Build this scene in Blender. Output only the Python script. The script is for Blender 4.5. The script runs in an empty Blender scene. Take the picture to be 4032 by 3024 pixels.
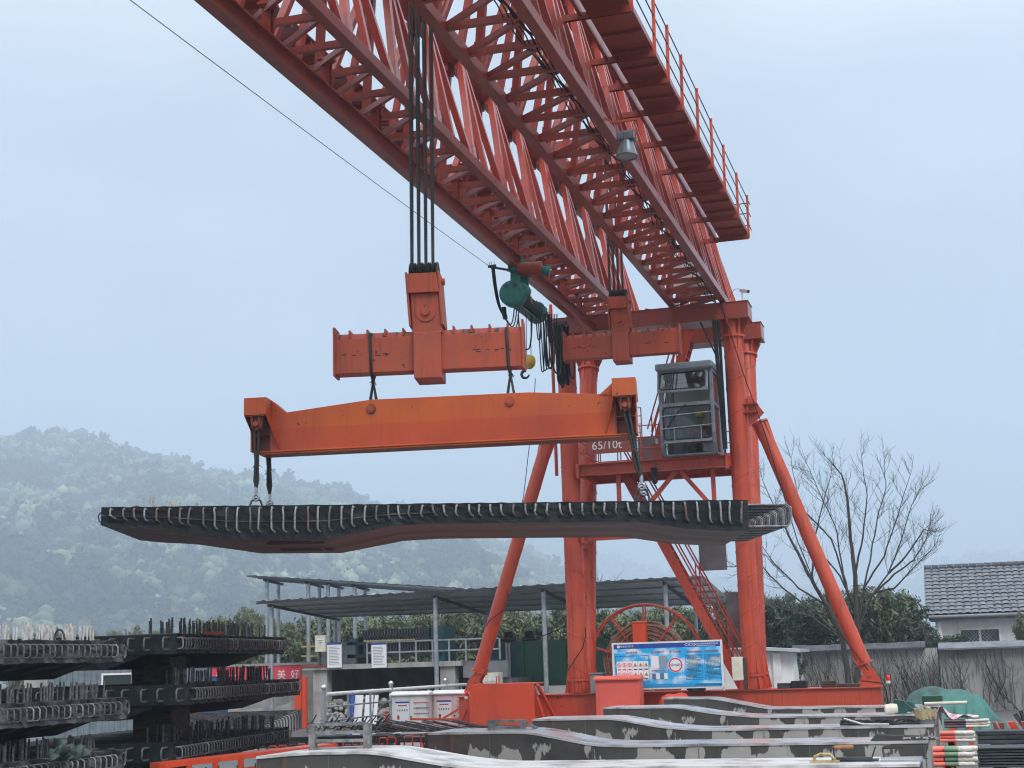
import bpy, bmesh, math, random
import numpy as np
from mathutils import Vector, Matrix
random.seed(7)
RNG = np.random.default_rng(11)
S = bpy.context.scene
COL = S.collection
# ---------------------------------------------------------------- camera
CAMR = Matrix(((0.9576698217939416, 0.081321694809413, 0.27614361187339653),
               (0.2863003563534161, -0.16905971268832942, -0.9431070562230178),
               (-0.030010304514738184, 0.9822451809497791, -0.18518581512596607)))
EYE = Vector((0, 0, 1.9))
cd = bpy.data.cameras.new('camera'); cam = bpy.data.objects.new('camera', cd); COL.objects.link(cam)
cam.matrix_world = Matrix.Translation(EYE) @ CAMR.to_4x4()
cd.lens = 52.0; cd.sensor_width = 36.0; cd.clip_start = 0.1; cd.clip_end = 9000
S.camera = cam

def P(px, py, **k):
    """point of the site seen at a spot of the survey picture, on the plane X=, Y= or Z="""
    r = CAMR @ Vector(((px - 2016) / 5824, -(py - 1512) / 5824, -1))
    (a, v), = k.items(); i = 'XYZ'.index(a)
    return EYE + r * ((v - EYE[i]) / r[i])

# ---------------------------------------------------------------- materials
def mat(name, col, rough=.6, metal=0., col2=None, scale=3., det=5., lo=.4, hi=.65, bump=0., bscale=None, stretch=(1, 1, 1), spec=.5, ramp=None, streak=0., col3=None, fade=0., col4=None, ior=1.5, coat=0.):
    m = bpy.data.materials.new(name); m.use_nodes = True
    nt = m.node_tree; N = nt.nodes; L = nt.links
    b = N['Principled BSDF']
    b.inputs['Roughness'].default_value = rough; b.inputs['Metallic'].default_value = metal
    b.inputs['Specular IOR Level'].default_value = spec
    b.inputs['Base Color'].default_value = (*col, 1); b.inputs['IOR'].default_value = ior; b.inputs['Coat Weight'].default_value = coat; b.inputs['Coat Roughness'].default_value = .22
    tc = N.new('ShaderNodeTexCoord'); mp = N.new('ShaderNodeMapping'); mp.inputs['Scale'].default_value = stretch
    L.new(tc.outputs['Object'], mp.inputs['Vector'])
    if col2 is not None:
        n = N.new('ShaderNodeTexNoise'); n.inputs['Scale'].default_value = scale; n.inputs['Detail'].default_value = det
        L.new(mp.outputs[0], n.inputs['Vector'])
        mr = N.new('ShaderNodeMapRange'); mr.inputs['From Min'].default_value = lo; mr.inputs['From Max'].default_value = hi
        L.new(n.outputs['Fac'], mr.inputs['Value'])
        mx = N.new('ShaderNodeMix'); mx.data_type = 'RGBA'
        mx.inputs['A'].default_value = (*col, 1); mx.inputs['B'].default_value = (*col2, 1)
        L.new(mr.outputs[0], mx.inputs['Factor'])
        out = mx.outputs['Result']
        if streak:
            ms = N.new('ShaderNodeMapping'); ms.inputs['Scale'].default_value = (9, 9, .7)
            L.new(tc.outputs['Object'], ms.inputs['Vector'])
            n2 = N.new('ShaderNodeTexNoise'); n2.inputs['Scale'].default_value = 1.6; n2.inputs['Detail'].default_value = 6
            L.new(ms.outputs[0], n2.inputs['Vector'])
            m2 = N.new('ShaderNodeMapRange'); m2.inputs['From Min'].default_value = .52; m2.inputs['From Max'].default_value = .75; m2.inputs['To Max'].default_value = streak
            L.new(n2.outputs['Fac'], m2.inputs['Value'])
            x2 = N.new('ShaderNodeMix'); x2.data_type = 'RGBA'
            x2.inputs['B'].default_value = (*(col3 or col2), 1)
            L.new(m2.outputs[0], x2.inputs['Factor']); L.new(out, x2.inputs['A']); out = x2.outputs['Result']
        if fade:
            n4 = N.new('ShaderNodeTexNoise'); n4.inputs['Scale'].default_value = .55; n4.inputs['Detail'].default_value = 9; n4.inputs['Roughness'].default_value = .62; L.new(mp.outputs[0], n4.inputs['Vector'])
            m4 = N.new('ShaderNodeMapRange'); m4.inputs['From Min'].default_value = .46; m4.inputs['From Max'].default_value = .66; m4.inputs['To Max'].default_value = fade; L.new(n4.outputs['Fac'], m4.inputs['Value'])
            x4 = N.new('ShaderNodeMix'); x4.data_type = 'RGBA'; x4.inputs['B'].default_value = (*col4, 1); L.new(m4.outputs[0], x4.inputs['Factor']); L.new(out, x4.inputs['A']); out = x4.outputs['Result']
            # small rust pocks
            n5 = N.new('ShaderNodeTexNoise'); n5.inputs['Scale'].default_value = 11; n5.inputs['Detail'].default_value = 3; L.new(mp.outputs[0], n5.inputs['Vector'])
            m5 = N.new('ShaderNodeMapRange'); m5.inputs['From Min'].default_value = .685; m5.inputs['From Max'].default_value = .72; m5.inputs['To Max'].default_value = .85; L.new(n5.outputs['Fac'], m5.inputs['Value'])
            x5 = N.new('ShaderNodeMix'); x5.data_type = 'RGBA'; x5.inputs['B'].default_value = (.07, .03, .025, 1); L.new(m5.outputs[0], x5.inputs['Factor']); L.new(out, x5.inputs['A']); out = x5.outputs['Result']
        L.new(out, b.inputs['Base Color'])
        rr = N.new('ShaderNodeMapRange'); rr.inputs['To Min'].default_value = max(0, rough - .1); rr.inputs['To Max'].default_value = min(1, rough + .15)
        L.new(n.outputs['Fac'], rr.inputs['Value']); L.new(rr.outputs[0], b.inputs['Roughness'])
    if bump:
        nb = N.new('ShaderNodeTexNoise'); nb.inputs['Scale'].default_value = bscale or scale * 4; nb.inputs['Detail'].default_value = 6
        L.new(mp.outputs[0], nb.inputs['Vector'])
        bp = N.new('ShaderNodeBump'); bp.inputs['Strength'].default_value = bump; bp.inputs['Distance'].default_value = .02
        L.new(nb.outputs['Fac'], bp.inputs['Height']); L.new(bp.outputs[0], b.inputs['Normal'])
    return m

RED = mat('red_lead_paint', (.53, .062, .023), .4, col2=(.40, .048, .024), scale=1.6, lo=.45, hi=.75, bump=.1, bscale=30, streak=.8, col3=(.16, .036, .026), fade=.4, col4=(.55, .125, .06))
ARMR = mat('worn_orange_red_paint', (.40, .062, .022), .42, col2=(.28, .045, .022), scale=2., lo=.45, hi=.72, bump=.1, bscale=28, streak=.7, col3=(.15, .032, .024), fade=.35, col4=(.44, .12, .06))
BRACE = mat('lattice_red_paint', (.38, .046, .030), .36, col2=(.27, .038, .028), scale=2., lo=.45, hi=.72, bump=.08, bscale=30, streak=.4, col3=(.15, .03, .025), fade=.4, col4=(.44, .115, .085), coat=.2)
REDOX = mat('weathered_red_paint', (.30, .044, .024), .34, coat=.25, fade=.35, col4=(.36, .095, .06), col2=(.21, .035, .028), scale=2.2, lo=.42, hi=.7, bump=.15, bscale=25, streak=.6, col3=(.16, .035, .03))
BRIGHT = mat('fresh_red_paint', (.66, .066, .018), .38, fade=.3, col4=(.55, .13, .07), col2=(.50, .05, .02), scale=1.2, lo=.45, hi=.75, bump=.06, bscale=25, streak=.35, col3=(.35, .05, .03))
ORANGE = mat('orange_paint', (.52, .095, .012), .4, fade=.25, col4=(.55, .16, .05), col2=(.40, .055, .014), scale=1.1, lo=.42, hi=.68, bump=.06, bscale=25, streak=.4, col3=(.25, .05, .02))
CORAL = mat('coral_paint', (.78, .13, .09), .4, col2=(.70, .11, .08), scale=1.5)
RUSTSHADE = mat('rust_and_pin_shadow', (.30, .075, .05), .75, col2=(.045, .035, .035), scale=5, lo=.45, hi=.6, bump=.3, bscale=30)
ROPE = mat('greased_wire_rope', (.018, .02, .022), .5, col2=(.05, .055, .055), scale=60, lo=.4, hi=.6, bump=.6, bscale=120, metal=.3)
BLACK = mat('black_rubber', (.012, .014, .018), .6, spec=.25, col2=(.02, .022, .026), scale=8)
FRAY = mat('frayed_hemp', (.16, .105, .05), .9, col2=(.07, .05, .03), scale=30)
GALV = mat('galvanised_steel', (.42, .46, .50), .38, .55, col2=(.30, .33, .36), scale=6, bump=.05)
STAIN = mat('stainless_steel', (.75, .77, .80), .2, .9, col2=(.6, .62, .65), scale=4)
REBAR = mat('steel_rebar', (.40, .41, .42), .5, .5, col2=(.22, .23, .25), scale=25, bump=.8, bscale=90)
REBARM = mat('weathered_rebar', (.19, .19, .195), .55, .3, col2=(.10, .10, .105), scale=25, bump=.8, bscale=90)
WBAR = mat('whitish_weathered_bar', (.62, .62, .61), .6, 0, col2=(.35, .34, .33), scale=14, bump=.6, bscale=90)
RUSTB = mat('rusty_bar', (.17, .10, .075), .7, .2, col2=(.26, .24, .23), scale=18, bump=.7, bscale=90)
REBARD = mat('dark_rebar', (.085, .085, .09), .55, .4, col2=(.03, .03, .035), scale=20, bump=.7, bscale=90)
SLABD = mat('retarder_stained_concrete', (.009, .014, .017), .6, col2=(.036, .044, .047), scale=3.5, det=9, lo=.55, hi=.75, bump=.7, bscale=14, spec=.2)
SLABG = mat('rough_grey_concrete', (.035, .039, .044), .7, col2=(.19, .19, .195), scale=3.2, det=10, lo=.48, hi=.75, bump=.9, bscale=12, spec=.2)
SLABB = mat('form_oiled_concrete', (.125, .095, .086), .55, col2=(.06, .048, .046), scale=1.6, det=6, lo=.42, hi=.7, bump=.1, bscale=20, stretch=(.35, 1.6, 1))
CONC = mat('pale_concrete', (.42, .42, .40), .8, col2=(.26, .26, .25), scale=1.2, det=8, bump=.3, bscale=12, streak=.5, col3=(.12, .12, .115))
CONCD = mat('damp_concrete', (.12, .125, .125), .75, col2=(.06, .065, .068), scale=1.4, det=8, bump=.35, bscale=12)
YARD = mat('wet_yard_concrete', (.095, .095, .094), .45, col2=(.07, .07, .07), scale=.35, det=9, bump=.2, bscale=6)
WHITEP = mat('white_paint', (.80, .80, .79), .4, col2=(.68, .68, .66), scale=3, streak=.25, col3=(.4, .38, .34))
PINKP = mat('pinkish_white_paint', (.80, .58, .55), .4, col2=(.70, .50, .48), scale=3)
CREAM = mat('cream_plastic', (.72, .70, .60), .45, col2=(.6, .57, .46), scale=6)
GREYP = mat('grey_blue_paint', (.19, .235, .27), .35, col2=(.13, .165, .19), scale=4, bump=.04, streak=.3, col3=(.32, .35, .37))
GREYM = mat('mid_grey_paint', (.22, .23, .25), .45, col2=(.16, .17, .19), scale=4)
GREEN = mat('green_tank_paint', (.012, .16, .085), .4, col2=(.008, .115, .065), scale=1.0, streak=.4, col3=(.02, .06, .05))
TEAL = mat('teal_paint', (.012, .17, .20), .4, col2=(.008, .12, .15), scale=1.0, streak=.3)
HOIST = mat('hoist_green_paint', (.008, .165, .145), .38, col2=(.012, .11, .10), scale=6, lo=.5, hi=.7, streak=.3, col3=(.02, .03, .03))
YELLOW = mat('yellow_paint', (.55, .36, .03), .45, col2=(.30, .17, .02), scale=6, lo=.45, hi=.62)
YELR = mat('faded_yellow_paint', (.42, .33, .09), .55, col2=(.25, .2, .1), scale=6)
BLUE = mat('blue_plastic', (.01, .09, .22), .4, col2=(.01, .05, .14), scale=3)
BANNER = mat('red_banner_cloth', (.78, .05, .085), .7, col2=(.68, .04, .07), scale=2)
WHITEL = mat('white_lettering', (.85, .85, .86), .6)
PAPER = mat('white_paper', (.78, .80, .83), .6)
BLUEH = mat('navy_header', (.012, .05, .30), .4, col2=(.02, .09, .40), scale=30, stretch=(1, 1, 1))
INK = mat('dark_ink', (.02, .05, .10), .6)
REDINK = mat('red_ink', (.42, .03, .05), .6)
REDSIGN = mat('sign_red', (.62, .03, .05), .45)
SIGNY = mat('sign_yellow', (.75, .55, .03), .5)
REDLAMP = mat('red_lamp_plastic', (.75, .01, .012), .2)
CABLEB = mat('brown_flat_cable', (.36, .20, .14), .6, col2=(.22, .12, .08), scale=12)
WOOD = mat('timber_block', (.075, .05, .035), .8, col2=(.03, .022, .018), scale=5, stretch=(1, 6, 6), bump=.3)
WOODL = mat('tool_handle_wood', (.40, .19, .08), .55, col2=(.28, .12, .05), scale=12)
ROOFM = mat('corrugated_sheet', (.52, .56, .59), .4, .1, col2=(.40, .44, .47), scale=1.5)
TILE = mat('grey_roof_tile', (.155, .175, .205), .38, col2=(.10, .115, .14), scale=3)
TILED = mat('dark_coping_tile', (.07, .08, .095), .6, col2=(.035, .04, .05), scale=4, bump=.3)
HOUSEW = mat('house_whitewash', (.80, .81, .82), .8, col2=(.60, .62, .64), scale=1.1, det=8, streak=.35, col3=(.35, .36, .37))
BARK = mat('bark', (.055, .048, .042), .85, col2=(.025, .022, .022), scale=8, stretch=(1, 1, .3), bump=.5)
SOIL = mat('brown_soil', (.13, .075, .04), .9, col2=(.08, .05, .03), scale=2)
SKIN = mat('skin', (.36, .20, .14), .6)
CLOTHR = mat('red_work_jacket', (.34, .05, .045), .8, col2=(.09, .018, .02), scale=12)
CLOTHB = mat('navy_apron', (.02, .03, .05), .8)
HELM = mat('yellow_helmet', (.72, .48, .03), .3)
PURPLE = mat('mauve_plastic', (.14, .10, .12), .5, col2=(.10, .07, .09), scale=5)
PINKC = mat('pink_cloth', (.45, .22, .30), .8, col2=(.70, .62, .68), scale=5)
RODR = mat('coral_sleeve', (.85, .20, .15), .45, col2=(.72, .15, .11), scale=6)
RODG = mat('sage_sleeve', (.18, .30, .20), .5, col2=(.13, .23, .15), scale=6)
TAPE = mat('white_tape_wrap', (.70, .69, .64), .6, col2=(.55, .53, .47), scale=14, bump=.6, bscale=40)
STEELD = mat('dark_steel_stock', (.035, .042, .05), .5, .4, col2=(.07, .08, .09), scale=4, stretch=(1, 6, 6))
NET = mat('green_mesh_sheet', (.006, .05, .038), .5, col2=(.03, .17, .145), scale=1.3, lo=.4, hi=.62, bump=1., bscale=2.2, stretch=(2.2, 1, .5))
OLIVE = mat('grey_green_sack', (.05, .085, .075), .7, col2=(.03, .05, .045), scale=8, bump=.3)
SACK = mat('orange_tarpaulin', (.72, .075, .02), .45, col2=(.55, .05, .02), scale=3, bump=.25, bscale=6)
MORTAR = mat('dried_mortar', (.48, .40, .22), .9, col2=(.32, .26, .14), scale=18, bump=.6)
FOLI = [mat('bamboo_leaf', (.14, .18, .095), .5, col2=(.065, .10, .05), scale=.7),
        mat('dark_evergreen_leaf', (.04, .068, .04), .55, col2=(.025, .045, .03), scale=.7),
        mat('olive_leaf', (.15, .175, .095), .5, col2=(.07, .095, .05), scale=.7)]
ROCK = mat('broken_stone', (.36, .35, .33), .85, col2=(.20, .20, .19), scale=3, bump=.4)
HALO = mat('grey_reflector', (.16, .21, .24), .3, .4, col2=(.11, .15, .17), scale=5)

def glass(name, tint=(.8, .9, .9), mixf=.75):
    m = bpy.data.materials.new(name); m.use_nodes = True; nt = m.node_tree; N = nt.nodes; L = nt.links
    N.remove(N['Principled BSDF'])
    t = N.new('ShaderNodeBsdfTransparent'); t.inputs[0].default_value = (*tint, 1)
    g = N.new('ShaderNodeBsdfGlossy'); g.inputs['Roughness'].default_value = .03; g.inputs['Color'].default_value = (.8, .85, .9, 1)
    fr = N.new('ShaderNodeFresnel'); fr.inputs[0].default_value = 1.7
    x = N.new('ShaderNodeMixShader'); L.new(fr.outputs[0], x.inputs[0]); L.new(t.outputs[0], x.inputs[1]); L.new(g.outputs[0], x.inputs[2])
    L.new(x.outputs[0], N['Material Output'].inputs[0]); return m
GLASS = glass('window_glass', (.55, .66, .68))
GLASSD = mat('dark_glass', (.02, .03, .035), .06)

def bedside():
    """cast concrete: dark wet skin with hard-edged pale dry patches, pour seams"""
    m = mat('casting_bed_side', (.075, .073, .068), .6, col2=(.038, .038, .038), scale=2, det=8, bump=.25, bscale=14)
    nt = m.node_tree; N = nt.nodes; L = nt.links; b = N['Principled BSDF']
    src = b.inputs['Base Color'].links[0].from_socket
    tc = N.new('ShaderNodeTexCoord'); sx = N.new('ShaderNodeSeparateXYZ'); L.new(tc.outputs['Object'], sx.inputs[0])
    mp = N.new('ShaderNodeMapping'); mp.inputs['Scale'].default_value = (2.0, 1, .8); L.new(tc.outputs['Object'], mp.inputs[0])
    n = N.new('ShaderNodeTexNoise'); n.inputs['Scale'].default_value = 1.35; n.inputs['Detail'].default_value = 4.; n.inputs['Roughness'].default_value = .55; L.new(mp.outputs[0], n.inputs[0])
    a = N.new('ShaderNodeMath'); a.operation = 'MULTIPLY_ADD'; L.new(sx.outputs['Z'], a.inputs[0]); a.inputs[1].default_value = -.42; L.new(n.outputs['Fac'], a.inputs[2])
    r = N.new('ShaderNodeMapRange'); r.inputs['From Min'].default_value = .232; r.inputs['From Max'].default_value = .25; L.new(a.outputs[0], r.inputs[0])
    n3 = N.new('ShaderNodeTexNoise'); n3.inputs['Scale'].default_value = 5; n3.inputs['Detail'].default_value = 8; L.new(tc.outputs['Object'], n3.inputs[0])
    pc = N.new('ShaderNodeMix'); pc.data_type = 'RGBA'; pc.inputs['A'].default_value = (.30, .295, .28, 1); pc.inputs['B'].default_value = (.46, .45, .43, 1); L.new(n3.outputs['Fac'], pc.inputs['Factor'])
    x = N.new('ShaderNodeMix'); x.data_type = 'RGBA'; L.new(r.outputs[0], x.inputs['Factor']); L.new(src, x.inputs['A']); L.new(pc.outputs['Result'], x.inputs['B'])
    # rust runs
    mp2 = N.new('ShaderNodeMapping'); mp2.inputs['Scale'].default_value = (3.5, 1, .25); L.new(tc.outputs['Object'], mp2.inputs[0])
    n2 = N.new('ShaderNodeTexNoise'); n2.inputs['Scale'].default_value = 1.3; n2.inputs['Detail'].default_value = 3; L.new(mp2.outputs[0], n2.inputs[0])
    r2 = N.new('ShaderNodeMapRange'); r2.inputs['From Min'].default_value = .66; r2.inputs['From Max'].default_value = .76; r2.inputs['To Max'].default_value = .55; L.new(n2.outputs['Fac'], r2.inputs[0])
    y = N.new('ShaderNodeMix'); y.data_type = 'RGBA'; L.new(r2.outputs[0], y.inputs['Factor']); L.new(x.outputs['Result'], y.inputs['A']); y.inputs['B'].default_value = (.16, .095, .04, 1)
    L.new(y.outputs['Result'], b.inputs['Base Color'])
    return m
BEDS = bedside()
BEDT = mat('wet_steel_skin', (.64, .65, .67), .2, .2, col2=(.26, .25, .25), scale=2.2, det=9, lo=.47, hi=.66, bump=.05, bscale=6, streak=0)
BEDG = mat('dry_cement_skin', (.68, .68, .68), .35, 0., col2=(.30, .30, .30), scale=3, det=10, lo=.45, hi=.68, bump=.08, bscale=10)

# ---------------------------------------------------------------- object helpers
ORG = {}
def org(o):
    return ORG.get(o.name, Vector((0, 0, 0)))
def tag(o, label, cat, group=None, kind=None):
    if label: o['label'] = label
    if cat: o['category'] = cat
    if group: o['group'] = group
    if kind: o['kind'] = kind
    return o
def thing(name, label, cat, loc=(0, 0, 0), group=None, local=False):
    o = bpy.data.objects.new(name, None); COL.objects.link(o); o.location = loc; o.empty_display_size = .2
    ORG[o.name] = Vector((0, 0, 0)) if local else Vector(loc)
    return tag(o, label, cat, group)
def _frame(d, up=Vector((0, 0, 1))):
    d = d.normalized()
    if abs(d.dot(up)) > .98: up = Vector((0, 1, 0))
    s = d.cross(up).normalized(); u = s.cross(d).normalized()
    return d, s, u
class MB:
    def __init__(self): self.v = []; self.f = []; self.m = []
    def add(self, vs, fs, mi=0):
        n = len(self.v); self.v += [tuple(x) for x in vs]
        self.f += [tuple(i + n for i in f) for f in fs]; self.m += [mi] * len(fs); return self
    def box(self, a, b, mi=0):
        (x0, y0, z0), (x1, y1, z1) = a, b
        x0, x1 = min(x0, x1), max(x0, x1); y0, y1 = min(y0, y1), max(y0, y1); z0, z1 = min(z0, z1), max(z0, z1)
        return self.add([(x0, y0, z0), (x1, y0, z0), (x1, y1, z0), (x0, y1, z0), (x0, y0, z1), (x1, y0, z1), (x1, y1, z1), (x0, y1, z1)],
                        [(0, 3, 2, 1), (4, 5, 6, 7), (0, 1, 5, 4), (1, 2, 6, 5), (2, 3, 7, 6), (3, 0, 4, 7)], mi)
    def cbox(self, c, s, mi=0):
        return self.box([c[i] - s[i] / 2 for i in range(3)], [c[i] + s[i] / 2 for i in range(3)], mi)
    def beam(self, p, q, w, h, up=Vector((0, 0, 1)), mi=0, taper=1.):
        p, q = Vector(p), Vector(q); d, s, u = _frame(q - p, Vector(up))
        vs = []
        for c, k in ((p, 1), (q, taper)):
            for a, b in ((-1, -1), (1, -1), (1, 1), (-1, 1)): vs.append(c + s * (a * w * k / 2) + u * (b * h * k / 2))
        return self.add(vs, [(3, 2, 1, 0), (4, 5, 6, 7), (0, 1, 5, 4), (1, 2, 6, 5), (2, 3, 7, 6), (3, 0, 4, 7)], mi)
    def chan(self, p, q, w, h, t=.012, up=Vector((0, 0, 1)), mi=0):
        """channel section: web facing +u, two flanges"""
        p, q = Vector(p), Vector(q); d, s, u = _frame(q - p, Vector(up))
        self.beam(p + u * (h / 2 - t / 2), q + u * (h / 2 - t / 2), w, t, up, mi)
        for k in (-1, 1):
            o = s * (k * (w - t) / 2) - u * (t / 2)
            self.beam(p + o, q + o, t, h - t, up, mi)
        return self
    def ibeam(self, p, q, w, h, tw=.02, tf=.025, up=Vector((0, 0, 1)), mi=0):
        p, q = Vector(p), Vector(q); d, s, u = _frame(q - p, Vector(up))
        for k in (-1, 1): self.beam(p + u * (k * (h - tf) / 2), q + u * (k * (h - tf) / 2), w, tf, up, mi)
        return self.beam(p, q, tw, h - 2 * tf, up, mi)
    def tube(self, pts, r, n=8, closed=False, mi=0, r2=None):
        pts = [Vector(p) for p in pts]; N = len(pts); vs = []; fs = []; ps = None
        for i, p in enumerate(pts):
            a = pts[(i - 1) % N] if (closed or i > 0) else p; b = pts[(i + 1) % N] if (closed or i < N - 1) else p
            d = (b - a)
            if d.length < 1e-9: d = Vector((0, 0, 1))
            d.normalize()
            if ps is None: _, s, u = _frame(d)
            else:
                s = (ps - d * ps.dot(d))
                if s.length < 1e-6: _, s, u = _frame(d)
                s.normalize(); u = s.cross(d)
            ps = s
            rr = r if r2 is None else r + (r2 - r) * i / max(1, N - 1)
            for k in range(n):
                t = 2 * math.pi * k / n; vs.append(p + s * (rr * math.cos(t)) + u * (rr * math.sin(t)))
        for i in range(N if closed else N - 1):
            j = (i + 1) % N
            for k in range(n): fs.append((i * n + k, i * n + (k + 1) % n, j * n + (k + 1) % n, j * n + k))
        if not closed: fs += [tuple(range(n - 1, -1, -1)), tuple(range((N - 1) * n, N * n))]
        return self.add(vs, fs, mi)
    def cyl(self, p, q, r, n=16, r2=None, mi=0): return self.tube([p, q], r, n, mi=mi, r2=r2)
    def lathe(self, prof, c, axis=(0, 0, 1), n=20, mi=0):
        c = Vector(c); d, s, u = _frame(Vector(axis)); vs = []; fs = []
        for r, h in prof:
            for k in range(n):
                t = 2 * math.pi * k / n; vs.append(c + d * h + s * (r * math.cos(t)) + u * (r * math.sin(t)))
        for i in range(len(prof) - 1):
            for k in range(n): fs.append((i * n + k, i * n + (k + 1) % n, (i + 1) * n + (k + 1) % n, (i + 1) * n + k))
        fs += [tuple(range(n - 1, -1, -1)), tuple(range((len(prof) - 1) * n, len(prof) * n))]
        return self.add(vs, fs, mi)
    def prism(self, poly, vec, mi=0):
        poly = [Vector(p) for p in poly]; vec = Vector(vec); n = len(poly)
        vs = poly + [p + vec for p in poly]
        return self.add(vs, [tuple(range(n - 1, -1, -1)), tuple(range(n, 2 * n))] + [(i, (i + 1) % n, n + (i + 1) % n, n + i) for i in range(n)], mi)
    def quad(self, a, b, c, d, mi=0): return self.add([a, b, c, d], [(0, 1, 2, 3)], mi)
    def build(self, name, mats, parent=None, smooth=None, bevel=0., label=None, cat=None, group=None, kind=None, origin=None):
        if not isinstance(mats, (list, tuple)): mats = [mats]
        me = bpy.data.meshes.new(name)
        o = bpy.data.objects.new(name, me); COL.objects.link(o)
        g = org(parent) if parent is not None else Vector(origin if origin is not None else (0, 0, 0))
        ORG[o.name] = g
        me.from_pydata([(x - g.x, y - g.y, z - g.z) for x, y, z in self.v], [], self.f)
        for m in mats: me.materials.append(m)
        if any(self.m): me.polygons.foreach_set('material_index', self.m)
        bm = bmesh.new(); bm.from_mesh(me); bmesh.ops.recalc_face_normals(bm, faces=bm.faces); bm.to_mesh(me); bm.free()
        if smooth is not None:
            me.polygons.foreach_set('use_smooth', [True] * len(me.polygons)); me.set_sharp_from_angle(angle=math.radians(smooth))
        if parent is not None: o.parent = parent
        elif origin is not None: o.location = g
        if bevel:
            b = o.modifiers.new('edge', 'BEVEL'); b.width = bevel; b.segments = 2; b.limit_method = 'ANGLE'; b.angle_limit = math.radians(40)
        return tag(o, label, cat, group, kind)
def dup(o, parent=None):
    c = o.copy(); COL.objects.link(c); ORG[c.name] = org(o)
    if parent is not None: c.parent = parent
    for ch in list(o.children): dup(ch, c)
    return c
def text(s, size, m, parent, M4, name='lettering', depth=.002, align='CENTER', sx=1., label=None):
    cu = bpy.data.curves.new(name, 'FONT'); cu.body = s; cu.size = size; cu.extrude = depth; cu.align_x = align; cu.align_y = 'CENTER'; cu.resolution_u = 3
    t = bpy.data.objects.new(name + '_tmp', cu); COL.objects.link(t)
    dg = bpy.context.evaluated_depsgraph_get(); me = bpy.data.meshes.new_from_object(t.evaluated_get(dg))
    bpy.data.objects.remove(t); bpy.data.curves.remove(cu)
    me.name = name
    M4 = Matrix.Translation(-org(parent)) @ M4 @ Matrix.Diagonal((sx, 1, 1, 1))
    me.transform(M4); me.materials.clear(); me.materials.append(m)
    o = bpy.data.objects.new(name, me); COL.objects.link(o); o.parent = parent; ORG[o.name] = org(parent)
    if label: o['label'] = label
    return o
# text plane facing -Y (towards the camera side), reading along +X
FACE = Matrix(((1, 0, 0), (0, 0, -1), (0, 1, 0))).to_4x4()
def at4(x, y, z, R=FACE): return Matrix.Translation((x, y, z)) @ R
def sag(a, b, d, n=12):
    a, b = Vector(a), Vector(b)
    return [a.lerp(b, i / n) - Vector((0, 0, d * 4 * (i / n) * (1 - i / n))) for i in range(n + 1)]
def arc(c, r, a0, a1, ax, ay, n=16):
    c, ax, ay = Vector(c), Vector(ax), Vector(ay)
    return [c + ax * (r * math.cos(a0 + (a1 - a0) * i / n)) + ay * (r * math.sin(a0 + (a1 - a0) * i / n)) for i in range(n + 1)]
def nmesh(name, V, F, mats, mi=None, col=None):
    me = bpy.data.meshes.new(name); V = np.asarray(V, np.float32); F = np.asarray(F, np.int32); k = F.shape[1]
    me.vertices.add(len(V)); me.vertices.foreach_set('co', V.ravel())
    me.loops.add(F.size); me.loops.foreach_set('vertex_index', F.ravel())
    me.polygons.add(len(F)); me.polygons.foreach_set('loop_start', np.arange(0, F.size, k)); me.polygons.foreach_set('loop_total', np.full(len(F), k))
    for m in mats: me.materials.append(m)
    if mi is not None: me.polygons.foreach_set('material_index', np.asarray(mi, np.int32))
    me.update(); me.validate()
    if col is not None:
        a = me.color_attributes.new('tint', 'FLOAT_COLOR', 'POINT'); a.data.foreach_set('color', np.asarray(col, np.float32).ravel())
    return me
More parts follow.
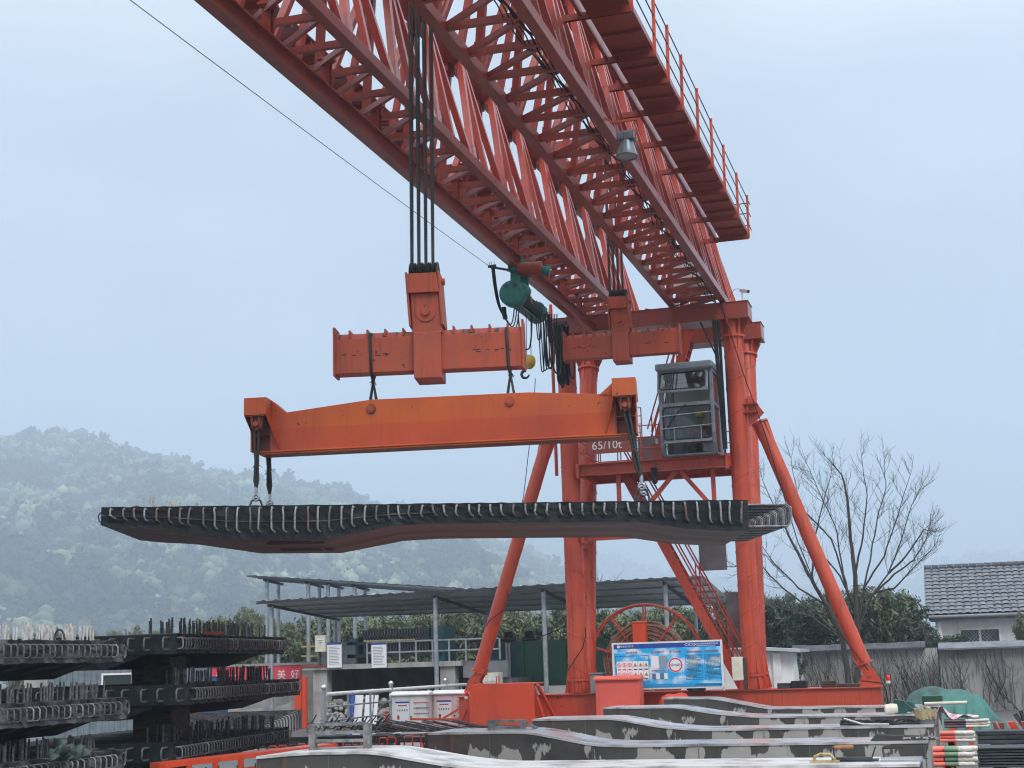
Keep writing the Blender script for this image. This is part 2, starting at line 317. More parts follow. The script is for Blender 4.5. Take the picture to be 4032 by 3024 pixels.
# ================================================================ GANTRY CRANE
CR = thing('gantry_crane', 'huge red-orange lattice gantry crane standing over the casting yard', 'crane', (-6.74, 35.2, 0))
XD, XC, XT2 = -4.82, -6.05, -5.44
XA, XB, XT1 = -8.58, -7.38, -7.97
ZB, ZT, Y0, Y1 = 10.37, 12.82, 11.5, 37.6
NY = [19.47 + 1.85 * k for k in range(-4, 10)]
def girder(xo, xi, xt, first):
    m = MB(); m.beam((xt, Y0, ZT), (xt, Y1, ZT), .30, .42); m.beam((xt, Y0, ZT + .25), (xt, Y1, ZT + .25), .07, .08)
    g = m.build('truss_girder', REDOX, CR, bevel=.006)
    for x in (xo, xi):
        m = MB(); m.beam((x, Y0, ZB), (x, 38.0, ZB), .165, .17)
        m.build('bottom_chord', REDOX, g, bevel=.008)
    for x in (xo, xi):
        sg = 1 if x > xt else -1
        nrm = Vector((sg * 2.3, 0, .62)).normalized()
        for k, y in enumerate(NY):
            for s in (-1, 1):
                yt = y + s * .86
                if yt < Y0 or yt > Y1 + .4: continue
                p = Vector((x - sg * .02, y + s * .10, ZB + .09)); q = Vector((xt + sg * .13, yt, ZT - .22))
                m = MB()
                m.beam(p, q, .105, .11, up=nrm); d9 = (q - p).normalized(); m.beam(p + nrm * .03, p + d9 * .32 + nrm * .03, .17, .06, up=nrm)
                m.build('diagonal_brace', BRACE, g)
            m = MB(); m.beam((x - sg * .03, y + .925, ZB + .09), (xt + sg * .13, y + .925, ZT - .2), .11, .09, up=nrm)
            m.box((xt + sg * .06, y + .925 - .17, ZT - .36), (xt + sg * .17, y + .925 + .17, ZT - .212))
            if y + .925 < 37.8: m.build('vertical_post', BRACE, g)
    ys = [17.82 + .928 * k for k in range(-6, 22)]
    xr, xl = max(xo, xi), min(xo, xi)
    for k, y in enumerate(ys):
        m = MB(); m.beam((xl + .07, y, ZB + .01), (xr - .07, y, ZB + .01), .075, .10)
        m.build('lacing_bar', REDOX, g)
        if k < len(ys) - 1:
            m = MB(); m.beam((xr - .07, y + .06, ZB + .012), (xl + .07, y + .90, ZB + .012), .065, .085)
            m.build('lacing_bar', REDOX, g)
    return g
g2 = girder(XD, XC, XT2, True)
g1 = girder(XA, XB, XT1, False)
# end posts of the girders
for g, xo, xi, xt in ((g2, XD, XC, XT2), (g1, XA, XB, XT1)):
    for x in (xo, xi): m = MB(); m.beam((x, 37.75, ZB + .08), (xt, 37.2, ZT), .11, .11); m.build('end_post', RED, g)
# monorail runway beam under the left girder with its hangers
m = MB(); m.ibeam((-8.0, Y0, 9.89), (-8.0, 34.64, 9.89), .15, .29, .02, .03); m.build('runway_beam', REDOX, CR)
for k in range(10):
    y = 16.5 + 1.9 * k - (0 if k < 9 else .4)
    m = MB(); m.ibeam((-8.0, y, 10.04), (-8.0, y, 10.45), .12, .12, .012, .014, up=(0, 1, 0)); m.box((-8.11, y - .1, 10.43), (-7.89, y + .1, 10.47)); m.box((-8.08, y - .075, 10.40), (-7.92, y + .075, 10.43))
    m.build('runway_hanger', REDOX, CR)
# walkway on the right girder
BY = [13.2, 14.6, 16.0, 17.6, 19.1, 20.65, 22.45, 23.65, 25.0, 26.7, 28.4, 30.05, 32.0, 33.75]
m = MB(); m.box((-4.70, 12.5, 11.655), (-4.02, 34.2, 11.675)); m.box((-4.035, 12.5, 11.66), (-4.015, 34.2, 11.76))
for y in np.arange(13.0, 34, .72): m.box((-4.68, y - .02, 11.61), (-4.04, y + .02, 11.65))
m.build('walkway_deck', REDOX, CR)
m = MB(); m.box((-4.80, 12.5, 11.56), (-4.745, 34.0, 11.68)); m.build('walkway_stringer', REDOX, CR)
for y in BY: m = MB(); m.chan((-5.25, y, 11.56), (-3.985, y, 11.56), .07, .10, .012); m.build('walkway_bracket', REDOX, CR)
for y in BY:
    if y < 15: continue
    m = MB(); m.beam((-3.985, y, 11.54), (-3.97, y + .02, 12.58), .055, .03); m.build('handrail_post', RED, CR)
m = MB()
for z in (11.88, 12.22, 12.52): m.tube([(-3.985, 14.5, z), (-3.975, 25, z + .01), (-3.98, 34.35, z)], .011, 6)
for z in (11.95, 12.25, 12.5): m.tube([(-4.5, 34.15, z), (-3.98, 34.15, z)], .013, 6)
m.tube([(-4.03, 34.15, 11.66), (-4.03, 34.15, 12.5)], .016, 6)
m.build('handrail', BLACK, CR)
# walkway underside on the left girder
m = MB(); m.box((-9.72, 12.5, 11.655), (-9.02, 34.2, 11.675))
for y in np.arange(13.0, 34, .72): m.box((-9.70, y - .03, 11.57), (-9.04, y + .03, 11.65))
for y in BY: m.chan((-9.70, y, 11.52), (-9.0, y, 11.52), .09, .11, .012)
m.build('walkway_deck', REDOX, CR)
# sheet cover plates seen under far part of left girder
m = MB(); m.box((-9.0, 25.4, 11.2), (-8.25, 33.4, 11.22))
for y in np.arange(25.6, 33.3, .8): m.box((-9.0, y, 11.12), (-8.25, y + .05, 11.2))
m.build('machinery_floor', REDOX, CR)
m = MB(); m.box((-5.9, 34.2, 10.62), (-5.05, 35.2, 11.35)); m.build('switch_cabinet', WHITEP, CR, bevel=.01)
# cross beams, columns
def crossbeam(y0, y1, z0, z1):
    m = MB(); m.box((-9.2, y0, z0 + .02), (-4.22, y1, z1 - .02)); m.box((-9.22, y0 - .02, z0), (-4.2, y1 + .02, z0 + .02)); m.box((-9.22, y0 - .02, z1 - .02), (-4.2, y1 + .02, z1))
    m.build('cross_beam', REDOX, CR, bevel=.004)
crossbeam(34.65, 35.4, 9.845, 10.262); crossbeam(37.1, 37.75, 9.83, 10.262)
def column(x, yb, yt, zb, zt):
    m = MB(); p, q = Vector((x, yb, zb)), Vector((x, yt, zt)); d = (q - p)
    m.cyl(p, q, .23, 28)
    d, s, u = _frame(d); Lc = (q - p).length; pts = []
    sg = -1 if x > -6 else 1
    for i in range(0, int(Lc / .78 * 20)):
        t = i / 20 * 2 * math.pi; pts.append(p + d * (i / 20 * .78) + (s * math.cos(t * sg) + u * math.sin(t * sg)) * .229)
    m.tube(pts, .013, 5)
    for zc in (zb + .30, zt - .38):
        c = p + d * ((zc - zb) * Lc / (zt - zb)); m.cyl(c - d * .025, c + d * .025, .285, 28)
    for z_, w in ((zb, .40), (zt, .40)):
        e = p if z_ == zb else q; sgn = 1 if z_ == zb else -1
        for k in range(8):
            a = k * math.pi / 4 + .2; r = s * math.cos(a) + u * math.sin(a); tn = r.cross(d) * .008
            m.prism([e + r * .2 - tn, e + r * (.42 if sgn < 0 else .36) - tn, e + r * .29 + d * (sgn * .3) - tn, e + r * .28 + d * (sgn * .36) - tn, e + r * .235 + d * (sgn * .75) - tn], tn * 2)
        for k in range(16):
            a = k * math.pi / 8; r = s * math.cos(a) + u * math.sin(a); c = e + d * (sgn * .32) + r * .262; m.cyl(c - d * .03, c + d * (.06 * sgn), .02, 6)
    m.cyl(p, p + d * .3, .25, 28)
    m.build('column', RED, CR, smooth=35)
for x in (-4.66, -8.82):
    column(x, 35.0, 35.0, 1.15, 9.845); column(x, 35.72, 37.42, 1.15, 9.83)
    m = MB(); m.beam((x, 35.2, 8.25), (x, 36.95, 8.25), .12, .16); m.beam((x, 35.2, 4.7), (x, 36.3, 4.7), .12, .14); m.build('column_tie', RED, CR)
# raking struts
def rake(xt, zt, xb, zb):
    sg = 1 if xb > xt else -1
    p, q = Vector((xb, 35.0, zb)), Vector((xt, 35.0, zt)); d = (q - p).normalized(); m = MB()
    m.cyl(p + d * .38, q - d * .2, .165, 24); m.cyl(p + d * .33, p + d * .37, .21, 24); m.cyl(q - d * .25, q - d * .21, .2, 24)
    _, s, u = _frame(d)
    for k in range(6):
        a = k * math.pi / 3 + .3; r = s * math.cos(a) + u * math.sin(a); tn = r.cross(d) * .007; e = q - d * .24
        m.prism([e + r * .15 - tn, e + r * .2 - tn, e + r * .17 - d * .45 - tn], tn * 2)
    pts = [p + d * (.5 + i / 18 * .8) + (s * math.cos(i / 18 * 6.283 * -sg) + u * math.sin(i / 18 * 6.283 * -sg)) * .164 for i in range(int((q - p).length / .8 * 18) - 22)]
    m.tube(pts, .009, 5)
    # base shoe with pin
    for y in (34.86, 35.12):
        m.prism([(xb - sg * .30, y, zb - .17), (xb + sg * .26, y, zb - .17), (xb + sg * .1, y, zb + .17), (xb + .14 * -sg, y, zb + .42), (xb - sg * .32, y, zb + .38), (xb - sg * .14, y, zb + .1)], (0, .03, 0))
    m.cyl((xb, 34.82, zb + .08), (xb, 35.2, zb + .08), .05, 14)
    # head bracket on the column
    xc = xt - sg * .06
    m.prism([(xc - sg * .12, 34.95, zt - .25), (xc - sg * .12, 34.95, zt + .42), (xc + sg * .02, 34.95, zt + .36), (xc + sg * .25, 34.95, zt + .02), (xc + sg * .1, 34.95, zt - .12)], (0, .1, 0))
    for z in (zt + .22, zt + .02): m.box((xc - sg * .22, 34.82, z), (xc + sg * .12, 35.18, z + .018))
    m.build('raking_strut', RED, CR, smooth=35)
rake(-4.22, 7.55, -2.02, 1.32); rake(-9.27, 7.55, -11.42, 1.38)
# ground beam, bogies
m = MB(); m.box((-11.75, 34.72, .62), (-1.80, 35.75, 1.11)); m.box((-11.77, 34.66, 1.11), (-1.78, 35.81, 1.135)); m.box((-11.77, 34.66, .595), (-1.78, 35.81, .62))
m.build('ground_beam', RED, CR, bevel=.004)
for x in (-10.6, -2.9):
    m = MB(); m.box((x - .8, 34.95, .22), (x + .8, 35.55, .6))
    for w in (-.55, .55): m.cyl((x + w, 35.1, .26), (x + w, 35.4, .26), .24, 20)
    m.build('wheel_bogie', REDOX, CR)
# bogie guard at left end with its sweeper arm and lamp post
m = MB(); a = [(-11.17, 33.75, .3), (-9.58, 33.75, .3), (-9.57, 33.75, 1.41), (-11.15, 33.75, 1.43)]
m.prism(a, (0, .03, 0)); m.prism([(-11.16, 33.78, .3), (-11.16, 34.7, .3), (-11.16, 34.7, 1.1), (-11.16, 33.78, 1.42)], (.02, 0, 0)); m.prism([(-9.6, 33.78, .3), (-9.6, 34.7, .3), (-9.6, 34.7, .7), (-9.6, 33.78, 1.40)], (.02, 0, 0))
m.prism([(-11.17, 33.735, .3), (-10.80, 33.735, .3), (-11.15, 33.735, 1.38)], (0, .012, 0)); m.beam((-9.5, 33.8, 1.38), (-9.1, 34.3, .3), .12, .04); m.beam((-9.52, 33.77, 1.1), (-9.3, 33.9, .3), .1, .04)
m.box((-11.15, 33.78, 1.40), (-9.58, 34.7, 1.43)); m.tube([(-10.5, 33.8, 1.42), (-10.5, 33.8, 1.6), (-10.44, 33.8, 1.6), (-10.44, 33.8, 1.42)], .012, 6)
m.build('bogie_guard', BRIGHT, CR)
m = MB(); m.beam((-11.2, 33.9, .62), (-12.65, 33.75, .66), .06, .05); m.beam((-11.25, 33.9, .98), (-11.85, 33.83, .66), .05, .05); m.beam((-11.25, 33.9, .25), (-11.25, 33.9, 1.08), .16, .1); m.beam((-11.28, 33.85, .85), (-11.6, 33.8, .2), .09, .03)
m.build('sweeper_arm', RED, CR)
def beacon(c):
    b = MB(); b.lathe([(.05, 0), (.05, .05), (.03, .06)], c, n=14); o = b.build('warning_lamp', WHITEP, CR, smooth=40)
    b = MB(); b.lathe([(.046, .06), (.048, .13), (.043, .165), (.02, .18)], c, n=14); b.build('lamp_lens', REDLAMP, o, smooth=50)
beacon((-11.27, 33.88, 1.1)); beacon((-1.62, 34.7, 1.2))
m = MB(); m.beam((-1.8, 34.85, 1.05), (-1.6, 34.7, 1.2), .02, .02); m.build('lamp_bracket', GALV, CR)
# cab platform, ties and bracing between the columns
m = MB()
for y in (34.72, 36.55): m.ibeam((-8.6, y, 6.42), (-4.85, y, 6.42), .14, .24, .014, .02)
for x in (-8.55, -4.9):
    m.beam((x, 34.7, 6.42), (x, 36.6, 6.42), .1, .2)
m.box((-8.5, 34.5, 6.545), (-4.95, 36.6, 6.565))
m.build('cab_platform', RED, CR)
m = MB()
for y in (35.0,): m.ibeam((-8.62, y, 4.83), (-4.88, y, 4.83), .14, .16, .012, .018)
for x in (-8.55, -4.92): m.box((x - .04, 34.82, 4.70), (x + .04, 35.18, 4.96)); m.box((x - .04, 34.6, 6.25), (x + .04, 34.85, 6.6))
m.build('tie_beam', RED, CR)
m = MB()
for a, b in (((-7.62, 6.3), (-7.62, 4.9)), ((-6.2, 6.3), (-7.5, 4.9)), ((-6.1, 6.3), (-4.98, 4.9)), ((-5.32, 6.3), (-5.32, 4.9))): m.beam((a[0], 34.95, a[1]), (b[0], 34.95, b[1]), .10, .08, up=(0, 1, 0))
m.build('platform_brace', RED, CR)
m = MB()
for z in (6.85, 7.12, 7.4):
    m.tube([(-8.45, 34.55, z), (-6.42, 34.55, z)], .014, 6)
    m.tube([(-8.45, 34.55, z), (-8.45, 36.5, z)], .014, 6); m.tube([(-8.45, 36.5, z), (-5.0, 36.5, z)], .014, 6)
for x in (-8.45, -7.95, -7.45, -6.95, -6.45):
    m.tube([(x, 34.55, 6.56), (x, 34.55, 7.4)], .015, 6); m.tube([(x, 36.5, 6.56), (x, 36.5, 7.4)], .015, 6)
for x in (-7.25, -7.12, -6.98): m.tube([(x, 34.9, 6.56), (x, 34.9, 7.9)], .014, 6)
for z in np.arange(6.7, 7.9, .2): m.tube([(-7.25, 34.9, z), (-6.98, 34.9, z)], .012, 6)
m.build('platform_railing', RED, CR)
m = MB(); a = P(2312, 1728, Y=34.45); b = P(2486, 1778, Y=34.45); m.box((a.x, 34.45, b.z), (b.x, 34.47, a.z)); sg_ = m.build('capacity_sign', REDOX, CR)
text('65/10t', .285, WHITEL, sg_, at4((a.x + b.x) / 2 - .06, 34.447, (a.z + b.z) / 2), sx=1.0, depth=.004)
m = MB(); m.box((-7.3, 35.9, 6.57), (-6.85, 36.3, 7.3)); m.build('control_box', GREYM, CR, bevel=.01)
m = MB(); m.box((-6.75, 34.6, 6.57), (-6.4, 34.9, 6.95)); m.build('resistor_box', REDOX, CR, bevel=.01)
# ladder-stair flights
def stair(p, q, w, name, steps):
    p, q = Vector(p), Vector(q); m = MB()
    for o in (0, w): m.beam(p + Vector((0, o, 0)), q + Vector((0, o, 0)), .04, .22)
    for i in range(1, steps):
        c = p.lerp(q, i / steps); m.box((c.x - .11, c.y + .02, c.z - .012), (c.x + .11, c.y + w - .02, c.z + .012))
    st = m.build(name, RED, CR)
    r = MB()
    for o in (0, w):
        for h in (.95, .5): r.tube([p + Vector((0, o, h + .1)), q + Vector((0, o, h + .1))], .02, 7)
        for t in np.linspace(.1, .9, 4):
            c = p.lerp(q, t) + Vector((0, o, 0)); r.tube([c, c + Vector((0, 0, 1.05))], .017, 6)
    r.build('stair_handrail', RED, st)
stair((-5.05, 36.0, 1.15), (-7.72, 36.0, 6.5), .55, 'access_stair', 24)
stair((-7.2, 36.75, 6.6), (-6.0, 36.75, 10.1), .5, 'upper_stair', 16)
m = MB()
for z0, x in ((2.1, -5.75), (4.0, -6.35)): m.box((x + .3, 36.75, z0), (x + .98, 36.77, z0 + 1.35))
m.build('stair_panel', GREYM, CR)
# ball weight / horn below platform
m = MB(); c = P(2578, 1892, Y=34.6); m.lathe([(.02, .09), (.05, .07), (.075, .02), (.075, -.02), (.05, -.07), (.01, -.09)], c, n=14); m.cyl(c + Vector((0, 0, .08)), c + Vector((0, 0, .3)), .05, 10, r2=.09); m.build('horn', BLACK, CR, smooth=50)
# floodlight under right girder
c = P(2468, 575, Y=21.9); c = Vector((c.x, 21.9, c.z))
m = MB(); m.lathe([(.10, .10), (.115, .03), (.15, -.08), (.175, -.17), (.182, -.18), (.17, -.19), (.155, -.165), (.08, -.05)], c, axis=(0.02, .06, 1), n=28); fl = m.build('floodlight', HALO, CR, smooth=40)
m = MB(); m.box((c.x - .135, 21.8, c.z + .09), (c.x + .135, 22.0, c.z + .2))
for k in range(12): m.box((c.x - .14 + k * .0245, 21.78, c.z + .1), (c.x - .132 + k * .0245, 22.02, c.z + .2))
m.box((c.x - .15, 21.82, c.z + .2), (c.x + .14, 21.98, c.z + .235)); m.build('heat_sink', GREYM, fl)
m = MB(); m.cyl(c - Vector((0, 0, .165)), c - Vector((0, 0, .175)), .165, 24); m.build('lamp_glass', mat('frosted_lamp_glass', (.35, .36, .38), .25), fl)
m = MB(); m.tube([c + Vector((-.15, 0, .1)), c + Vector((-.15, 0, .42)), c + Vector((.15, 0, .42)), c + Vector((.15, 0, .1))], .012, 6); m.beam(c + Vector((-.25, 0, .42)), c + Vector((.2, 0, .42)), .04, .03); m.beam(c + Vector((-.2, 0, .42)), (XD, 21.9, ZB + .05), .03, .03); m.build('lamp_bracket', RED, fl)
# cctv camera on cross beam
c = P(2928, 1145, Y=34.9); c = Vector((c.x, 34.9, c.z))
m = MB(); m.beam(c + Vector((-.07, .06, .03)), c + Vector((.12, -.1, -.05)), .085, .085); m.cyl((c.x - .04, 34.9, 10.26), c + Vector((-.04, 0, -.02)), .018, 8); ca = m.build('security_camera', WHITEP, CR, bevel=.006)
m = MB(); m.beam(c + Vector((.12, -.1, -.05)), c + Vector((.128, -.107, -.053)), .07, .07); m.build('camera_lens', GLASSD, ca)
m = MB(); m.tube(sag(c + Vector((-.04, 0, 0)), (c.x - .35, 34.9, c.z - .12), -.12, 8), .006, 5); m.build('camera_lead', BLACK, ca)
# second small camera on the left end of the far cross beam
c = P(2160, 1222, Y=37.3); m = MB(); m.beam(c + Vector((-.08, 0, .02)), c + Vector((.1, -.08, -.04)), .08, .08); m.cyl((c.x, 37.3, 10.26), c, .016, 8); m.build('security_camera', WHITEP, CR)
# black power cables lying along chord D and over the beams
m = MB()
for k in range(5):
    pts = []
    for i in range(60):
        y = 15.5 + i * .33; x = XD - .14 - .05 * k + .03 * math.sin(y * 2.1 + k) ; z = ZB + .0 - .05 * abs(math.sin(y * 3.39 + k * .2)) + .015 * k
        if y > 22: x += .03 * math.sin(y * 5 + k)
        pts.append((x, y, z))
    m.tube(pts, .010 + .006 * (k == 1), 5)
for k in range(4): m.tube(sag((-6.75, 34.9, 10.30 + .015 * k), (-5.6, 34.9, 10.44 + .02 * k), .06 + .02 * k, 12), .013, 5)
for k in range(6): m.tube(sag((-5.05 + k * .028, 34.5 + .02 * k, 9.83), (-4.96 + k * .012, 34.55, 6.7), .0, 2) if k != 3 else [(-5.35, 34.5, 9.8), (-5.0, 34.52, 8.9), (-4.95, 34.55, 8.0), (-4.93, 34.55, 6.6)], .024, 6)
for k in range(9):
    pts = [(-4.93 + .06 * math.sin(i * 1.3 + k) * (i > 4 and i < 9), 34.46 - .02 * k * .2, 8.3 - i * .12) for i in range(12)]; m.tube(pts, .007, 4)
# cables wound on struts and legs
wp = [(1.0, -.18), (2.0, -.2), (2.6, .0), (3.3, .19)]
m.tube([P(3420, 2640, Y=34.8), P(3360, 2560, Y=34.8), P(3270, 2440, Y=34.8), P(3210, 2300, Y=34.8), P(3140, 2130, Y=34.8), P(3010, 1700, Y=34.78), P(2930, 1480, Y=34.72), P(2840, 1200, Y=34.62), P(2815, 1085, Y=34.6)], .012, 5)
m.tube([P(2236, 2640, Y=34.72), P(2262, 2600, Y=34.7), P(2295, 2550, Y=34.72), P(2307, 2500, Y=34.78), P(2304, 2470, Y=34.8)], .012, 5)
m.tube([P(1915, 2466, Y=34.75), P(1925, 2446, Y=34.76), P(1985, 2400, Y=34.76), P(2000, 2340, Y=34.78), P(1998, 2330, Y=34.8)], .013, 5)
m.tube(sag(P(1935, 2500, Y=35), P(2228, 2460, Y=35), .22, 14), .012, 5)
m.tube(sag(P(3300 + 90, 2680, Y=34.7), P(3475, 2690, Y=34.6), .0, 4) + [P(3490, 2720, Y=34.6), P(3497, 2775, Y=34.6)], .014, 5)
m.build('power_cable', BLACK, CR)

# operator cab
cx0, cx1, cy0, cy1, cz0, cz1 = -6.36, -5.06, 33.98, 35.55, 6.57, 8.56
m = MB(); pw = .085
for x in (cx0, cx1 - pw):
    m.box((x, cy0, 7.02), (x + pw, cy0 + pw, cz1)); m.box((x, cy1 - pw, cz0), (x + pw, cy1, cz1))
    m.prism([(x, cy0, 7.02), (x, cy0 + .07, 6.8), (x, cy0 + .26, 6.575), (x, cy0 + .36, 6.575), (x, cy0 + .15, 6.82), (x, cy0 + .085, 7.02)], (pw, 0, 0))
    m.box((x, cy0 + .3, cz0), (x + pw, cy1, cz0 + .06)); m.box((x, cy0 + .06, 7.70), (x + pw, cy1 - .06, 7.79)); m.box((x + .01, cy0 + .85, cz0 + .05), (x + pw - .01, cy1 - .06, 7.72))
    m.box((x, cy0 + .06, cz1 - .06), (x + pw, cy1 - .06, cz1)); m.box((x + .005, cy0 + .95, 7.74), (x + pw - .005, cy0 + 1.02, cz1 - .05))
m.box((cx0 + pw, cy0 + .003, 7.70), (cx1 - pw, cy0 + .06, 7.79)); m.box((cx0 + pw, cy0 + .003, 6.84), (cx1 - pw, cy0 + .06, 6.92)); m.box((cx0 + pw, cy0 + .003, cz1 - .07), (cx1 - pw, cy0 + .06, cz1))
m.box((cx0 + pw, cy0 + .27, 6.573), (cx1 - pw, cy1, 6.62))
m.box((cx0 + .003, cy1 - .04, 6.62), (cx1 - .003, cy1 - .005, cz1))
cab = m.build('operator_cab', GREYP, CR, bevel=.012)
m = MB(); m.box((cx0 - .03, cy0 - .14, cz1), (cx1 + .03, cy1 + .03, cz1 + .17)); m.build('cab_roof', GREYP, cab, bevel=.04)
m = MB(); x0, x1 = cx0 + .01, cx1 - .10; t0, t1 = Vector((0, cy0 - .01, cz1 - .03)), Vector((0, cy0 - .15, 8.06))
for x in (x0, x1 - .05): m.beam((x + .025, t0.y, t0.z), (x + .025, t1.y, t1.z), .06, .035, up=(0, -1, 0))
for t in (t0, t1): m.beam((x0, t.y, t.z), (x1, t.y, t.z), .035, .085)
m.build('window_sash', GREYP, cab, bevel=.006)
m = MB(); m.quad((x0 + .04, t0.y, t0.z), (x1 - .04, t0.y, t0.z), (x1 - .04, t1.y, t1.z), (x0 + .04, t1.y, t1.z)); m.build('upper_window', GLASS, cab)
m = MB(); m.quad((cx0 + pw, cy0 + .03, 6.92), (cx1 - pw, cy0 + .03, 6.92), (cx1 - pw, cy0 + .03, 7.70), (cx0 + pw, cy0 + .03, 7.70)); m.build('front_window', GLASS, cab)
def gasket(x0, x1, z0, z1, y, y2=None):
    r = .09; pts = []
    for (cx_, cz_, a0) in ((x1 - r, z1 - r, 0), (x0 + r, z1 - r, 90), (x0 + r, z0 + r, 180), (x1 - r, z0 + r, 270)):
        for k in range(6): a = math.radians(a0 + 18 * k); zz = cz_ + r * math.sin(a); pts.append((cx_ + r * math.cos(a), y if y2 is None else y + (y2 - y) * (zz - z0) / (z1 - z0), zz))
    m = MB(); m.tube(pts, .017, 6, closed=True); m.build('window_gasket', BLACK, cab, smooth=60)
gasket(cx0 + .09, cx1 - .09, 6.925, 7.695, cy0 + .0); gasket(-6.30, -5.22, 8.09, 8.50, cy0 - .16, cy0 - .03)
m = MB(); m.quad((cx0 + pw, cy0 + .03, 6.84), (cx1 - pw, cy0 + .03, 6.84), (cx1 - pw, cy0 + .1, 6.8), (cx0 + pw, cy0 + .1, 6.8)); m.quad((cx0 + pw, cy0 + .1, 6.8), (cx1 - pw, cy0 + .1, 6.8), (cx1 - pw, cy0 + .29, 6.6), (cx0 + pw, cy0 + .29, 6.6)); m.build('foot_window', GLASS, cab)
for x in (cx0 + .03, cx1 - .03):
    m = MB(); m.quad((x, cy0 + .08, 7.79), (x, cy0 + .95, 7.79), (x, cy0 + .95, cz1 - .06), (x, cy0 + .08, cz1 - .06)); m.quad((x, cy0 + .1, 6.9), (x, cy0 + .85, 6.65), (x, cy0 + .85, 7.70), (x, cy0 + .1, 7.70)); m.build('side_window', GLASS, cab)
m = MB(); m.box((cx0 + .1, cy1 - .06, 6.63), (cx1 - .1, cy1 - .045, cz1 - .05)); m.build('cab_lining', mat('cab_lining_panel', (.42, .42, .38), .5), cab)
m = MB()
for z in (7.52, 7.22): m.tube([(cx0 + .03, cy0 - .06, z - .04), (cx1 - .05, cy0 - .06, z)], .011, 6)
for x in (cx0 + .35, cx1 - .32): m.tube([(x, cy0 - .06, 6.88), (x, cy0 - .06, 7.2)], .009, 6)
m.build('window_guard_rail', GALV, cab)
m = MB(); m.tube([(-5.72, cy0 - .03, 7.74), (-6.02, cy0 - .03, 7.45), (-6.18, cy0 - .03, 7.2)], .013, 5); m.build('wiper', BLACK, cab)
m = MB(); m.box((-6.15, 34.5, 6.63), (-5.9, 34.85, 7.02)); m.box((-6.12, 34.45, 7.02), (-5.88, 34.8, 7.2)); m.box((-5.4, 34.5, 6.63), (-5.18, 34.85, 7.0)); m.build('control_console', GREYM, cab, bevel=.015)
m = MB(); m.box((-5.86, 34.75, 6.63), (-5.46, 35.15, 6.85)); m.box((-5.84, 35.12, 6.85), (-5.48, 35.2, 7.35)); m.build('operator_seat', BLACK, cab, bevel=.03)

# hoisting machinery (crabs) on top of the girders
def crab(y):
    t = thing('hoist_crab', 'dark hoisting crab on top of the crane girders, %s' % ('far one above the second hook block' if y > 25 else 'near one above the loaded hook block'), 'hoist crab', (-6.7, y, ZT + .18))
    m = MB()
    for x in (XT1, XT2): m.box((x - .1, y - .95, ZT + .36), (x + .1, y + .95, ZT + .6))
    for yy in (-.7, .7): m.box((XT1, y + yy - .09, ZT + .3), (XT2, y + yy + .09, ZT + .52))
    m.build('crab_frame', REDOX, t)
    m = MB(); m.cyl((-7.4, y, ZT + .75), (-6.0, y, ZT + .75), .27, 24); m.build('rope_drum', STEELD, t, smooth=40)
    m = MB(); m.box((-5.95, y - .35, ZT + .5), (-5.6, y + .35, ZT + 1.1)); m.cyl((-6.2, y + .6, ZT + .75), (-5.6, y + .6, ZT + .75), .2, 16); m.build('gearbox', GREYM, t, bevel=.02)
    for x in (XT1, XT2):
        for yy in (-.75, .75):
            m = MB(); m.cyl((x - .05, y + yy, ZT + .40), (x + .05, y + yy, ZT + .40), .105, 16); m.build('wheel', STEELD, t, smooth=40)
    return t
crab(18.75); crab(31.4)

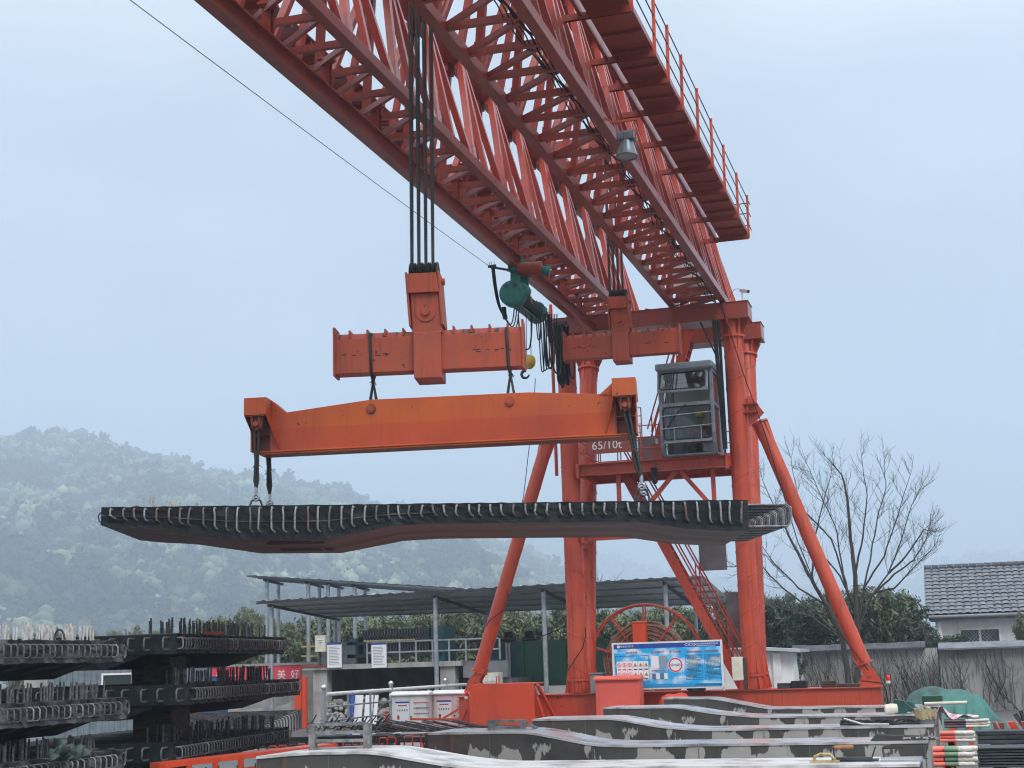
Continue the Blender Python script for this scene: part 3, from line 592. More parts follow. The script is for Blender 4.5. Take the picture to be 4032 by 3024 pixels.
# ---------------------------------------------------------------- hook blocks with cross arms
RUSTP = mat('rubbed_rusty_red', (.36, .06, .042), .6, col2=(.035, .035, .037), scale=6, lo=.5, hi=.58, bump=.2, bscale=30, stretch=(1, .3, .3))
def hookblock(cx, cy, psi, ztop, lab, lean):
    """local frame: origin under the block, u along the cross arm"""
    t = thing('hook_block', lab, 'hook block', (cx, cy, ztop), local=True); t.rotation_euler = (0, 0, psi)
    # z measured from the arm's top
    m = MB(); m.box((-1.3, -.14, -.50), (1.3, .14, -.02)); m.cyl((-1.3, 0, -.02 - .02), (1.3, 0, -.02 - .02), .11, 16)
    arm = m.build('cross_arm', ARMR, t, bevel=.006)
    for x in (-1.285, 1.285):
        m = MB(); m.box((x - .015, -.17, -.53), (x + .015, .17, .14)); m.build('end_plate', ARMR, arm)
    for s in (-1, 1):
        for k in range(5):
            x = s * (1.06 - k * .245 + .02); mm = MB(); mm.prism([(x - .016, -.12, -.0), (x + .016, -.12, 0), (x + .012, -.12, .10), (x - .012, -.12, .10)], (0, .24, 0)); mm.build('rope_stop', ARMR, arm)
    for x0, x1 in ((-1.27, -.42), (.42, 1.27)): m = MB(); m.tube([(x0, 0, -.04), (x1, 0, -.04)], .1125, 20); m.build('rope_worn_patch', RUSTP, arm, smooth=50)
    r5 = random.Random(int(cy))
    for k in range(16): x = r5.choice((-1, 1)) * r5.uniform(.5, 1.2); z = -.24 - .05 * r5.random(); m = MB(); m.box((x, -.1415, z), (x + r5.uniform(.03, .09), -.1405, z + r5.uniform(.006, .014))); m.build('scuff_mark', BLACK, arm)
    m = MB(); m.box((-.185, -.26, -.63), (.185, .26, .0)); m.build('hanger_box', ARMR, t, bevel=.008)
    L_ = lambda z: lean * z
    m = MB(); m.prism([(-.2 + L_(0), -.2, .0), (.2 + L_(0), -.2, 0), (.19 + L_(.55), -.2, .55), (-.19 + L_(.55), -.2, .55)], (0, .4, 0)); m.build('swivel_plate', ARMR, t, bevel=.006)
    m = MB(); c = Vector((L_(.3), -.2, .29)); m.cyl(c, c - Vector((0, .02, 0)), .135, 28); m.cyl(c - Vector((0, .02, 0)), c - Vector((0, .06, 0)), .055, 18); m.build('pin_cap', ARMR, t, smooth=35)
    m = MB(); z0, z1 = .55, .82; m.prism([(-.215 + L_(z0), -.27, z0), (.2 + L_(z0), -.27, z0), (.19 + L_(z1), -.27, z1), (-.235 + L_(z1), -.27, z1)], (0, .54, 0))
    for x in (-.225, .215): m.prism([(x - .015 + L_(.1), -.24, .1), (x + .015 + L_(.1), -.24, .1), (x + .012 + L_(.85), -.24, .85), (x - .018 + L_(.85), -.24, .85)], (0, .48, 0))
    m.cyl((.2 + L_(.75), 0, .75), (.27 + L_(.75), 0, .75), .05, 12); m.build('sheave_housing', ARMR, t, bevel=.005)
    for k in range(4):
        for e in (-.034, .034):
            x = -.155 + k * .103 + L_(.85) + e * .7; mm = MB(); mm.lathe([(.08, -.016), (.225, -.016), (.235, -.010), (.205, 0), (.235, .010), (.225, .016), (.08, .016)], (x, 0, .80), axis=(1, 0, 0), n=26)
            mm.build('sheave', ROPE, t, smooth=40)
    return t
hb1 = hookblock(-6.60, 18.6, math.radians(12.3), 6.315, 'red sheave block with cross arm carrying the orange lifting beam', -.055)
hb2 = hookblock(-6.63, 31.4, math.radians(4), 8.96, 'empty red sheave block with cross arm, farther back near crane legs', -.035)
def falls(hb, cx, cy, psi, zb, zt, lab, grp, y_up):
    for k in range(4):
        for v in (-.17, .17):
            u = -.155 + k * .097 - .05 - (.035 if v > 0 else 0); cs, sn = math.cos(psi), math.sin(psi)
            p = Vector((cx + u * cs - v * sn, cy + u * sn + v * cs, zb)); q = Vector((cx + u * cs + .0 - v * sn * .8 + .02, y_up + v * 1.2 + u * sn, zt))
            n = 14; pts = [p.lerp(q, i / n) for i in range(n + 1)]
            m = MB(); m.tube(pts, .018, 8); m.build('hoist_rope', ROPE, smooth=60, label=lab, cat='wire rope', group=grp, origin=p)
falls(hb1, -6.60, 18.6, math.radians(12.3), 7.2, 13.1, 'taut dark wire rope running up from the loaded hook block', 'ropes of the loaded hook block', 18.75)
falls(hb2, -6.63, 31.4, math.radians(4), 9.85, 13.1, 'taut dark wire rope running up from the empty far hook block', 'ropes of the empty hook block', 31.4)

# ---------------------------------------------------------------- lifting beam
ORANGL = mat('reddish_orange_paint', (.50, .068, .014), .4, col2=(.38, .045, .014), scale=1.1, lo=.42, hi=.68, bump=.06, bscale=25, streak=.4, col3=(.25, .05, .02))
LBX, LBY, LBZ, LBP = -6.44, 18.6, 4.79, math.radians(9)
LB = thing('lifting_beam', 'long bright orange lifting beam slung under the cross arm', 'lifting beam', (LBX, LBY, LBZ), local=True); LB.rotation_euler = (0, 0, LBP)
m = MB(); m.prism([(-2.34, -.15, .02), (2.34, -.15, .02), (2.34, -.15, .55), (1.2, -.15, .64), (-.95, -.15, .655), (-2.34, -.15, .52)], (0, .3, 0)); m.box((-2.5, -.18, 0), (2.5, .18, .02)); m.box((-2.5, -.165, -.025), (2.5, .165, 0))
m.build('beam_web', ORANGE, LB, bevel=.005)
for v in (-.152, .15): m = MB(); m.box((-2.335, v, .022), (2.335, v + .002, .32)); m.build('lower_web_plate', ORANGL, LB)
for s in (-1, 1):
    m = MB(); U = lambda u: s * u
    m.prism([(U(2.325), -.40, .485), (U(2.325), -.40, .722), (U(2.325), -.08, .722), (U(2.325), .15, .54), (U(2.325), .15, .485)], (s * .31, 0, 0))
    m.prism([(U(2.325), -.385, .485), (U(2.325), -.385, .717), (U(2.10), -.385, .485)], (0, .37, 0)) if False else m.prism([(U(2.324), -.15, .52), (U(2.324), -.15, .717), (U(2.11), -.15, .53)], (0, .27, 0))
    t_ = .016 * s
    m.add([(U(2.325), -.392, .485), (U(2.325), -.15, .485), (U(2.19), -.152, .0), (U(2.325) + t_, -.392, .485), (U(2.325) + t_, -.15, .485), (U(2.19) + t_, -.152, .0)], [(0, 1, 2), (5, 4, 3), (0, 3, 4, 1), (1, 4, 5, 2), (2, 5, 3, 0)])
    m.add([(U(2.62), -.392, .485), (U(2.62), -.15, .485), (U(2.60), -.152, .3), (U(2.62) + t_, -.392, .485), (U(2.62) + t_, -.15, .485), (U(2.60) + t_, -.152, .3)], [(0, 1, 2), (5, 4, 3), (0, 3, 4, 1), (1, 4, 5, 2), (2, 5, 3, 0)])
    m.box((U(2.60), -.15, .02), (U(2.62), .14, .42))
    br = m.build('end_bracket', ORANGE, LB, bevel=.004)
    m = MB(); m.box((U(2.285), .10, .02), (U(2.60), .115, .485)); m.box((U(2.342), -.14, .02), (U(2.352), .10, .484)); m.box((U(2.352), -.13, .25), (U(2.60), .10, .262)); m.box((U(2.352), -.38, .47), (U(2.60), .10, .484)); m.build('pocket_shade_lining', REDOX, br)  # dark red on the pocket plates adds the pocket's shade to their maroon paint
    for v in (-.30, .20):
        m = MB()
        for e in (-.05, .05):
            x = s * 2.48 + e; m.prism([(x - .008, v - .001 - .09, .49), (x - .008, v + .09, .49), (x - .008, v + .06, .32), (x - .008, v, .285), (x - .008, v - .06, .32)], (.016, 0, 0))
        m.prism([(s * 2.48 - .10, v - .02, .485), (s * 2.48 + .10, v - .02, .485), (s * 2.48 + .07, v - .02, .34), (s * 2.48, v - .02, .285), (s * 2.48 - .07, v - .02, .34)], (0, .03, 0))
        m.cyl((s * 2.48, v - .08, .37), (s * 2.48, v + .07, .37), .035, 12); m.build('clevis', RUSTSHADE, br)
for s in (-1, 1):
    m = MB(); m.cyl((s * .943, -.19, .525), (s * .943, .19, .525), .034, 18); m.cyl((s * .943, -.178, .525), (s * .943, -.15, .525), .058, 22); m.build('lifting_pin', ARMR, LB, smooth=35); m = MB(); m.cyl((s * .943, -.1545, .525), (s * .943, -.15, .525), .068, 22); m.build('pin_shadow_ring', RUSTSHADE, LB, smooth=35)  # dark ring round the pin head, its shadow put into the colour
def LBp(u, v, w):
    c, s = math.cos(LBP), math.sin(LBP); return Vector((LBX + u * c - v * s, LBY + u * s + v * c, LBZ + w))
def H1(u, v, w):
    p = math.radians(12.3); c, s = math.cos(p), math.sin(p); return Vector((-6.6 + u * c - v * s, 18.6 + u * s + v * c, 6.315 + w))
def fray(m, c, r, n=26, up=-1, mi=1):
    for i in range(n):
        d = Vector((random.gauss(0, .5), random.gauss(0, .5), up * random.uniform(.3, 1.2))).normalized(); m.tube([c, c + d * random.uniform(.4, 1) * r], .0045, 4, mi=mi, r2=.002)
for i, s in enumerate((-1, 1)):
    pin = LBp(s * .943, 0, .6); ua = (pin.x + 6.6) * math.cos(math.radians(12.3)) + (pin.y - 18.6) * math.sin(math.radians(12.3)) + (-.01 if s < 0 else -.03); top = H1(ua, 0, .08); K = pin + Vector((0, 0, .33))
    m = MB()
    for v in (-.155, .155):
        pts = [top, H1(ua, v, .03), H1(ua + .01, v, -.25), H1(ua + .012, v * .9, -.5), K]
        m.tube([top + Vector((0, 0, -.02))] + pts[1:], .022, 7)
        mid = pts[-1]
        m.tube([mid, pin + LBp(-.055, v * .3, -.02) - LBp(0, 0, 0)], .015, 6); m.tube([mid, pin + LBp(.055, v * .3, -.02) - LBp(0, 0, 0)], .015, 6)
    fray(m, K + Vector((0, 0, .02)), .09, 30, mi=1 if s < 0 else 0)
    m.build('rope_sling', [ROPE, FRAY], smooth=60, label='thick black rope sling hanging the orange beam from the cross arm, %s one' % ('left' if s < 0 else 'right'), cat='rope sling', group='slings above the lifting beam', origin=pin)

# ---------------------------------------------------------------- hoisted deck slab
SP, SPSI, STIL = Vector((-6.628, 18.5, 3.896)), math.radians(17.27), math.radians(-.98)
SROT = Matrix.Rotation(SPSI, 4, 'Z') @ Matrix.Rotation(-STIL, 4, 'Y') @ Matrix.Rotation(math.radians(-.6), 4, 'X')
PROF = [(-4.06, -.225), (-3.76, -.26), (-3.28, -.29), (-2.35, -.43), (-1.25, -.437), (-.4, -.28), (.1, -.255), (2.7, -.262), (3.3, -.36), (3.85, -.395), (4.08, -.392)]
def pz(u):
    for (a, za), (b, zb) in zip(PROF, PROF[1:]):
        if a <= u <= b: return za + (zb - za) * (u - a) / (b - a)
    return PROF[-1][1]
def rough_face(poly_fn, nu, nw, amp, rng):
    pass
def slabbody(x0, x1, W, prof, side, bottom, parent, name='slab_body', amp=.012, topm=None):
    """prism with the soffit profile; sides broken up into small uneven facets"""
    us = sorted(set(list(np.linspace(x0, x1, int((x1 - x0) / .09))) + [a for a, _ in prof if x0 <= a <= x1]))
    def z_(u):
        for (a, za), (b, zb) in zip(prof, prof[1:]):
            if a - 1e-6 <= u <= b + 1e-6: return za + (zb - za) * (u - a) / (b - a)
        return prof[-1][1]
    bm = bmesh.new(); nw = 6; r = random.Random(5); mats = [side, bottom, topm or side]
    gr = {}
    for sv in (-1, 1):
        for i, u in enumerate(us):
            for j in range(nw + 1):
                w = z_(u) * j / nw; e = amp * r.uniform(-1, .4) if 0 < j < nw else 0
                gr[sv, i, j] = bm.verts.new((u + (r.uniform(-1, 1) * amp * .6 if 0 < i < len(us) - 1 else 0), sv * (W / 2 + e), w + (r.uniform(-.006, .004) if j == 0 else 0)))
    n = len(us)
    for sv in (-1, 1):
        for i in range(n - 1):
            for j in range(nw):
                q = [gr[sv, i, j], gr[sv, i, j + 1], gr[sv, i + 1, j + 1], gr[sv, i + 1, j]]
                f = bm.faces.new(q if sv < 0 else q[::-1]); f.material_index = 0
    for i in range(n - 1):
        bm.faces.new([gr[-1, i, 0], gr[-1, i + 1, 0], gr[1, i + 1, 0], gr[1, i, 0]]).material_index = 2
        bm.faces.new([gr[-1, i, nw], gr[1, i, nw], gr[1, i + 1, nw], gr[-1, i + 1, nw]]).material_index = 1
    for i in (0, n - 1):
        f = bm.faces.new([gr[-1, i, j] for j in range(nw + 1)] + [gr[1, i, j] for j in range(nw, -1, -1)]); f.material_index = 0
    bmesh.ops.recalc_face_normals(bm, faces=bm.faces)
    me = bpy.data.meshes.new(name); bm.to_mesh(me); bm.free()
    for q in mats: me.materials.append(q)
    o = bpy.data.objects.new(name, me); COL.objects.link(o); o.parent = parent; ORG[o.name] = Vector((0, 0, 0)); return o
HS = thing('deck_slab', 'long dark concrete deck slab hanging in mid-air from the orange lifting beam', 'concrete slab', SP, local=True)
HS.rotation_euler = SROT.to_euler()
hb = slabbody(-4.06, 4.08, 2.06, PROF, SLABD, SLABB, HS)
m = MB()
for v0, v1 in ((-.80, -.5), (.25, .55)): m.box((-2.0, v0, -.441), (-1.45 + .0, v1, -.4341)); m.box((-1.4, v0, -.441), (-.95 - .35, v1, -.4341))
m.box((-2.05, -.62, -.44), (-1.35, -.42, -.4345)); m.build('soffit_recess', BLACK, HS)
m = MB()
for a, b in (((-4.06, .35), (4.08, .5)),): pass
for (a, za), (b, zb) in zip(PROF, PROF[1:]):
    if b <= .11: m.beam((a, -1.034, za * .47), (b, -1.034, zb * .47), .012, .014)
m.build('pour_seam', SLABG, HS)
nst = 56; k = 0
for i in range(nst):
    u = -3.93 + i * (7.93 / (nst - 1)) + random.uniform(-.015, .015); zz = pz(u); lean = random.uniform(-.012, .012) 
    vf = -1.03; o = .05; r_ = .025
    pts = [(u + .03, vf + .05, -.045), (u, vf - o + r_, -.03), (u - .0, vf - o, -.05), (u + lean, vf - o, -.12), (u + lean, vf - o, zz + .14), (u + lean + .01, vf - o + .01, zz + .11), (u + lean + .045, vf + .04, zz + .085)]
    if random.random() < .25: w9 = random.uniform(-.035, .035); pts = [(p[0] + w9 * (q9 / 6) ** 1.5, p[1] - abs(w9) * .5 * math.sin(q9 / 6 * 3.14), p[2]) for q9, p in enumerate(pts)]
    m = MB(); m.tube(pts, .0125, 6); m.build('stirrup', random.choice((REBAR, REBAR, REBAR, REBARM, RUSTB)), HS, smooth=60)
for i in range(24):
    v = -.98 + i * .085; m = MB(); x = 4.07; e = .56 - .008 * i
    m.tube([(x - .05, v, -.06), (x + e - .06, v, -.06), (x + e, v, -.10), (x + e, v, -.29), (x + e - .06, v, -.335), (x - .05, v, -.335)], .0125, 6); m.build('end_loop', (REBAR, REBARM, REBARD, REBARM)[i % 4], HS, smooth=60)
for i in range(3):
    m = MB(); v = -.9 + i * .35; x = -4.05; m.tube([(x + .05, v, -.05), (x - .06, v, -.06), (x - .08, v, -.10), (x - .06, v, -.17), (x + .05, v, -.18)], .010, 6); m.build('end_loop', REBARD, HS, smooth=60)
for i in range(34):
    u = -3.62 + (i % 17) * .047 + random.uniform(-.01, .01); v = random.choice((-.55, -.2, .2, .6)); m = MB(); m.tube([(u, v, -.02), (u + random.uniform(-.01, .01), v, .175 * (1.15 - .045 * (i % 17)))], .0125, 6); m.build('shear_bar', WBAR, HS)
m = MB(); m.prism([(-4.0, -.6, 0), (-3.7, -.6, 0), (-3.72, -.6, .07), (-3.98, -.6, .0)], (0, 1.2, 0)); m.build('end_upstand', SLABB, HS)
def HSp(u, v, w): return SP + SROT.to_3x3() @ Vector((u, v, w))
for s, v in ((-1, -.45), (-1, .5), (1, -.45), (1, .5)):
    # u of lifting loops below the beam ends
    base = LBp(s * 2.48, v * .66, 0)
    loc = SROT.to_3x3().transposed() @ (base - SP); u = loc.x + (.0 if s < 0 else .18); vv = loc.y
    m = MB(); m.tube([HSp(u - .10, vv, -.03) - HSp(0, 0, 0) * 0 if False else (u - .10, vv, -.03), (u - .085, vv, .12), (u - .06, vv, .19), (u, vv, .225), (u + .06, vv, .19), (u + .085, vv, .12), (u + .10, vv, -.03)], .014, 7); m.build('lifting_loop', REBARD, HS, smooth=60)
    hook = HSp(u, vv, .215); pin = LBp(s * 2.48, (.20 if v > 0 else -.30), .37)
    m = MB(); mid = pin.lerp(hook, .5); ax = Vector((math.cos(LBP), math.sin(LBP), 0)) * .028
    for kk in (-1, 1):
        m.tube([pin + ax * kk * 1.2, pin.lerp(hook, .25) + ax * kk, mid + ax * kk * .5, pin.lerp(hook, .75) + ax * kk * .9, hook + Vector((0, 0, .13))], .018, 7)
        m.tube([pin + ax * kk * .3 + Vector((0, .04, 0)), mid + ax * -kk * .35 + Vector((0, .03, 0)), hook + Vector((0, 0, .13))], .015, 6)
    fray(m, mid - Vector((0, 0, .02)), .11, 34); fray(m, pin.lerp(hook, .33 if v > 0 else .42), .10, 20, up=1, mi=0 if v > 0 else 1)
    lab = '%s wire rope sling between the orange beam and the hanging slab, %s side' % ('left' if s < 0 else 'right', 'front' if v < 0 else 'rear')
    t = thing('rope_sling', lab, 'rope sling', pin, 'slings carrying the slab'); m.build('rope', [ROPE, FRAY], t, smooth=60)
    m = MB(); m.tube(arc(hook + Vector((0, 0, .02)), .038, 0, 6.283, ax.normalized(), (0, 0, 1), 18), .017, 8, closed=False); m.lathe([(.02, .05), (.024, .12), (.016, .17)], hook, n=10); m.build('shackle', GALV, t, smooth=60)
# ================================================================ MONORAIL HOIST
hx, hy = -8.06, 27.5
zc = P(2012, 1152, Y=hy).z
EH = thing('electric_hoist', 'teal electric hoist hanging under the runway beam with yellow hook block', 'electric hoist', (hx, hy, zc))
xc = P(2012, 1152, Y=hy).x
m = MB(); m.lathe([(.22, 0), (.255, .02), (.262, .06), (.262, .26), (.235, .34), (.21, .36)], (xc, hy, zc), axis=(0, 1, 0), n=32)
m.lathe([(.10, 0), (.13, .03), (.13, .26), (.1, .3)], (xc + .21, hy + .03, zc + .06), axis=(0, 1, 0), n=22)
m.lathe([(.2, .0), (.2, .02)], (xc, hy - .012, zc), axis=(0, 1, 0), n=28)
m.build('gearbox_cover', HOIST, EH, smooth=35)
m = MB(); m.lathe([(.165, .34), (.165, 1.75)], (xc, hy, zc), axis=(0, 1, 0), n=26)
for k in range(16): m.lathe([(.172, .42 + k * .07), (.180, .45 + k * .07), (.172, .48 + k * .07)], (xc, hy, zc), axis=(0, 1, 0), n=24)
m.build('rope_drum', ROPE, EH, smooth=40)
m = MB(); m.prism([(xc - .19, hy + .3, zc - .12), (xc - .05, hy + .3, zc - .24), (xc + .1, hy + .3, zc - .22), (xc + .1, hy + .3, zc - .19), (xc - .04, hy + .3, zc - .205), (xc - .17, hy + .3, zc - .1)], (0, 1.6, 0)); m.lathe([(.2, 1.7), (.22, 1.74), (.22, 1.95), (.16, 2.02)], (xc, hy, zc), axis=(0, 1, 0), n=28)
for k in range(14):
    a = k * .45; m.beam((xc + .215 * math.cos(a), hy + 1.72, zc + .215 * math.sin(a)), (xc + .215 * math.cos(a), hy + 1.98, zc + .215 * math.sin(a)), .02, .03)
m.build('drum_housing', HOIST, EH, smooth=35)
m = MB(); m.tube(arc((xc, hy + .75, zc), .20, -.3, 2.6, (1, 0, 0), (0, 0, 1)), .014, 5); m.tube(arc((xc, hy + .85, zc), .20, -.3, 2.6, (1, 0, 0), (0, 0, 1)), .012, 5); m.build('rope_guide', YELR, EH)
m = MB()
for dx in (-.13, .13):
    m.prism([(-8.0 + dx - .012, hy + .25, 9.68), (-8.0 + dx - .012, hy + .95, 9.68), (-8.0 + dx - .012, hy + .9, 9.95), (-8.0 + dx - .012, hy + .3, 9.95)], (.024, 0, 0))
    for yy in (.4, .8): m.cyl((-8.0 + dx * .9 - .03, hy + yy, 9.845), (-8.0 + dx * .9 + .03, hy + yy, 9.845), .07, 14)
m.cyl((-8.16, hy + .3, 9.70), (-7.84, hy + .3, 9.70), .03, 10); m.cyl((-8.16, hy + .9, 9.70), (-7.84, hy + .9, 9.70), .03, 10)
m.prism([(-8.1, hy + .3, 9.7), (-7.9, hy + .3, 9.7), (xc + .1, hy + .3, zc + .2), (xc - .1, hy + .3, zc + .2)], (0, .06, 0)); m.prism([(-8.1, hy + .9, 9.7), (-7.9, hy + .9, 9.7), (xc + .1, hy + .9, zc + .15), (xc - .1, hy + .9, zc + .15)], (0, .06, 0))
m.build('trolley', HOIST, EH, smooth=35)
a = P(2035, 1058, Y=hy + .3); m = MB(); m.cyl((a.x, hy + .35, a.z), (a.x + .50, hy + .38, a.z - .02), .14, 24); m.build('travel_motor_cover', REDOX, EH, smooth=35)
m = MB(); m.cyl((a.x + .5, hy + .45, a.z - .06), (a.x + .64, hy + .46, a.z - .07), .095, 18); m.cyl((a.x - .12, hy + .3, a.z + .02), (a.x, hy + .32, a.z), .1, 16); m.build('travel_motor', HOIST, EH, smooth=35)
m = MB(); b = P(1925, 1050, Y=hy + .1); m.beam(b, (-8.05, hy + .5, 9.72), .05, .035); m.beam(b + Vector((-.02, 0, 0)), b + Vector((.14, .05, .02)), .04, .05)
for k in range(3): m.tube([b + Vector((.01 + .05 * k, 0, .02)), b + Vector((.01 + .05 * k, 0, .10))], .005, 4)
m.build('cable_arm', STEELD, EH)
def hang(p, q, drop, r, n=18):
    p, q = Vector(p), Vector(q); pts = []
    for i in range(n + 1):
        t = i / n; z = p.z + (q.z - p.z) * t - drop * (1 - (2 * t - 1) ** 4); pts.append((p.x + (q.x - p.x) * t, p.y + (q.y - p.y) * t, z))
    return pts
m = MB()
for k in range(3): m.tube(hang(b + Vector((.06 + .02 * k, .02 * k, -.04)), (xc - .02 + .05 * k, hy + .3, zc - .2), .62 + .05 * k, .014), .013, 5)
for k in range(7):
    x0 = P(2110 + 9 * k, 1235, Y=hy + 1.2); m.tube(hang(x0, x0 + Vector((.07 + .01 * k, .1, .0)), (1.25 - .03 * k) if k not in (0, 6) else .55, .012), .013, 5)
m.tube(hang(P(2040, 1240, Y=hy + .6), P(2095, 1240, Y=hy + 1.), .72, .013), .016, 6)
m.tube(hang(P(2160, 1240, Y=hy + 1.3), P(2212, 1290, Y=hy + 4), 1.15, .013), .017, 6)
m.tube([P(2108, 1490, Y=hy + 1), P(2102, 1600, Y=hy + 1), P(2062, 1950, Y=hy + 1), P(2040, 2050, Y=hy + 1)], .008, 4)
m.build('pendant_cable', BLACK, EH, smooth=60)
m = MB(); c = P(1984, 1237, Y=hy + .2); m.tube([c + Vector((0, 0, .14)), c + Vector((.01, 0, 0)), c + Vector((.03, 0, -.1))], .05, 8); m.build('cable_coil', BLACK, EH, smooth=60)
c = P(2082, 1425, Y=hy + 1.0)
m = MB()
for x in (2072, 2090): m.tube([P(x, 1230, Y=hy + 1.0), c + Vector((-.05 if x < 2080 else .05, 0, .05))], .008, 5)
m.build('hoist_rope', ROPE, EH)
m = MB(); m.lathe([(.13, -.06), (.145, -.05), (.145, -.02), (.11, 0), (.145, .02), (.145, .05), (.13, .06)], c, axis=(.5, 1, 0), n=26); pu = m.build('hook_pulley', YELLOW, EH, smooth=35)
m = MB(); h = c + Vector((-.08, 0, -.16)); m.cyl(h + Vector((.03, 0, .1)), h, .03, 10); m.tube(arc(h + Vector((0, 0, -.09)), .08, 1.4, 6.1, (1, 0, 0), (0, 0, 1), 16), .04, 8, r2=.018); m.build('hook', STEELD, pu, smooth=60)
for s_, x in (('凯', -.09), ('澄', .08)): text(s_, .11, INK, EH, at4(xc + x, hy - .018, zc + .13))
# big looped cable bundle by the left column
a = P(2200, 1282, Y=33.5); t = thing('festoon_cable', 'thick looped bundle of black cables hanging beside the left crane column', 'cable bundle', a)
m = MB()
for k in range(15):
    x = a.x - .12 + .26 * (k / 14) + random.uniform(-.02, .02); y = a.y + random.uniform(-.1, .1); m.tube(hang((x, y, a.z + random.uniform(-.04, .02)), (x + random.uniform(.03, .12), y + .05, a.z - .03), 1.42 + random.uniform(-.18, .08), .02), .019, 6)
m.build('cable_loop', BLACK, t, smooth=60)
m = MB(); m.tube(hang(a + Vector((-.16, 0, -.05)), a + Vector((-.42, .2, .15)), 1.05, .02), .017, 6); m.tube(hang(a + Vector((.2, 0, -.15)), a + Vector((.36, 0, -.35)), 1.05, .02), .018, 6); m.build('loose_loop', BLACK, t, smooth=60)
m = MB(); m.box((a.x - .16, a.y - .06, a.z), (a.x + .2, a.y + .06, a.z + .08)); m.build('cable_clip', STEELD, t)
# thin messenger wire
p, q = P(505, -6, Y=13.6), P(1926, 1048, Y=hy + .1); m = MB(); m.tube(sag(p, q, .02, 30), .0055, 5); m.build('messenger_wire', BLACK, label='thin black wire stretched across the sky beside the runway beam', cat='wire', origin=q)
# mast poles beside left column carrying the cables
for i, (px0, px1) in enumerate((((2168, 1200), (2196, 2000)), ((2235, 1200), (2243, 1300)))):
    p, q = P(*px0, Y=35.9), P(*px1, Y=35.9); m = MB(); m.cyl(p, (p.x, 35.9, 6.5 if i == 0 else 9.8), .045, 10); m.build('service_mast', RED, CR)

# ================================================================ CASTING BEDS
BX1 = -.5
def bed(i, y, prof, lab, w=1.12):
    t = thing('casting_bed', lab, 'casting bed', (prof[0][0], y, 0), 'concrete casting beds in a row')
    # smooth the profile
    xs = np.linspace(prof[0][0], BX1, 70); zs = np.interp(xs, [a for a, _ in prof], [b for _, b in prof])
    k = np.array([1, 2, 3, 2, 1]) / 9; zp = np.pad(zs, 2, mode='edge'); zs = np.convolve(zp, k, 'valid')
    m = MB(); n = len(xs)
    top0 = [(x, y, z - .03) for x, z in zip(xs, zs)]; bot0 = [(x, y, 0) for x in xs]
    top1 = [(x, y + w, z - .03) for x, z in zip(xs, zs)]; bot1 = [(x, y + w, 0) for x in xs]
    vs = top0 + bot0 + top1 + bot1; fs = []
    for j in range(n - 1):
        fs += [(j, n + j, n + j + 1, j + 1), (2 * n + j, 2 * n + j + 1, 3 * n + j + 1, 3 * n + j), (j, j + 1, 2 * n + j + 1, 2 * n + j), (n + j, 3 * n + j, 3 * n + j + 1, n + j + 1)]
    fs += [(0, 2 * n, 3 * n, n), (n - 1, 2 * n - 1, 4 * n - 1, 3 * n - 1)]
    m.add(vs, fs); m.build('bed_body', BEDS, t)
    m = MB(); o = .012
    a0 = [(x, y - o, z - .03) for x, z in zip(xs, zs)]; a1 = [(x, y - o, z) for x, z in zip(xs, zs)]; b1 = [(x, y + w + o, z) for x, z in zip(xs, zs)]; b0 = [(x, y + w + o, z - .03) for x, z in zip(xs, zs)]
    vs = a0 + a1 + b1 + b0; fs = []
    for j in range(n - 1):
        for q in range(4):
            r = (q + 1) % 4; fs.append((q * n + j, q * n + j + 1, r * n + j + 1, r * n + j))
    fs += [(0, n, 2 * n, 3 * n), (n - 1, 4 * n - 1, 3 * n - 1, 2 * n - 1)]
    m.add(vs, fs); m.build('bed_top', BEDT if i else BEDG, t)
    m = MB()
    for x in np.arange(prof[0][0] + .9, BX1, 1.45):
        z = float(np.interp(x, xs, zs)); m.box((x - .006, y - .004, .02), (x + .006, y + .01, z - .05))
    m.box((prof[0][0] + .01, y - .004, .545), (BX1 - .01, y + .01, .557))
    m.build('formwork_seam', CONCD, t)
    return t
HI, LO = .975, .768
bed(0, 16.0, [(-7.896, .925), (-7.35, .965), (-6.48, .97), (-6.23, .93), (-5.6, .82), (-5.1, .77), (BX1, LO)], 'nearest casting bed at the bottom edge, with tools lying on its low top')
bed(1, 20.0, [(-7.236, HI), (-5.812, HI), (-5.346, .885), (-4.888, .79), (-4.4, LO), (BX1, LO)], 'second casting bed from the front, with one tall pale dry patch and rust runs')
bed(2, 24.1, [(-6.887, HI), (-5.532, HI), (-4.743, .825), (-4.1, .765), (BX1, LO)], 'third casting bed from the front, with black hoses and a mortar bucket on top')
bed(3, 28.4, [(-6.687, 1.0), (-5.278, .995), (-4.606, .87), (-3.848, .79), (-2.958, LO), (BX1, LO)], 'fourth casting bed from the front, with a green sheet roll and rubble on top')
bed(4, 32.5, [(-6.3, 1.05), (-5.23, 1.03), (-4.577, .90), (-4.039, .79), (BX1, LO)], 'farthest casting bed, right in front of the crane ground beam', w=.95)
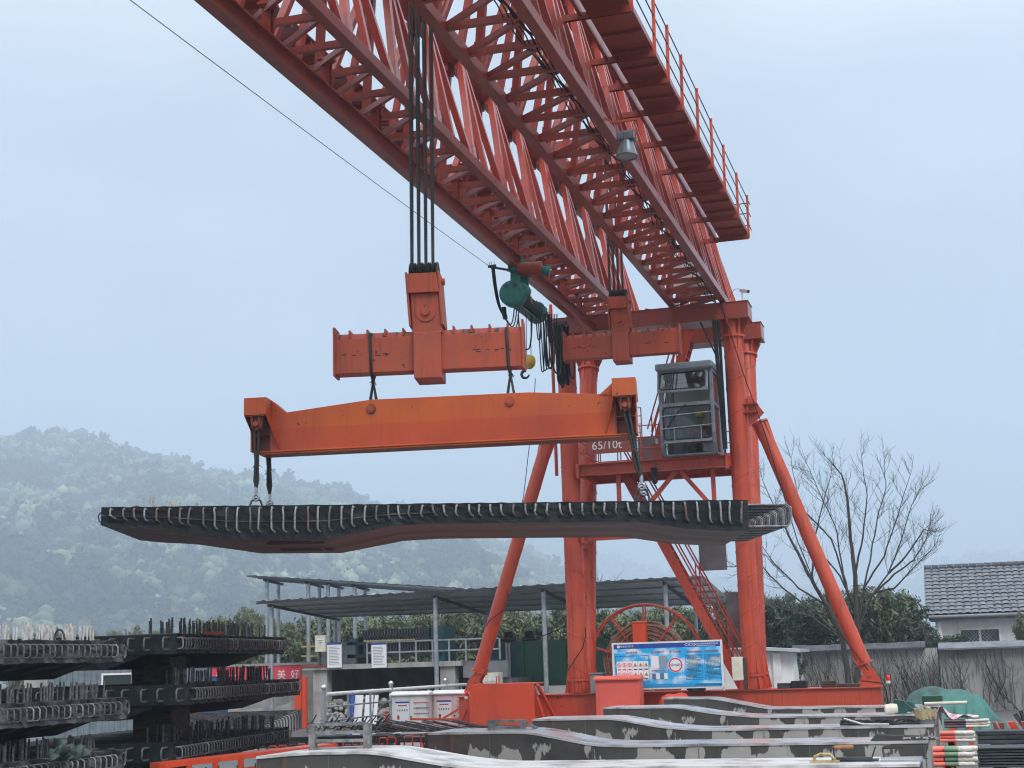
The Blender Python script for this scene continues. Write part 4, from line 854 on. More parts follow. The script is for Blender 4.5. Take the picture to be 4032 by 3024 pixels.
# things lying on the beds
def trowel(px, py, y, z, lab, white=True):
    c = P(px, py, Y=y); t = thing('plastering_float', lab, 'trowel', (c.x, y, z), 'floats lying on the nearest bed')
    m = MB(); m.box((c.x - .20, y - .06, z + .004), (c.x + .24, y + .06, z + .012)); m.beam((c.x - .19, y, z + .03), (c.x + .23, y, z + .03), .09, .03); m.build('blade', STAIN if white else STEELD, t)
    m = MB(); m.tube([(c.x - .16, y, z + .03), (c.x - .17, y, z + .14), (c.x - .1, y, z + .145)], .01, 6); m.build('tang', STEELD, t)
    m = MB(); m.cyl((c.x - .16, y, z + .145), (c.x + .04, y, z + .15), .022, 10); m.build('handle', WOODL if not white else WOOD, t, smooth=50)
trowel(3545, 3005, 16.4, LO, 'steel float with ridged blade and grey handle at front right of the nearest bed')
trowel(3350, 3018, 16.45, LO, 'dark float with orange wooden handle on the nearest bed', False)
c = P(3252, 3010, Y=16.35); m = MB(); m.tube([(c.x - .12, 16.35, LO + .02), (c.x - .11, 16.35, LO + .06), (c.x - .05, 16.36, LO + .085), (c.x + .05, 16.37, LO + .08), (c.x + .10, 16.36, LO + .02)], .017, 8); m.box((c.x - .16, 16.28, LO), (c.x + .14, 16.44, LO + .02)); m.build('mortar_board', MORTAR, smooth=40, label='cream plastic hawk with arched handle crusted in mortar on nearest bed', cat='hand tool', origin=(c.x, 16.35, LO))
m = MB(); c = P(3430, 3010, Y=16.5); m.tube([(c.x, 16.5, LO), (c.x + .06, 16.5, LO + .15)], .009, 6); m.box((c.x - .25, 16.42, LO), (c.x + .08, 16.6, LO + .02)); m.build('scraper', STEELD, label='thin scraper standing up between the two floats', cat='hand tool', origin=(c.x, 16.5, LO))
# black sheet on bed two, right end
c = P(3560, 2905, Y=20.3); m = MB(); m.prism([(c.x - .42, 20.1, LO), (c.x + .42, 20.15, LO), (c.x + .4, 20.2, LO + .03), (c.x - .1, 20.2, LO + .055), (c.x - .36, 20.25, LO + .075)], (0, .35, 0)); m.build('rubber_sheet', BLACK, label='folded black rubber sheet on right end of the second bed', cat='sheet', origin=(c.x, 20.2, LO))
m = MB(); c = P(3625, 2912, Y=20.2)
for i in range(14): q = Vector((c.x - .2 + .4 * i / 13, 20.15 + random.uniform(0, .15), LO + .02)); m.lathe([(.01, -.015), (.03, 0), (.012, .02)], q, axis=(random.gauss(0, 1), random.gauss(0, 1), 1), n=6)
m.build('rubble', ROCK, label='thin line of white crumbs on the right end of the second bed', cat='rubble', kind='stuff', origin=(c.x, 20.2, LO))
# hoses and bucket on bed three
m = MB()
for k in range(4):
    pts = []
    for i in range(24):
        px = 3310 + (310 if k != 3 else 60) * i / 23; q = P(px, 2840, Y=24.35 + .12 * k); pts.append((q.x, 24.3 + .12 * k + .05 * math.sin(i * .7 + k), LO + .025 + (.05 * math.sin(i * .5 + k) ** 2 if k in (1, 2) else 0)))
    m.tube(pts, .018, 7)
m.build('rubber_hose', BLACK, smooth=60, label='black rubber hoses lying along the third bed beside the bucket', cat='hose', origin=pts[0])
a_, b_ = P(3322, 2830, Y=24.2), P(3370, 2845, Y=24.2); m = MB(); m.tube([(a_.x, 24.2, LO + .12), (b_.x + .1, 24.2, LO + .03), (b_.x + .5, 24.2, LO + .02)], .016, 7); m.build('pale_stick', GALV, label='pale grey stick propped on the black hoses', cat='stick', origin=a_)
c = P(3647, 2840, Y=24.6); t = thing('mortar_bucket', 'grey bucket crusted with yellow mortar on the third bed', 'bucket', (c.x, 24.6, LO))
m = MB(); m.lathe([(.13, 0), (.15, .1), (.165, .18), (.15, .18), (.12, .02)], (c.x, 24.6, LO), n=24); m.build('pail', GREYM, t, smooth=40)
m = MB(); r = random.Random(3); pr = []
for k in range(40):
    an = k / 40 * 6.283; dz = r.uniform(.05, .14); rr = .163; q = Vector((c.x + rr * math.cos(an), 24.6 + rr * math.sin(an), LO + .2)); m.beam(q + Vector((0, 0, r.uniform(0, .03))), (c.x + .155 * math.cos(an), 24.6 + .155 * math.sin(an), LO + .2 - dz), .034, .014, up=(math.cos(an), math.sin(an), .01))
m.build('mortar_crust', MORTAR, t)
m = MB(); m.tube([(c.x - .1, 24.6, LO + .15), (c.x - .32, 24.62, LO + .34)], .012, 6); m.build('trowel_handle', STEELD, t)
# bed four: green roll, stones
c = P(3540, 2795, Y=28.6); t = thing('sheet_roll', 'roll of green mesh sheet with a cream end on the fourth bed', 'sheet roll', (c.x, 28.6, LO))
m = MB(); m.lathe([(.09, -.1), (.10, .0), (.085, .12)], (c.x - .15, 28.6, LO + .09), axis=(1, .2, .1), n=16); m.build('cream_end', CREAM, t, smooth=40)
m = MB(); m.prism([(c.x - .1, 28.6, LO + .0), (c.x + .1, 28.6, LO + .0), (c.x + .3, 28.6, LO + .12), (c.x + .25, 28.6, LO + .2), (c.x - .08, 28.6, LO + .26)], (0, .25, 0)); m.build('mesh_sheet', NET, t)
m = MB()
for i in range(60):
    q = P(3630 + random.gauss(0, 22), 2790, Y=28.7); s = random.uniform(.02, .055); q = Vector((q.x, 28.7 + random.uniform(-.2, .3), LO + abs(random.gauss(0, .045)) + .01)); m.lathe([(s * .5, -s * .6), (s, 0), (s * .4, s * .7)], q, axis=(random.gauss(0, 1), random.gauss(0, 1), 1), n=6)
m.build('rubble', ROCK, label='small heap of white broken concrete on the fourth bed', cat='rubble', kind='stuff', origin=(q.x, 28.7, LO))
c = P(3672, 2760, Y=32.8); m = MB(); m.box((c.x - .21, 32.7, LO), (c.x + .2, 33.1, LO + .2)); m.build('green_crate', mat('dark_green_plastic', (.01, .06, .035), .4), bevel=.02, label='dark green plastic box on the right end of the farthest bed', cat='box', origin=(c.x, 32.8, LO))
a_, b_ = P(3640, 2768, Y=32.52), P(3808, 2764, Y=32.52); m = MB(); m.cyl((a_.x, 32.52, LO + .04), (b_.x, 32.55, LO + .05), .035, 10); m.build('plastic_pipe', CREAM, smooth=50, label='cream plastic pipe sticking out from the end of the farthest bed', cat='pipe', origin=(a_.x, 32.52, LO))
# galvanised trestles on the beds
GALVD = mat('scuffed_galvanised_steel', (.30, .31, .31), .5, .4, col2=(.17, .17, .165), scale=9, lo=.45, hi=.6)
def trestle(pl, pr, ztop, y, zb, lab, rungs, d=.5):
    a, b = P(*pl, Y=y), P(*pr, Y=y); t = thing('steel_trestle', lab, 'trestle', ((a.x + b.x) / 2, y, zb))
    for x in (a.x, b.x):
        m = MB(); m.box((x - .04, y - .04, zb), (x + .04, y + .04, a.z))
        if d: m.beam((x, y + .035, a.z - .03), (x + .13, y + d, zb), .05, .035)
        m.build('leg', GALVD, t)
    for z in rungs: m2 = MB(); m2.box((a.x + .035, y - .025, z - .018), (b.x - .035, y + .025, z + .018)); m2.build('rung', GALVD, t)
trestle((1232, 2852), (1447, 2845), 1.3, 16.55, .955, 'scuffed grey steel frame with three rungs standing on the nearest bed', [P(1300, py, Y=16.55).z for py in (2852, 2884, 2917, 2947)], d=0)
trestle((1932, 2835), (2058, 2832), 1.2, 20.6, HI, 'low grey steel frame standing on the second bed before the red guard', [HI + .025, P(1932, 2840, Y=20.6).z], d=.25)

# ================================================================ STACKED SLABS (left)
SPROF = [(0, -.25), (1.0, -.25), (1.5, -.3), (2.3, -.42), (3.3, -.42), (4.1, -.28), (4.6, -.25), (9, -.25)]
def stack_slab(loc, yaw, L, W, lab, grp, x_loops, studs, side, white=.0, end_near=True, prof=None, tilt=0., rs=1, hi=.14, stud_mat=None, studs2=1.):
    """u runs away from the viewer along the right long side, v to the left"""
    t = thing('stacked_slab', lab, 'concrete slab', loc, grp, local=True); t.rotation_euler = (0, tilt, yaw)
    rr = random.Random(rs)
    pf = prof or [(0, -.25), (L, -.25)]
    # slab built with u along +Y : local x = -v, y = u
    us = np.linspace(0, L, int(L / .07)); bm = bmesh.new(); nw = 7; g = {}
    z_ = lambda u: float(np.interp(u, [a for a, _ in pf], [b for _, b in pf]))
    for sv in (0, 1):
        for i, u in enumerate(us):
            for j in range(nw + 1):
                w = z_(u) * j / nw; e = rr.uniform(-.03, .008) if 0 < j < nw else rr.uniform(-.006, .006)
                g[sv, i, j] = bm.verts.new(((-W if sv else 0) + (e if not sv else -e), u + rr.uniform(-.012, .012) * (0 < i < len(us) - 1), w + (rr.uniform(-.008, .008) if j in (0, nw) else 0)))
    n = len(us)
    for i in range(n - 1):
        for j in range(nw):
            for sv in (0, 1): bm.faces.new([g[sv, i, j], g[sv, i, j + 1], g[sv, i + 1, j + 1], g[sv, i + 1, j]]).material_index = 0
        bm.faces.new([g[0, i, 0], g[0, i + 1, 0], g[1, i + 1, 0], g[1, i, 0]]); bm.faces.new([g[0, i, nw], g[0, i + 1, nw], g[1, i + 1, nw], g[1, i, nw]])
    for i in (0, n - 1): bm.faces.new([g[0, i, j] for j in range(nw + 1)] + [g[1, i, j] for j in range(nw, -1, -1)])
    bmesh.ops.recalc_face_normals(bm, faces=bm.faces)
    me = bpy.data.meshes.new('slab_body'); bm.to_mesh(me); bm.free(); me.materials.append(side)
    o = bpy.data.objects.new('slab_body', me); COL.objects.link(o); o.parent = t; ORG[o.name] = Vector((0, 0, 0))
    m = MB(); m.prism([(-.35, .02, -.24), (-.95, .02, -.43), (-W + .95, .02, -.43), (-W + .35, .02, -.24)], (0, L - .04, 0)); m.build('haunch', side, t)
    us = [.06 + i * x_loops for i in range(int((L - .1) / x_loops))]
    keep = us[-100:] if len(us) > 100 else us
    for u in keep:
        m = MB(); a = rr.uniform(-.01, .01); m.tube([(-.05, u, -.055), (.045, u, -.05), (.07, u + a, -.075), (.07, u + a, -.165), (.045, u + a, -.19), (-.05, u + a, -.19)], .0095, 5)
        m.build('side_loop', REBARM if rr.random() > white else REBAR, t, smooth=60)
    # end loops (both ends)
    for k in range(10):
        v = -.10 - k * .235 - .02 * (k % 2); m = MB()
        for yy, s in ((0, -1), (L, 1)):
            m.tube([(v, yy, -.05), (v, yy + s * .17, -.05), (v, yy + s * .2, -.075), (v, yy + s * .2, -.175), (v, yy + s * .17, -.2), (v, yy, -.2)], .012, 5)
        m.build('end_loop', REBARM, t, smooth=60)
    u0, u1, ns = studs
    for k in range(ns):
        u = u0 + (u1 - u0) * k / (ns - 1) + rr.uniform(-.03, .03); v = -.16 - rr.choice((0, .10, .3)) ; h = hi * rr.uniform(.85, 1.2)
        m = MB(); m.tube([(v, u, -.02), (v + rr.uniform(-.012, .012), u + rr.uniform(-.015, .015), h)], .0125, 6); m.build('shear_bar', stud_mat or REBARD, t)
    return t
GA, GB = 'slabs of the near stack', 'slabs of the far stack'
for k, (zt, lab) in enumerate(((2.30, 'topmost slab of the near left stack, with pale weathered bars'), (1.635, 'second slab from the top of the near left stack'), (1.03, 'third slab from the top of the near left stack, edge caked with white'))):
    x1 = (-9.59, -9.53, -9.57)[k]
    stack_slab((x1, 10.6, zt), math.radians(.6), 5.4, 2.7, lab, GA, .118, (2.6, 5.1, 62), SLABG, white=(.05, .2, .5)[k], rs=20 + k, hi=.175, stud_mat=WBAR if k == 0 else REBARM)
for k, (px, zt, lab) in enumerate((((-9.62), 2.40, 'topmost slab of the far left stack, with dark bars and a brick on top'), ((-9.42), 1.755, 'second slab from the top of the far left stack'), ((-9.62), 1.03, 'lowest visible slab of the far left stack, above the orange rack'))):
    stack_slab((px, 17.2, zt), math.radians(7.6 if k < 2 else 6.5), 4.5 if k != 1 else 4.75, 2.7, lab, GB, .1, (.2, 4.2, 70), SLABD, rs=40 + k, prof=None, tilt=0, hi=.19, white=.1)
for i, (x, y, z0, z1, w) in enumerate(((-10.35, 12.9, 1.66, 2.04, .5), (-10.2, 13.6, 1.05, 1.38, .55), (-10.6, 15.2, 1.05, 1.38, .4), (-10.3, 18.4, 1.76, 2.14, .45), (-10.25, 18.4, 1.05, 1.50, .5), (-10.35, 13.2, .0, .78, .6), (-10.4, 18.6, .0, .78, .6))):
    m = MB(); m.box((x - .55, y - w / 2, z0 + .004), (x + .05, y + w / 2, z1 - .002)); m.build('spacer_block', WOOD, bevel=.015, label='dark timber block wedged in the %s slab stack, %s' % ('near' if i in (0, 1, 2, 5) else 'far', ('under its topmost slab', 'front one under its second slab', 'rear one under its second slab', 'directly under its topmost slab', 'directly under its second slab', 'at its very bottom', 'at its very bottom')[i]), cat='spacer block', group='timber blocks between stacked slabs', origin=(x, y, z0))
c = P(852, 2488, Y=18.6); m = MB(); m.box((c.x - .11, 18.4, 2.402), (c.x + .12, 18.6, 2.44)); m.build('red_brick', mat('red_brick', (.30, .06, .03), .8), label='single red brick lying on the topmost far left slab', cat='brick', origin=(c.x, 18.5, 2.4))
c = P(235, 2470, Y=14.6); m = MB(); m.tube(arc((c.x, 14.6, 2.30), .055, 0, math.pi, (1, .3, 0), (0, 0, 2.1), 14), .013, 6); m.build('lifting_eye', REBARD, label='dark bent lifting eye rising among pale bars of the near stack', cat='lifting eye', origin=(c.x, 14.6, 2.3))
c = P(270, 2930, Y=14.4); m = MB(); rr = random.Random(2)
for i in range(40):
    a = rr.uniform(0, 6.28); q = Vector((c.x + rr.gauss(0, .10), 14.4 + rr.gauss(0, .08), 1.04 + abs(rr.gauss(0, .06)))); m.lathe([(.03, -.03), (.06, 0), (.02, .05)], q, axis=(rr.gauss(0, 1), rr.gauss(0, 1), 1), n=7)
m.build('rag_heap', OLIVE, smooth=60, label='crumpled dark green rag on the third near slab', cat='rag', origin=(c.x, 14.4, 1.04))
# orange formwork rack with bent bars, below and behind the far stack
a = P(672, 3010, Y=16.2); b_ = P(985, 2995, Y=17.8)
t = thing('formwork_rack', 'bright orange steel formwork rack with bars below the far slab stack', 'formwork rack', (a.x, 16.2, 0))
m = MB(); m.prism([(a.x, 16.0, .80), (a.x, 16.0, .86), (-7.95, 18.4, .93), (-7.95, 18.4, .87)], (-.25, .15, 0)); m.beam((a.x, 16.0, .52), (-7.95, 18.4, .58), .08, .10)
for i in range(8):
    f = i / 7; x = a.x + (-7.95 - a.x) * f; y = 16 + 2.4 * f; m.box((x - .03, y - .02, 0), (x + .03, y + .02, .86 + .07 * f))
m.build('rack_frame', BRIGHT, t)
m = MB()
for i in range(30):
    f = i / 29; x = a.x + .12 + (-7.95 - a.x) * f; y = 15.9 + 2.4 * f; m.tube([(x, y, .2), (x, y, .72 + .08 * random.random())], .010, 5)
m.build('upright_bars', REBARD, t)
for i in range(26):
    f = i / 25; x = -9.1 + 1.9 * f; y = 18.6 + 3.6 * f; z = .86; m = MB(); m.tube([(x - .05, y, .5), (x - .05, y, z), (x - .03, y, z + .03), (x + .06, y, z + .03), (x + .08, y, z), (x + .08, y, .55)], .011, 5); m.build('comb_bar', RED if i % 3 else REBARD, t)
m = MB(); m.box((-9.4, 18.4, .45), (-7.0, 22.2, .62)); m.build('rack_tray', BRIGHT, t)
# second rack in the gap between stack and beds
t = thing('formwork_rack', 'bright orange rack full of rusty bent bars behind the grey trestle', 'formwork rack', (-8.6, 24, 0))
m = MB()
p0, p1 = P(1190, 2960, Y=20.5), P(1690, 2940, Y=22.0)
m.box((-9.6, 23.0, .30), (-6.95, 23.15, .52)); m.box((-9.6, 24.2, .34), (-6.95, 24.35, .60))
m.box((-9.6, 23.0, .27), (-6.95, 26, .30))
m.build('rack_frame', BRIGHT, t)
for i in range(44):
    x = -9.7 + 2.75 * i / 43; m = MB(); y = 22.9 + random.uniform(-.05, .05); m.tube([(x, y, .12), (x, y, .64), (x + .015, y, .67), (x + .06, y, .67), (x + .075, y, .64), (x + .075, y, .45)], .010, 5); m.build('comb_bar', RED if random.random() < .55 else REBARD, t)
def barpile(lab, x0, x1, y, z, n, slant, zj, group=None):
    t = thing('rebar_pile', lab, 'rebar pile', ((x0 + x1) / 2, y, z), group)
    for i in range(n):
        x = x0 + (x1 - x0) * i / (n - 1) + random.uniform(-.03, .03); yy = y + random.uniform(-.2, .2); zz = z + random.uniform(0, zj)
        m = MB(); m.tube([(x - slant * .5, yy - .5, zz + .18), (x + slant * .2, yy + .1, zz + .03), (x + slant, yy + .8, zz)], .0115, 5); m.build('bar', REBARD if i % 4 else REBAR, t)
    m = MB(); m.box((min(x0, x1) - .4, y - .1, z - .12), (max(x0, x1) + .4, y + .1, z)); m.box((min(x0, x1), y - .08, 0), (min(x0, x1) + .1, y + .08, z - .12)); m.box((max(x0, x1) - .1, y - .08, 0), (max(x0, x1), y + .08, z - .12)); m.build('bearer', STEELD, t)
barpile('slanting dark bars piled under the railing, between trestle and white cabinet', -11.4, -8.6, 26.5, .66, 60, .55, .10)
barpile('slanting dark bars piled just right of the far slab stack', -10.6, -9.2, 23.6, .78, 34, -.5, .22)
# bent bar cage (u-bars) behind the far stack
t = thing('rebar_cage', 'sheaf of long bent bars with hooked ends behind the far slab stack', 'rebar cage', (-12, 24.5, .9))
for i in range(16):
    q = P(1015 + 11 * i, 2836 - 2 * i + (12 - i) * 3, Y=24.5 + .12 * i); x = q.x; y = 24.5 + .12 * i; z = q.z
    m = MB(); m.tube([(x - 2.6, y + .1, z - .02), (x - .08, y, z), (x - .02, y, z - .02), (x, y, z - .09), (x, y, z - .34)], .0125, 6); m.build('bent_bar', REBARD, t, smooth=60)
m = MB(); m.box((-14.5, 24.4, .55), (-11.3, 24.5, .66)); m.box((-14.5, 26.2, .55), (-11.2, 26.3, .66)); m.box((-14.4, 24.4, 0), (-14.3, 24.5, .55)); m.box((-11.6, 24.4, 0), (-11.5, 24.5, .55)); m.build('bearer', STEELD, t)
# yellow-ended timber crate between
c = P(1945, 2890, Y=29); 
c = P(1640, 2930, Y=22.6); t = thing('tool_crate', 'grey steel crate with a written white plate beside the second bed', 'crate', (c.x, 22.6, 0))
m = MB(); m.box((c.x - .28, 22.4, .42), (c.x + .28, 22.9, .50)); m.box((c.x - .28, 22.4, .74), (c.x + .28, 22.9, .80))
for x in (-.28, .22): m.box((c.x + x, 22.38, 0), (c.x + x + .06, 22.44, .86))
m.build('crate_frame', STEELD, t)
m = MB(); m.box((c.x - .18, 22.36, .53), (c.x + .18, 22.378, .72)); m.build('white_plate', PAPER, t)
# ================================================================ AROUND THE CRANE FOOT
# cable reel
c = P(2545, 2612, Y=36.4); t = thing('cable_reel', 'big red spoked cable reel wound with brown flat cable behind the notice board', 'cable reel', (c.x, 36.4, 0))
m = MB(); R1 = 1.43
for y in (36.25, 36.55):
    m.tube(arc((c.x, y, c.z), R1, 0, 2 * math.pi, (1, 0, 0), (0, 0, 1), 64)[:-1], .028, 6, closed=True)
    for k in range(10):
        a = k * math.pi / 5 + .31; m.beam((c.x + .25 * math.cos(a), y, c.z + .25 * math.sin(a)), (c.x + R1 * math.cos(a), y, c.z + R1 * math.sin(a)), .03, .05, up=(0, 1, 0))
m.cyl((c.x, 36.15, c.z), (c.x, 36.7, c.z), .25, 20); m.build('reel_flange', RED, t, smooth=40)
m = MB(); N = 72
for k in range(13):
    r = .62 + k * .034; pts = [(c.x + (r + .012 * math.sin(5 * i / N * 6.283 + k) + .01 * math.sin(11 * i / N * 6.283)) * math.cos(i / N * 6.283), 36.40 + .03 * math.sin(i * .3 + k * 2), c.z + (r + .012 * math.sin(5 * i / N * 6.283 + k) + .01 * math.sin(11 * i / N * 6.283)) * math.sin(i / N * 6.283)) for i in range(N)]
    vs = []; fs = []
    for i, p in enumerate(pts):
        a = i / N * 6.283; e = .014
        for rr, yy in ((-e, -.10), (e, -.10), (e, .10), (-e, .10)): vs.append((p[0] + rr * math.cos(a), p[1] + yy, p[2] + rr * math.sin(a)))
    for i in range(N):
        j = (i + 1) % N
        for q in range(4): fs.append((i * 4 + q, i * 4 + (q + 1) % 4, j * 4 + (q + 1) % 4, j * 4 + q))
    m.add(vs, fs)
m.build('flat_cable', CABLEB, t)
m = MB(); m.beam((c.x - .5, 36.75, .0), (c.x, 36.75, c.z), .12, .1); m.beam((c.x + .5, 36.75, .0), (c.x, 36.75, c.z), .12, .1); m.build('reel_stand', RED, t)
a = P(2491, 2448, Y=35.9); b = P(2546, 2530, Y=35.9); m = MB(); m.box((a.x, 35.8, b.z), (b.x, 36.05, a.z - .05)); m.box((a.x - .01, 35.79, a.z - .05), (b.x + .01, 36.06, a.z)); m.cyl(((a.x + b.x) / 2, 35.92, b.z - .5), ((a.x + b.x) / 2, 35.92, b.z), .12, 16)
t2 = m.build('slip_ring_box', BRIGHT, t, bevel=.015)
# notice board
x0, x1, zb, zt, yb = -7.79, -5.21, 1.205, 2.28, 34.2
t = thing('notice_board', 'large blue and white safety notice board standing on the crane ground beam', 'notice board', ((x0 + x1) / 2, yb, 1.135))
m = MB(); m.box((x0, yb, zb), (x1, yb + .04, zt)); m.box((x0, yb + .04, 1.136), (x0 + .04, yb + .08, zb + .5)); m.box((x1 - .04, yb + .04, 1.136), (x1, yb + .08, zb + .5)); m.build('board_frame', WHITEP, t, bevel=.004)
def sky_panel():
    mm = mat('printed_sky', (.02, .40, .78), .35); nt = mm.node_tree; N = nt.nodes; L = nt.links; b = N['Principled BSDF']
    tc = N.new('ShaderNodeTexCoord'); mp = N.new('ShaderNodeMapping'); mp.inputs['Scale'].default_value = (1.3, 1, 2.6); L.new(tc.outputs['Object'], mp.inputs[0])
    n = N.new('ShaderNodeTexNoise'); n.inputs['Scale'].default_value = 1.5; n.inputs['Detail'].default_value = 6; L.new(mp.outputs[0], n.inputs[0])
    r = N.new('ShaderNodeMapRange'); r.inputs['From Min'].default_value = .47; r.inputs['From Max'].default_value = .66; L.new(n.outputs['Fac'], r.inputs[0])
    x = N.new('ShaderNodeMix'); x.data_type = 'RGBA'; x.inputs['A'].default_value = (.015, .42, .82, 1); x.inputs['B'].default_value = (.82, .88, .92, 1); L.new(r.outputs[0], x.inputs['Factor']); L.new(x.outputs['Result'], b.inputs['Base Color']); return mm
W_, Hh = x1 - x0, zt - zb
def bx(u0, v0, u1, v1, lay, m_, name, label=None):
    q = MB(); y = yb - .002 * lay; q.box((x0 + u0 * W_, y, zb + v0 * Hh), (x0 + u1 * W_, y + .0015, zb + v1 * Hh)); return q.build(name, m_, t, label=label)
bx(.018, .03, .982, .865, 1, sky_panel(), 'sky_print'); bx(.018, .865, .982, .965, 1, BLUEH, 'header_band')
bx(.018, .03, .982, .105, 2, mat('printed_blue_strip', (.015, .30, .62), .4), 'footer_band')
def bt(s_, u, v, sz, m_, lay=3, sx=1., align='CENTER'): return text(s_, sz, m_, t, at4(x0 + u * W_, yb - .002 * lay, zb + v * Hh), sx=sx, align=align, depth=.001)
bt('CICO', .715, .915, .085, WHITEL, sx=1.25); bt('浙江省交通建设集团有限公司', .855, .925, .043, WHITEL); bx(.77, .885, .94, .892, 3, WHITEL, 'rule_line')
q = MB(); q.tube(arc((x0 + .062 * W_, yb - .004, zb + .915 * Hh), .026, 0, 6.283, (1, 0, 0), (0, 0, 1), 20)[:-1], .009, 4, closed=True); q.box((x0 + .062 * W_ - .006, yb - .005, zb + .915 * Hh - .02), (x0 + .062 * W_ + .006, yb - .003, zb + .915 * Hh + .02)); q.build('round_emblem', WHITEL, t)
bt('临安龙门吊1号', .14, .915, .048, WHITEL)
bt('安全警示牌', .18, .78, .055, REDINK); bt('龙门吊质检证书', .42, .785, .05, REDINK, sx=.9); bt('龙门吊限重', .575, .775, .055, REDINK); bt('门式起重机司机安全操作规程', .745, .765, .05, REDINK, sx=.6); bt('门式起重机安全操作规程', .90, .765, .05, REDINK, sx=.6)
bt('龙门操作人员证件', .42, .385, .05, REDINK, sx=.85); bt('浙江省交通建设集团有限公司工程项目经理部', .86, .07, .03, INK)
# panel outlines and text rows
def frame(u0, v0, u1, v1, m_):
    for a in ((u0, v0, u1, v0 + .012), (u0, v1 - .012, u1, v1), (u0, v0, u0 + .004, v1), (u1 - .004, v0, u1, v1)): bx(*a, 2, m_, 'panel_outline')
OUT = mat('printed_outline_blue', (.01, .14, .38), .4)
frame(.03, .15, .335, .72, OUT); frame(.665, .18, .815, .70, OUT); frame(.835, .18, .985 - .005, .70, OUT)
rr = random.Random(9)
for u0 in (.675, .845):
    q = MB()
    for k in range(19):
        v = .665 - k * .025; u = u0 + (.012 if k % 3 == 0 else 0); e = u0 + .128 - rr.random() * .02 * (k % 3 == 2) * 4
        while u < e: d_ = rr.uniform(.012, .035); q.box((x0 + u * W_, yb - .0045, zb + v * Hh), (x0 + min(u + d_, e) * W_, yb - .0035, zb + (v + .012) * Hh)); u += d_ + .003
    q.build('text_rows', INK, t)
for r_ in range(2):
    for k in range(6):
        u0, v0 = .04 + k * .049, (.40 if r_ == 0 else .20); pic = bx(u0, v0, u0 + .045, v0 + .20, 3, PAPER, 'pictogram'); cxx, czz = x0 + (u0 + .0225) * W_, zb + (v0 + .125) * Hh
        q = MB()
        if k < 3: q.tube(arc((cxx, yb - .0085, czz), .042, 0, 6.283, (1, 0, 0), (0, 0, 1), 20)[:-1], .005, 4, closed=True); q.beam((cxx - .028, yb - .0085, czz + .028), (cxx + .028, yb - .0085, czz - .028), .006, .004); q.build('red_ring', REDSIGN, pic)
        else: q.prism([(cxx - .048, yb - .0075, czz - .04), (cxx + .048, yb - .0075, czz - .04), (cxx, yb - .0075, czz + .045)], (0, -.001, 0)); q.build('black_triangle', INK, pic); q = MB(); q.prism([(cxx - .036, yb - .009, czz - .033), (cxx + .036, yb - .009, czz - .033), (cxx, yb - .009, czz + .032)], (0, -.001, 0)); q.build('yellow_triangle', SIGNY, pic)
        q = MB(); q.box((cxx - .008, yb - .0115, czz - .025), (cxx + .008, yb - .0105, czz + .012)); q.box((cxx - .04, yb - .009, zb + (v0 + .015) * Hh), (cxx + .04, yb - .0085, zb + (v0 + .04) * Hh)); q.build('pictogram_mark', REDSIGN if k < 3 else INK, pic)
bx(.355, .44, .425, .70, 3, PAPER, 'certificate'); bx(.43, .44, .50, .70, 3, mat('grey_print', (.25, .33, .40), .5), 'certificate')
for k in range(4): bx(.36 + k * .036, .21, .392 + k * .036, .33, 3, PAPER if k % 2 else mat('grey_print_dark', (.12, .17, .23), .5), 'certificate')
q = MB(); cc = (x0 + .575 * W_, yb - .006, zb + .50 * Hh); q.cyl(cc, (cc[0], cc[1] + .002, cc[2]), .172, 40); q.build('limit_disc', PAPER, t)
q = MB(); q.add([(cc[0] + r * math.cos(a), cc[1] - .003, cc[2] + r * math.sin(a)) for a in np.linspace(0, 2 * math.pi, 48, endpoint=False) for r in (.13, .16)], [(2 * i, 2 * i + 1, (2 * i + 3) % 96, (2 * i + 2) % 96) for i in range(48)]); q.build('limit_ring', REDSIGN, t)
bt('65t+65t', .575, .50, .085, INK, lay=6, sx=.85)
# coral cabinet, small grey box, sacks
t = thing('power_cabinet', 'coral pink steel cabinet with a chrome latch in front of the ground beam', 'cabinet', (-7.55, 33.8, 0))
m = MB(); m.box((-8.08, 33.62, .12), (-7.06, 34.1, 1.44)); m.build('cabinet_body', CORAL, t, bevel=.01)
m = MB(); m.prism([(-8.12, 33.56, 1.44), (-8.12, 33.56, 1.48), (-8.12, 33.8, 1.54), (-8.12, 34.14, 1.47), (-8.12, 34.14, 1.44)], (1.1, 0, 0)); m.build('cabinet_roof', CORAL, t, bevel=.006)
m = MB(); m.box((-8.01, 33.605, .2), (-7.13, 33.622, 1.36)); dr = m.build('door', CORAL, t, bevel=.006)
m = MB(); m.box((-7.25, 33.585, .62), (-7.215, 33.606, .76)); m.build('latch', STAIN, dr, bevel=.006)
for x in (-8.02, -7.12): m = MB(); m.box((x - .04, 33.66, 0), (x + .04, 34.06, .12)); m.build('foot', GREYM, t)
m = MB(); a = P(2323, 2655, Y=34.4); m.box((-8.37, 34.32, 1.137), (-8.1, 34.62, a.z)); t = m.build('junction_box', GREYM, bevel=.01, label='small grey junction box on the ground beam between column and coral cabinet', cat='box', origin=(-8.2, 34.4, 1.137))
m = MB(); m.box((-8.39, 34.3, a.z), (-8.08, 34.64, a.z + .03)); m.build('lid', GREYM, t, bevel=.004)
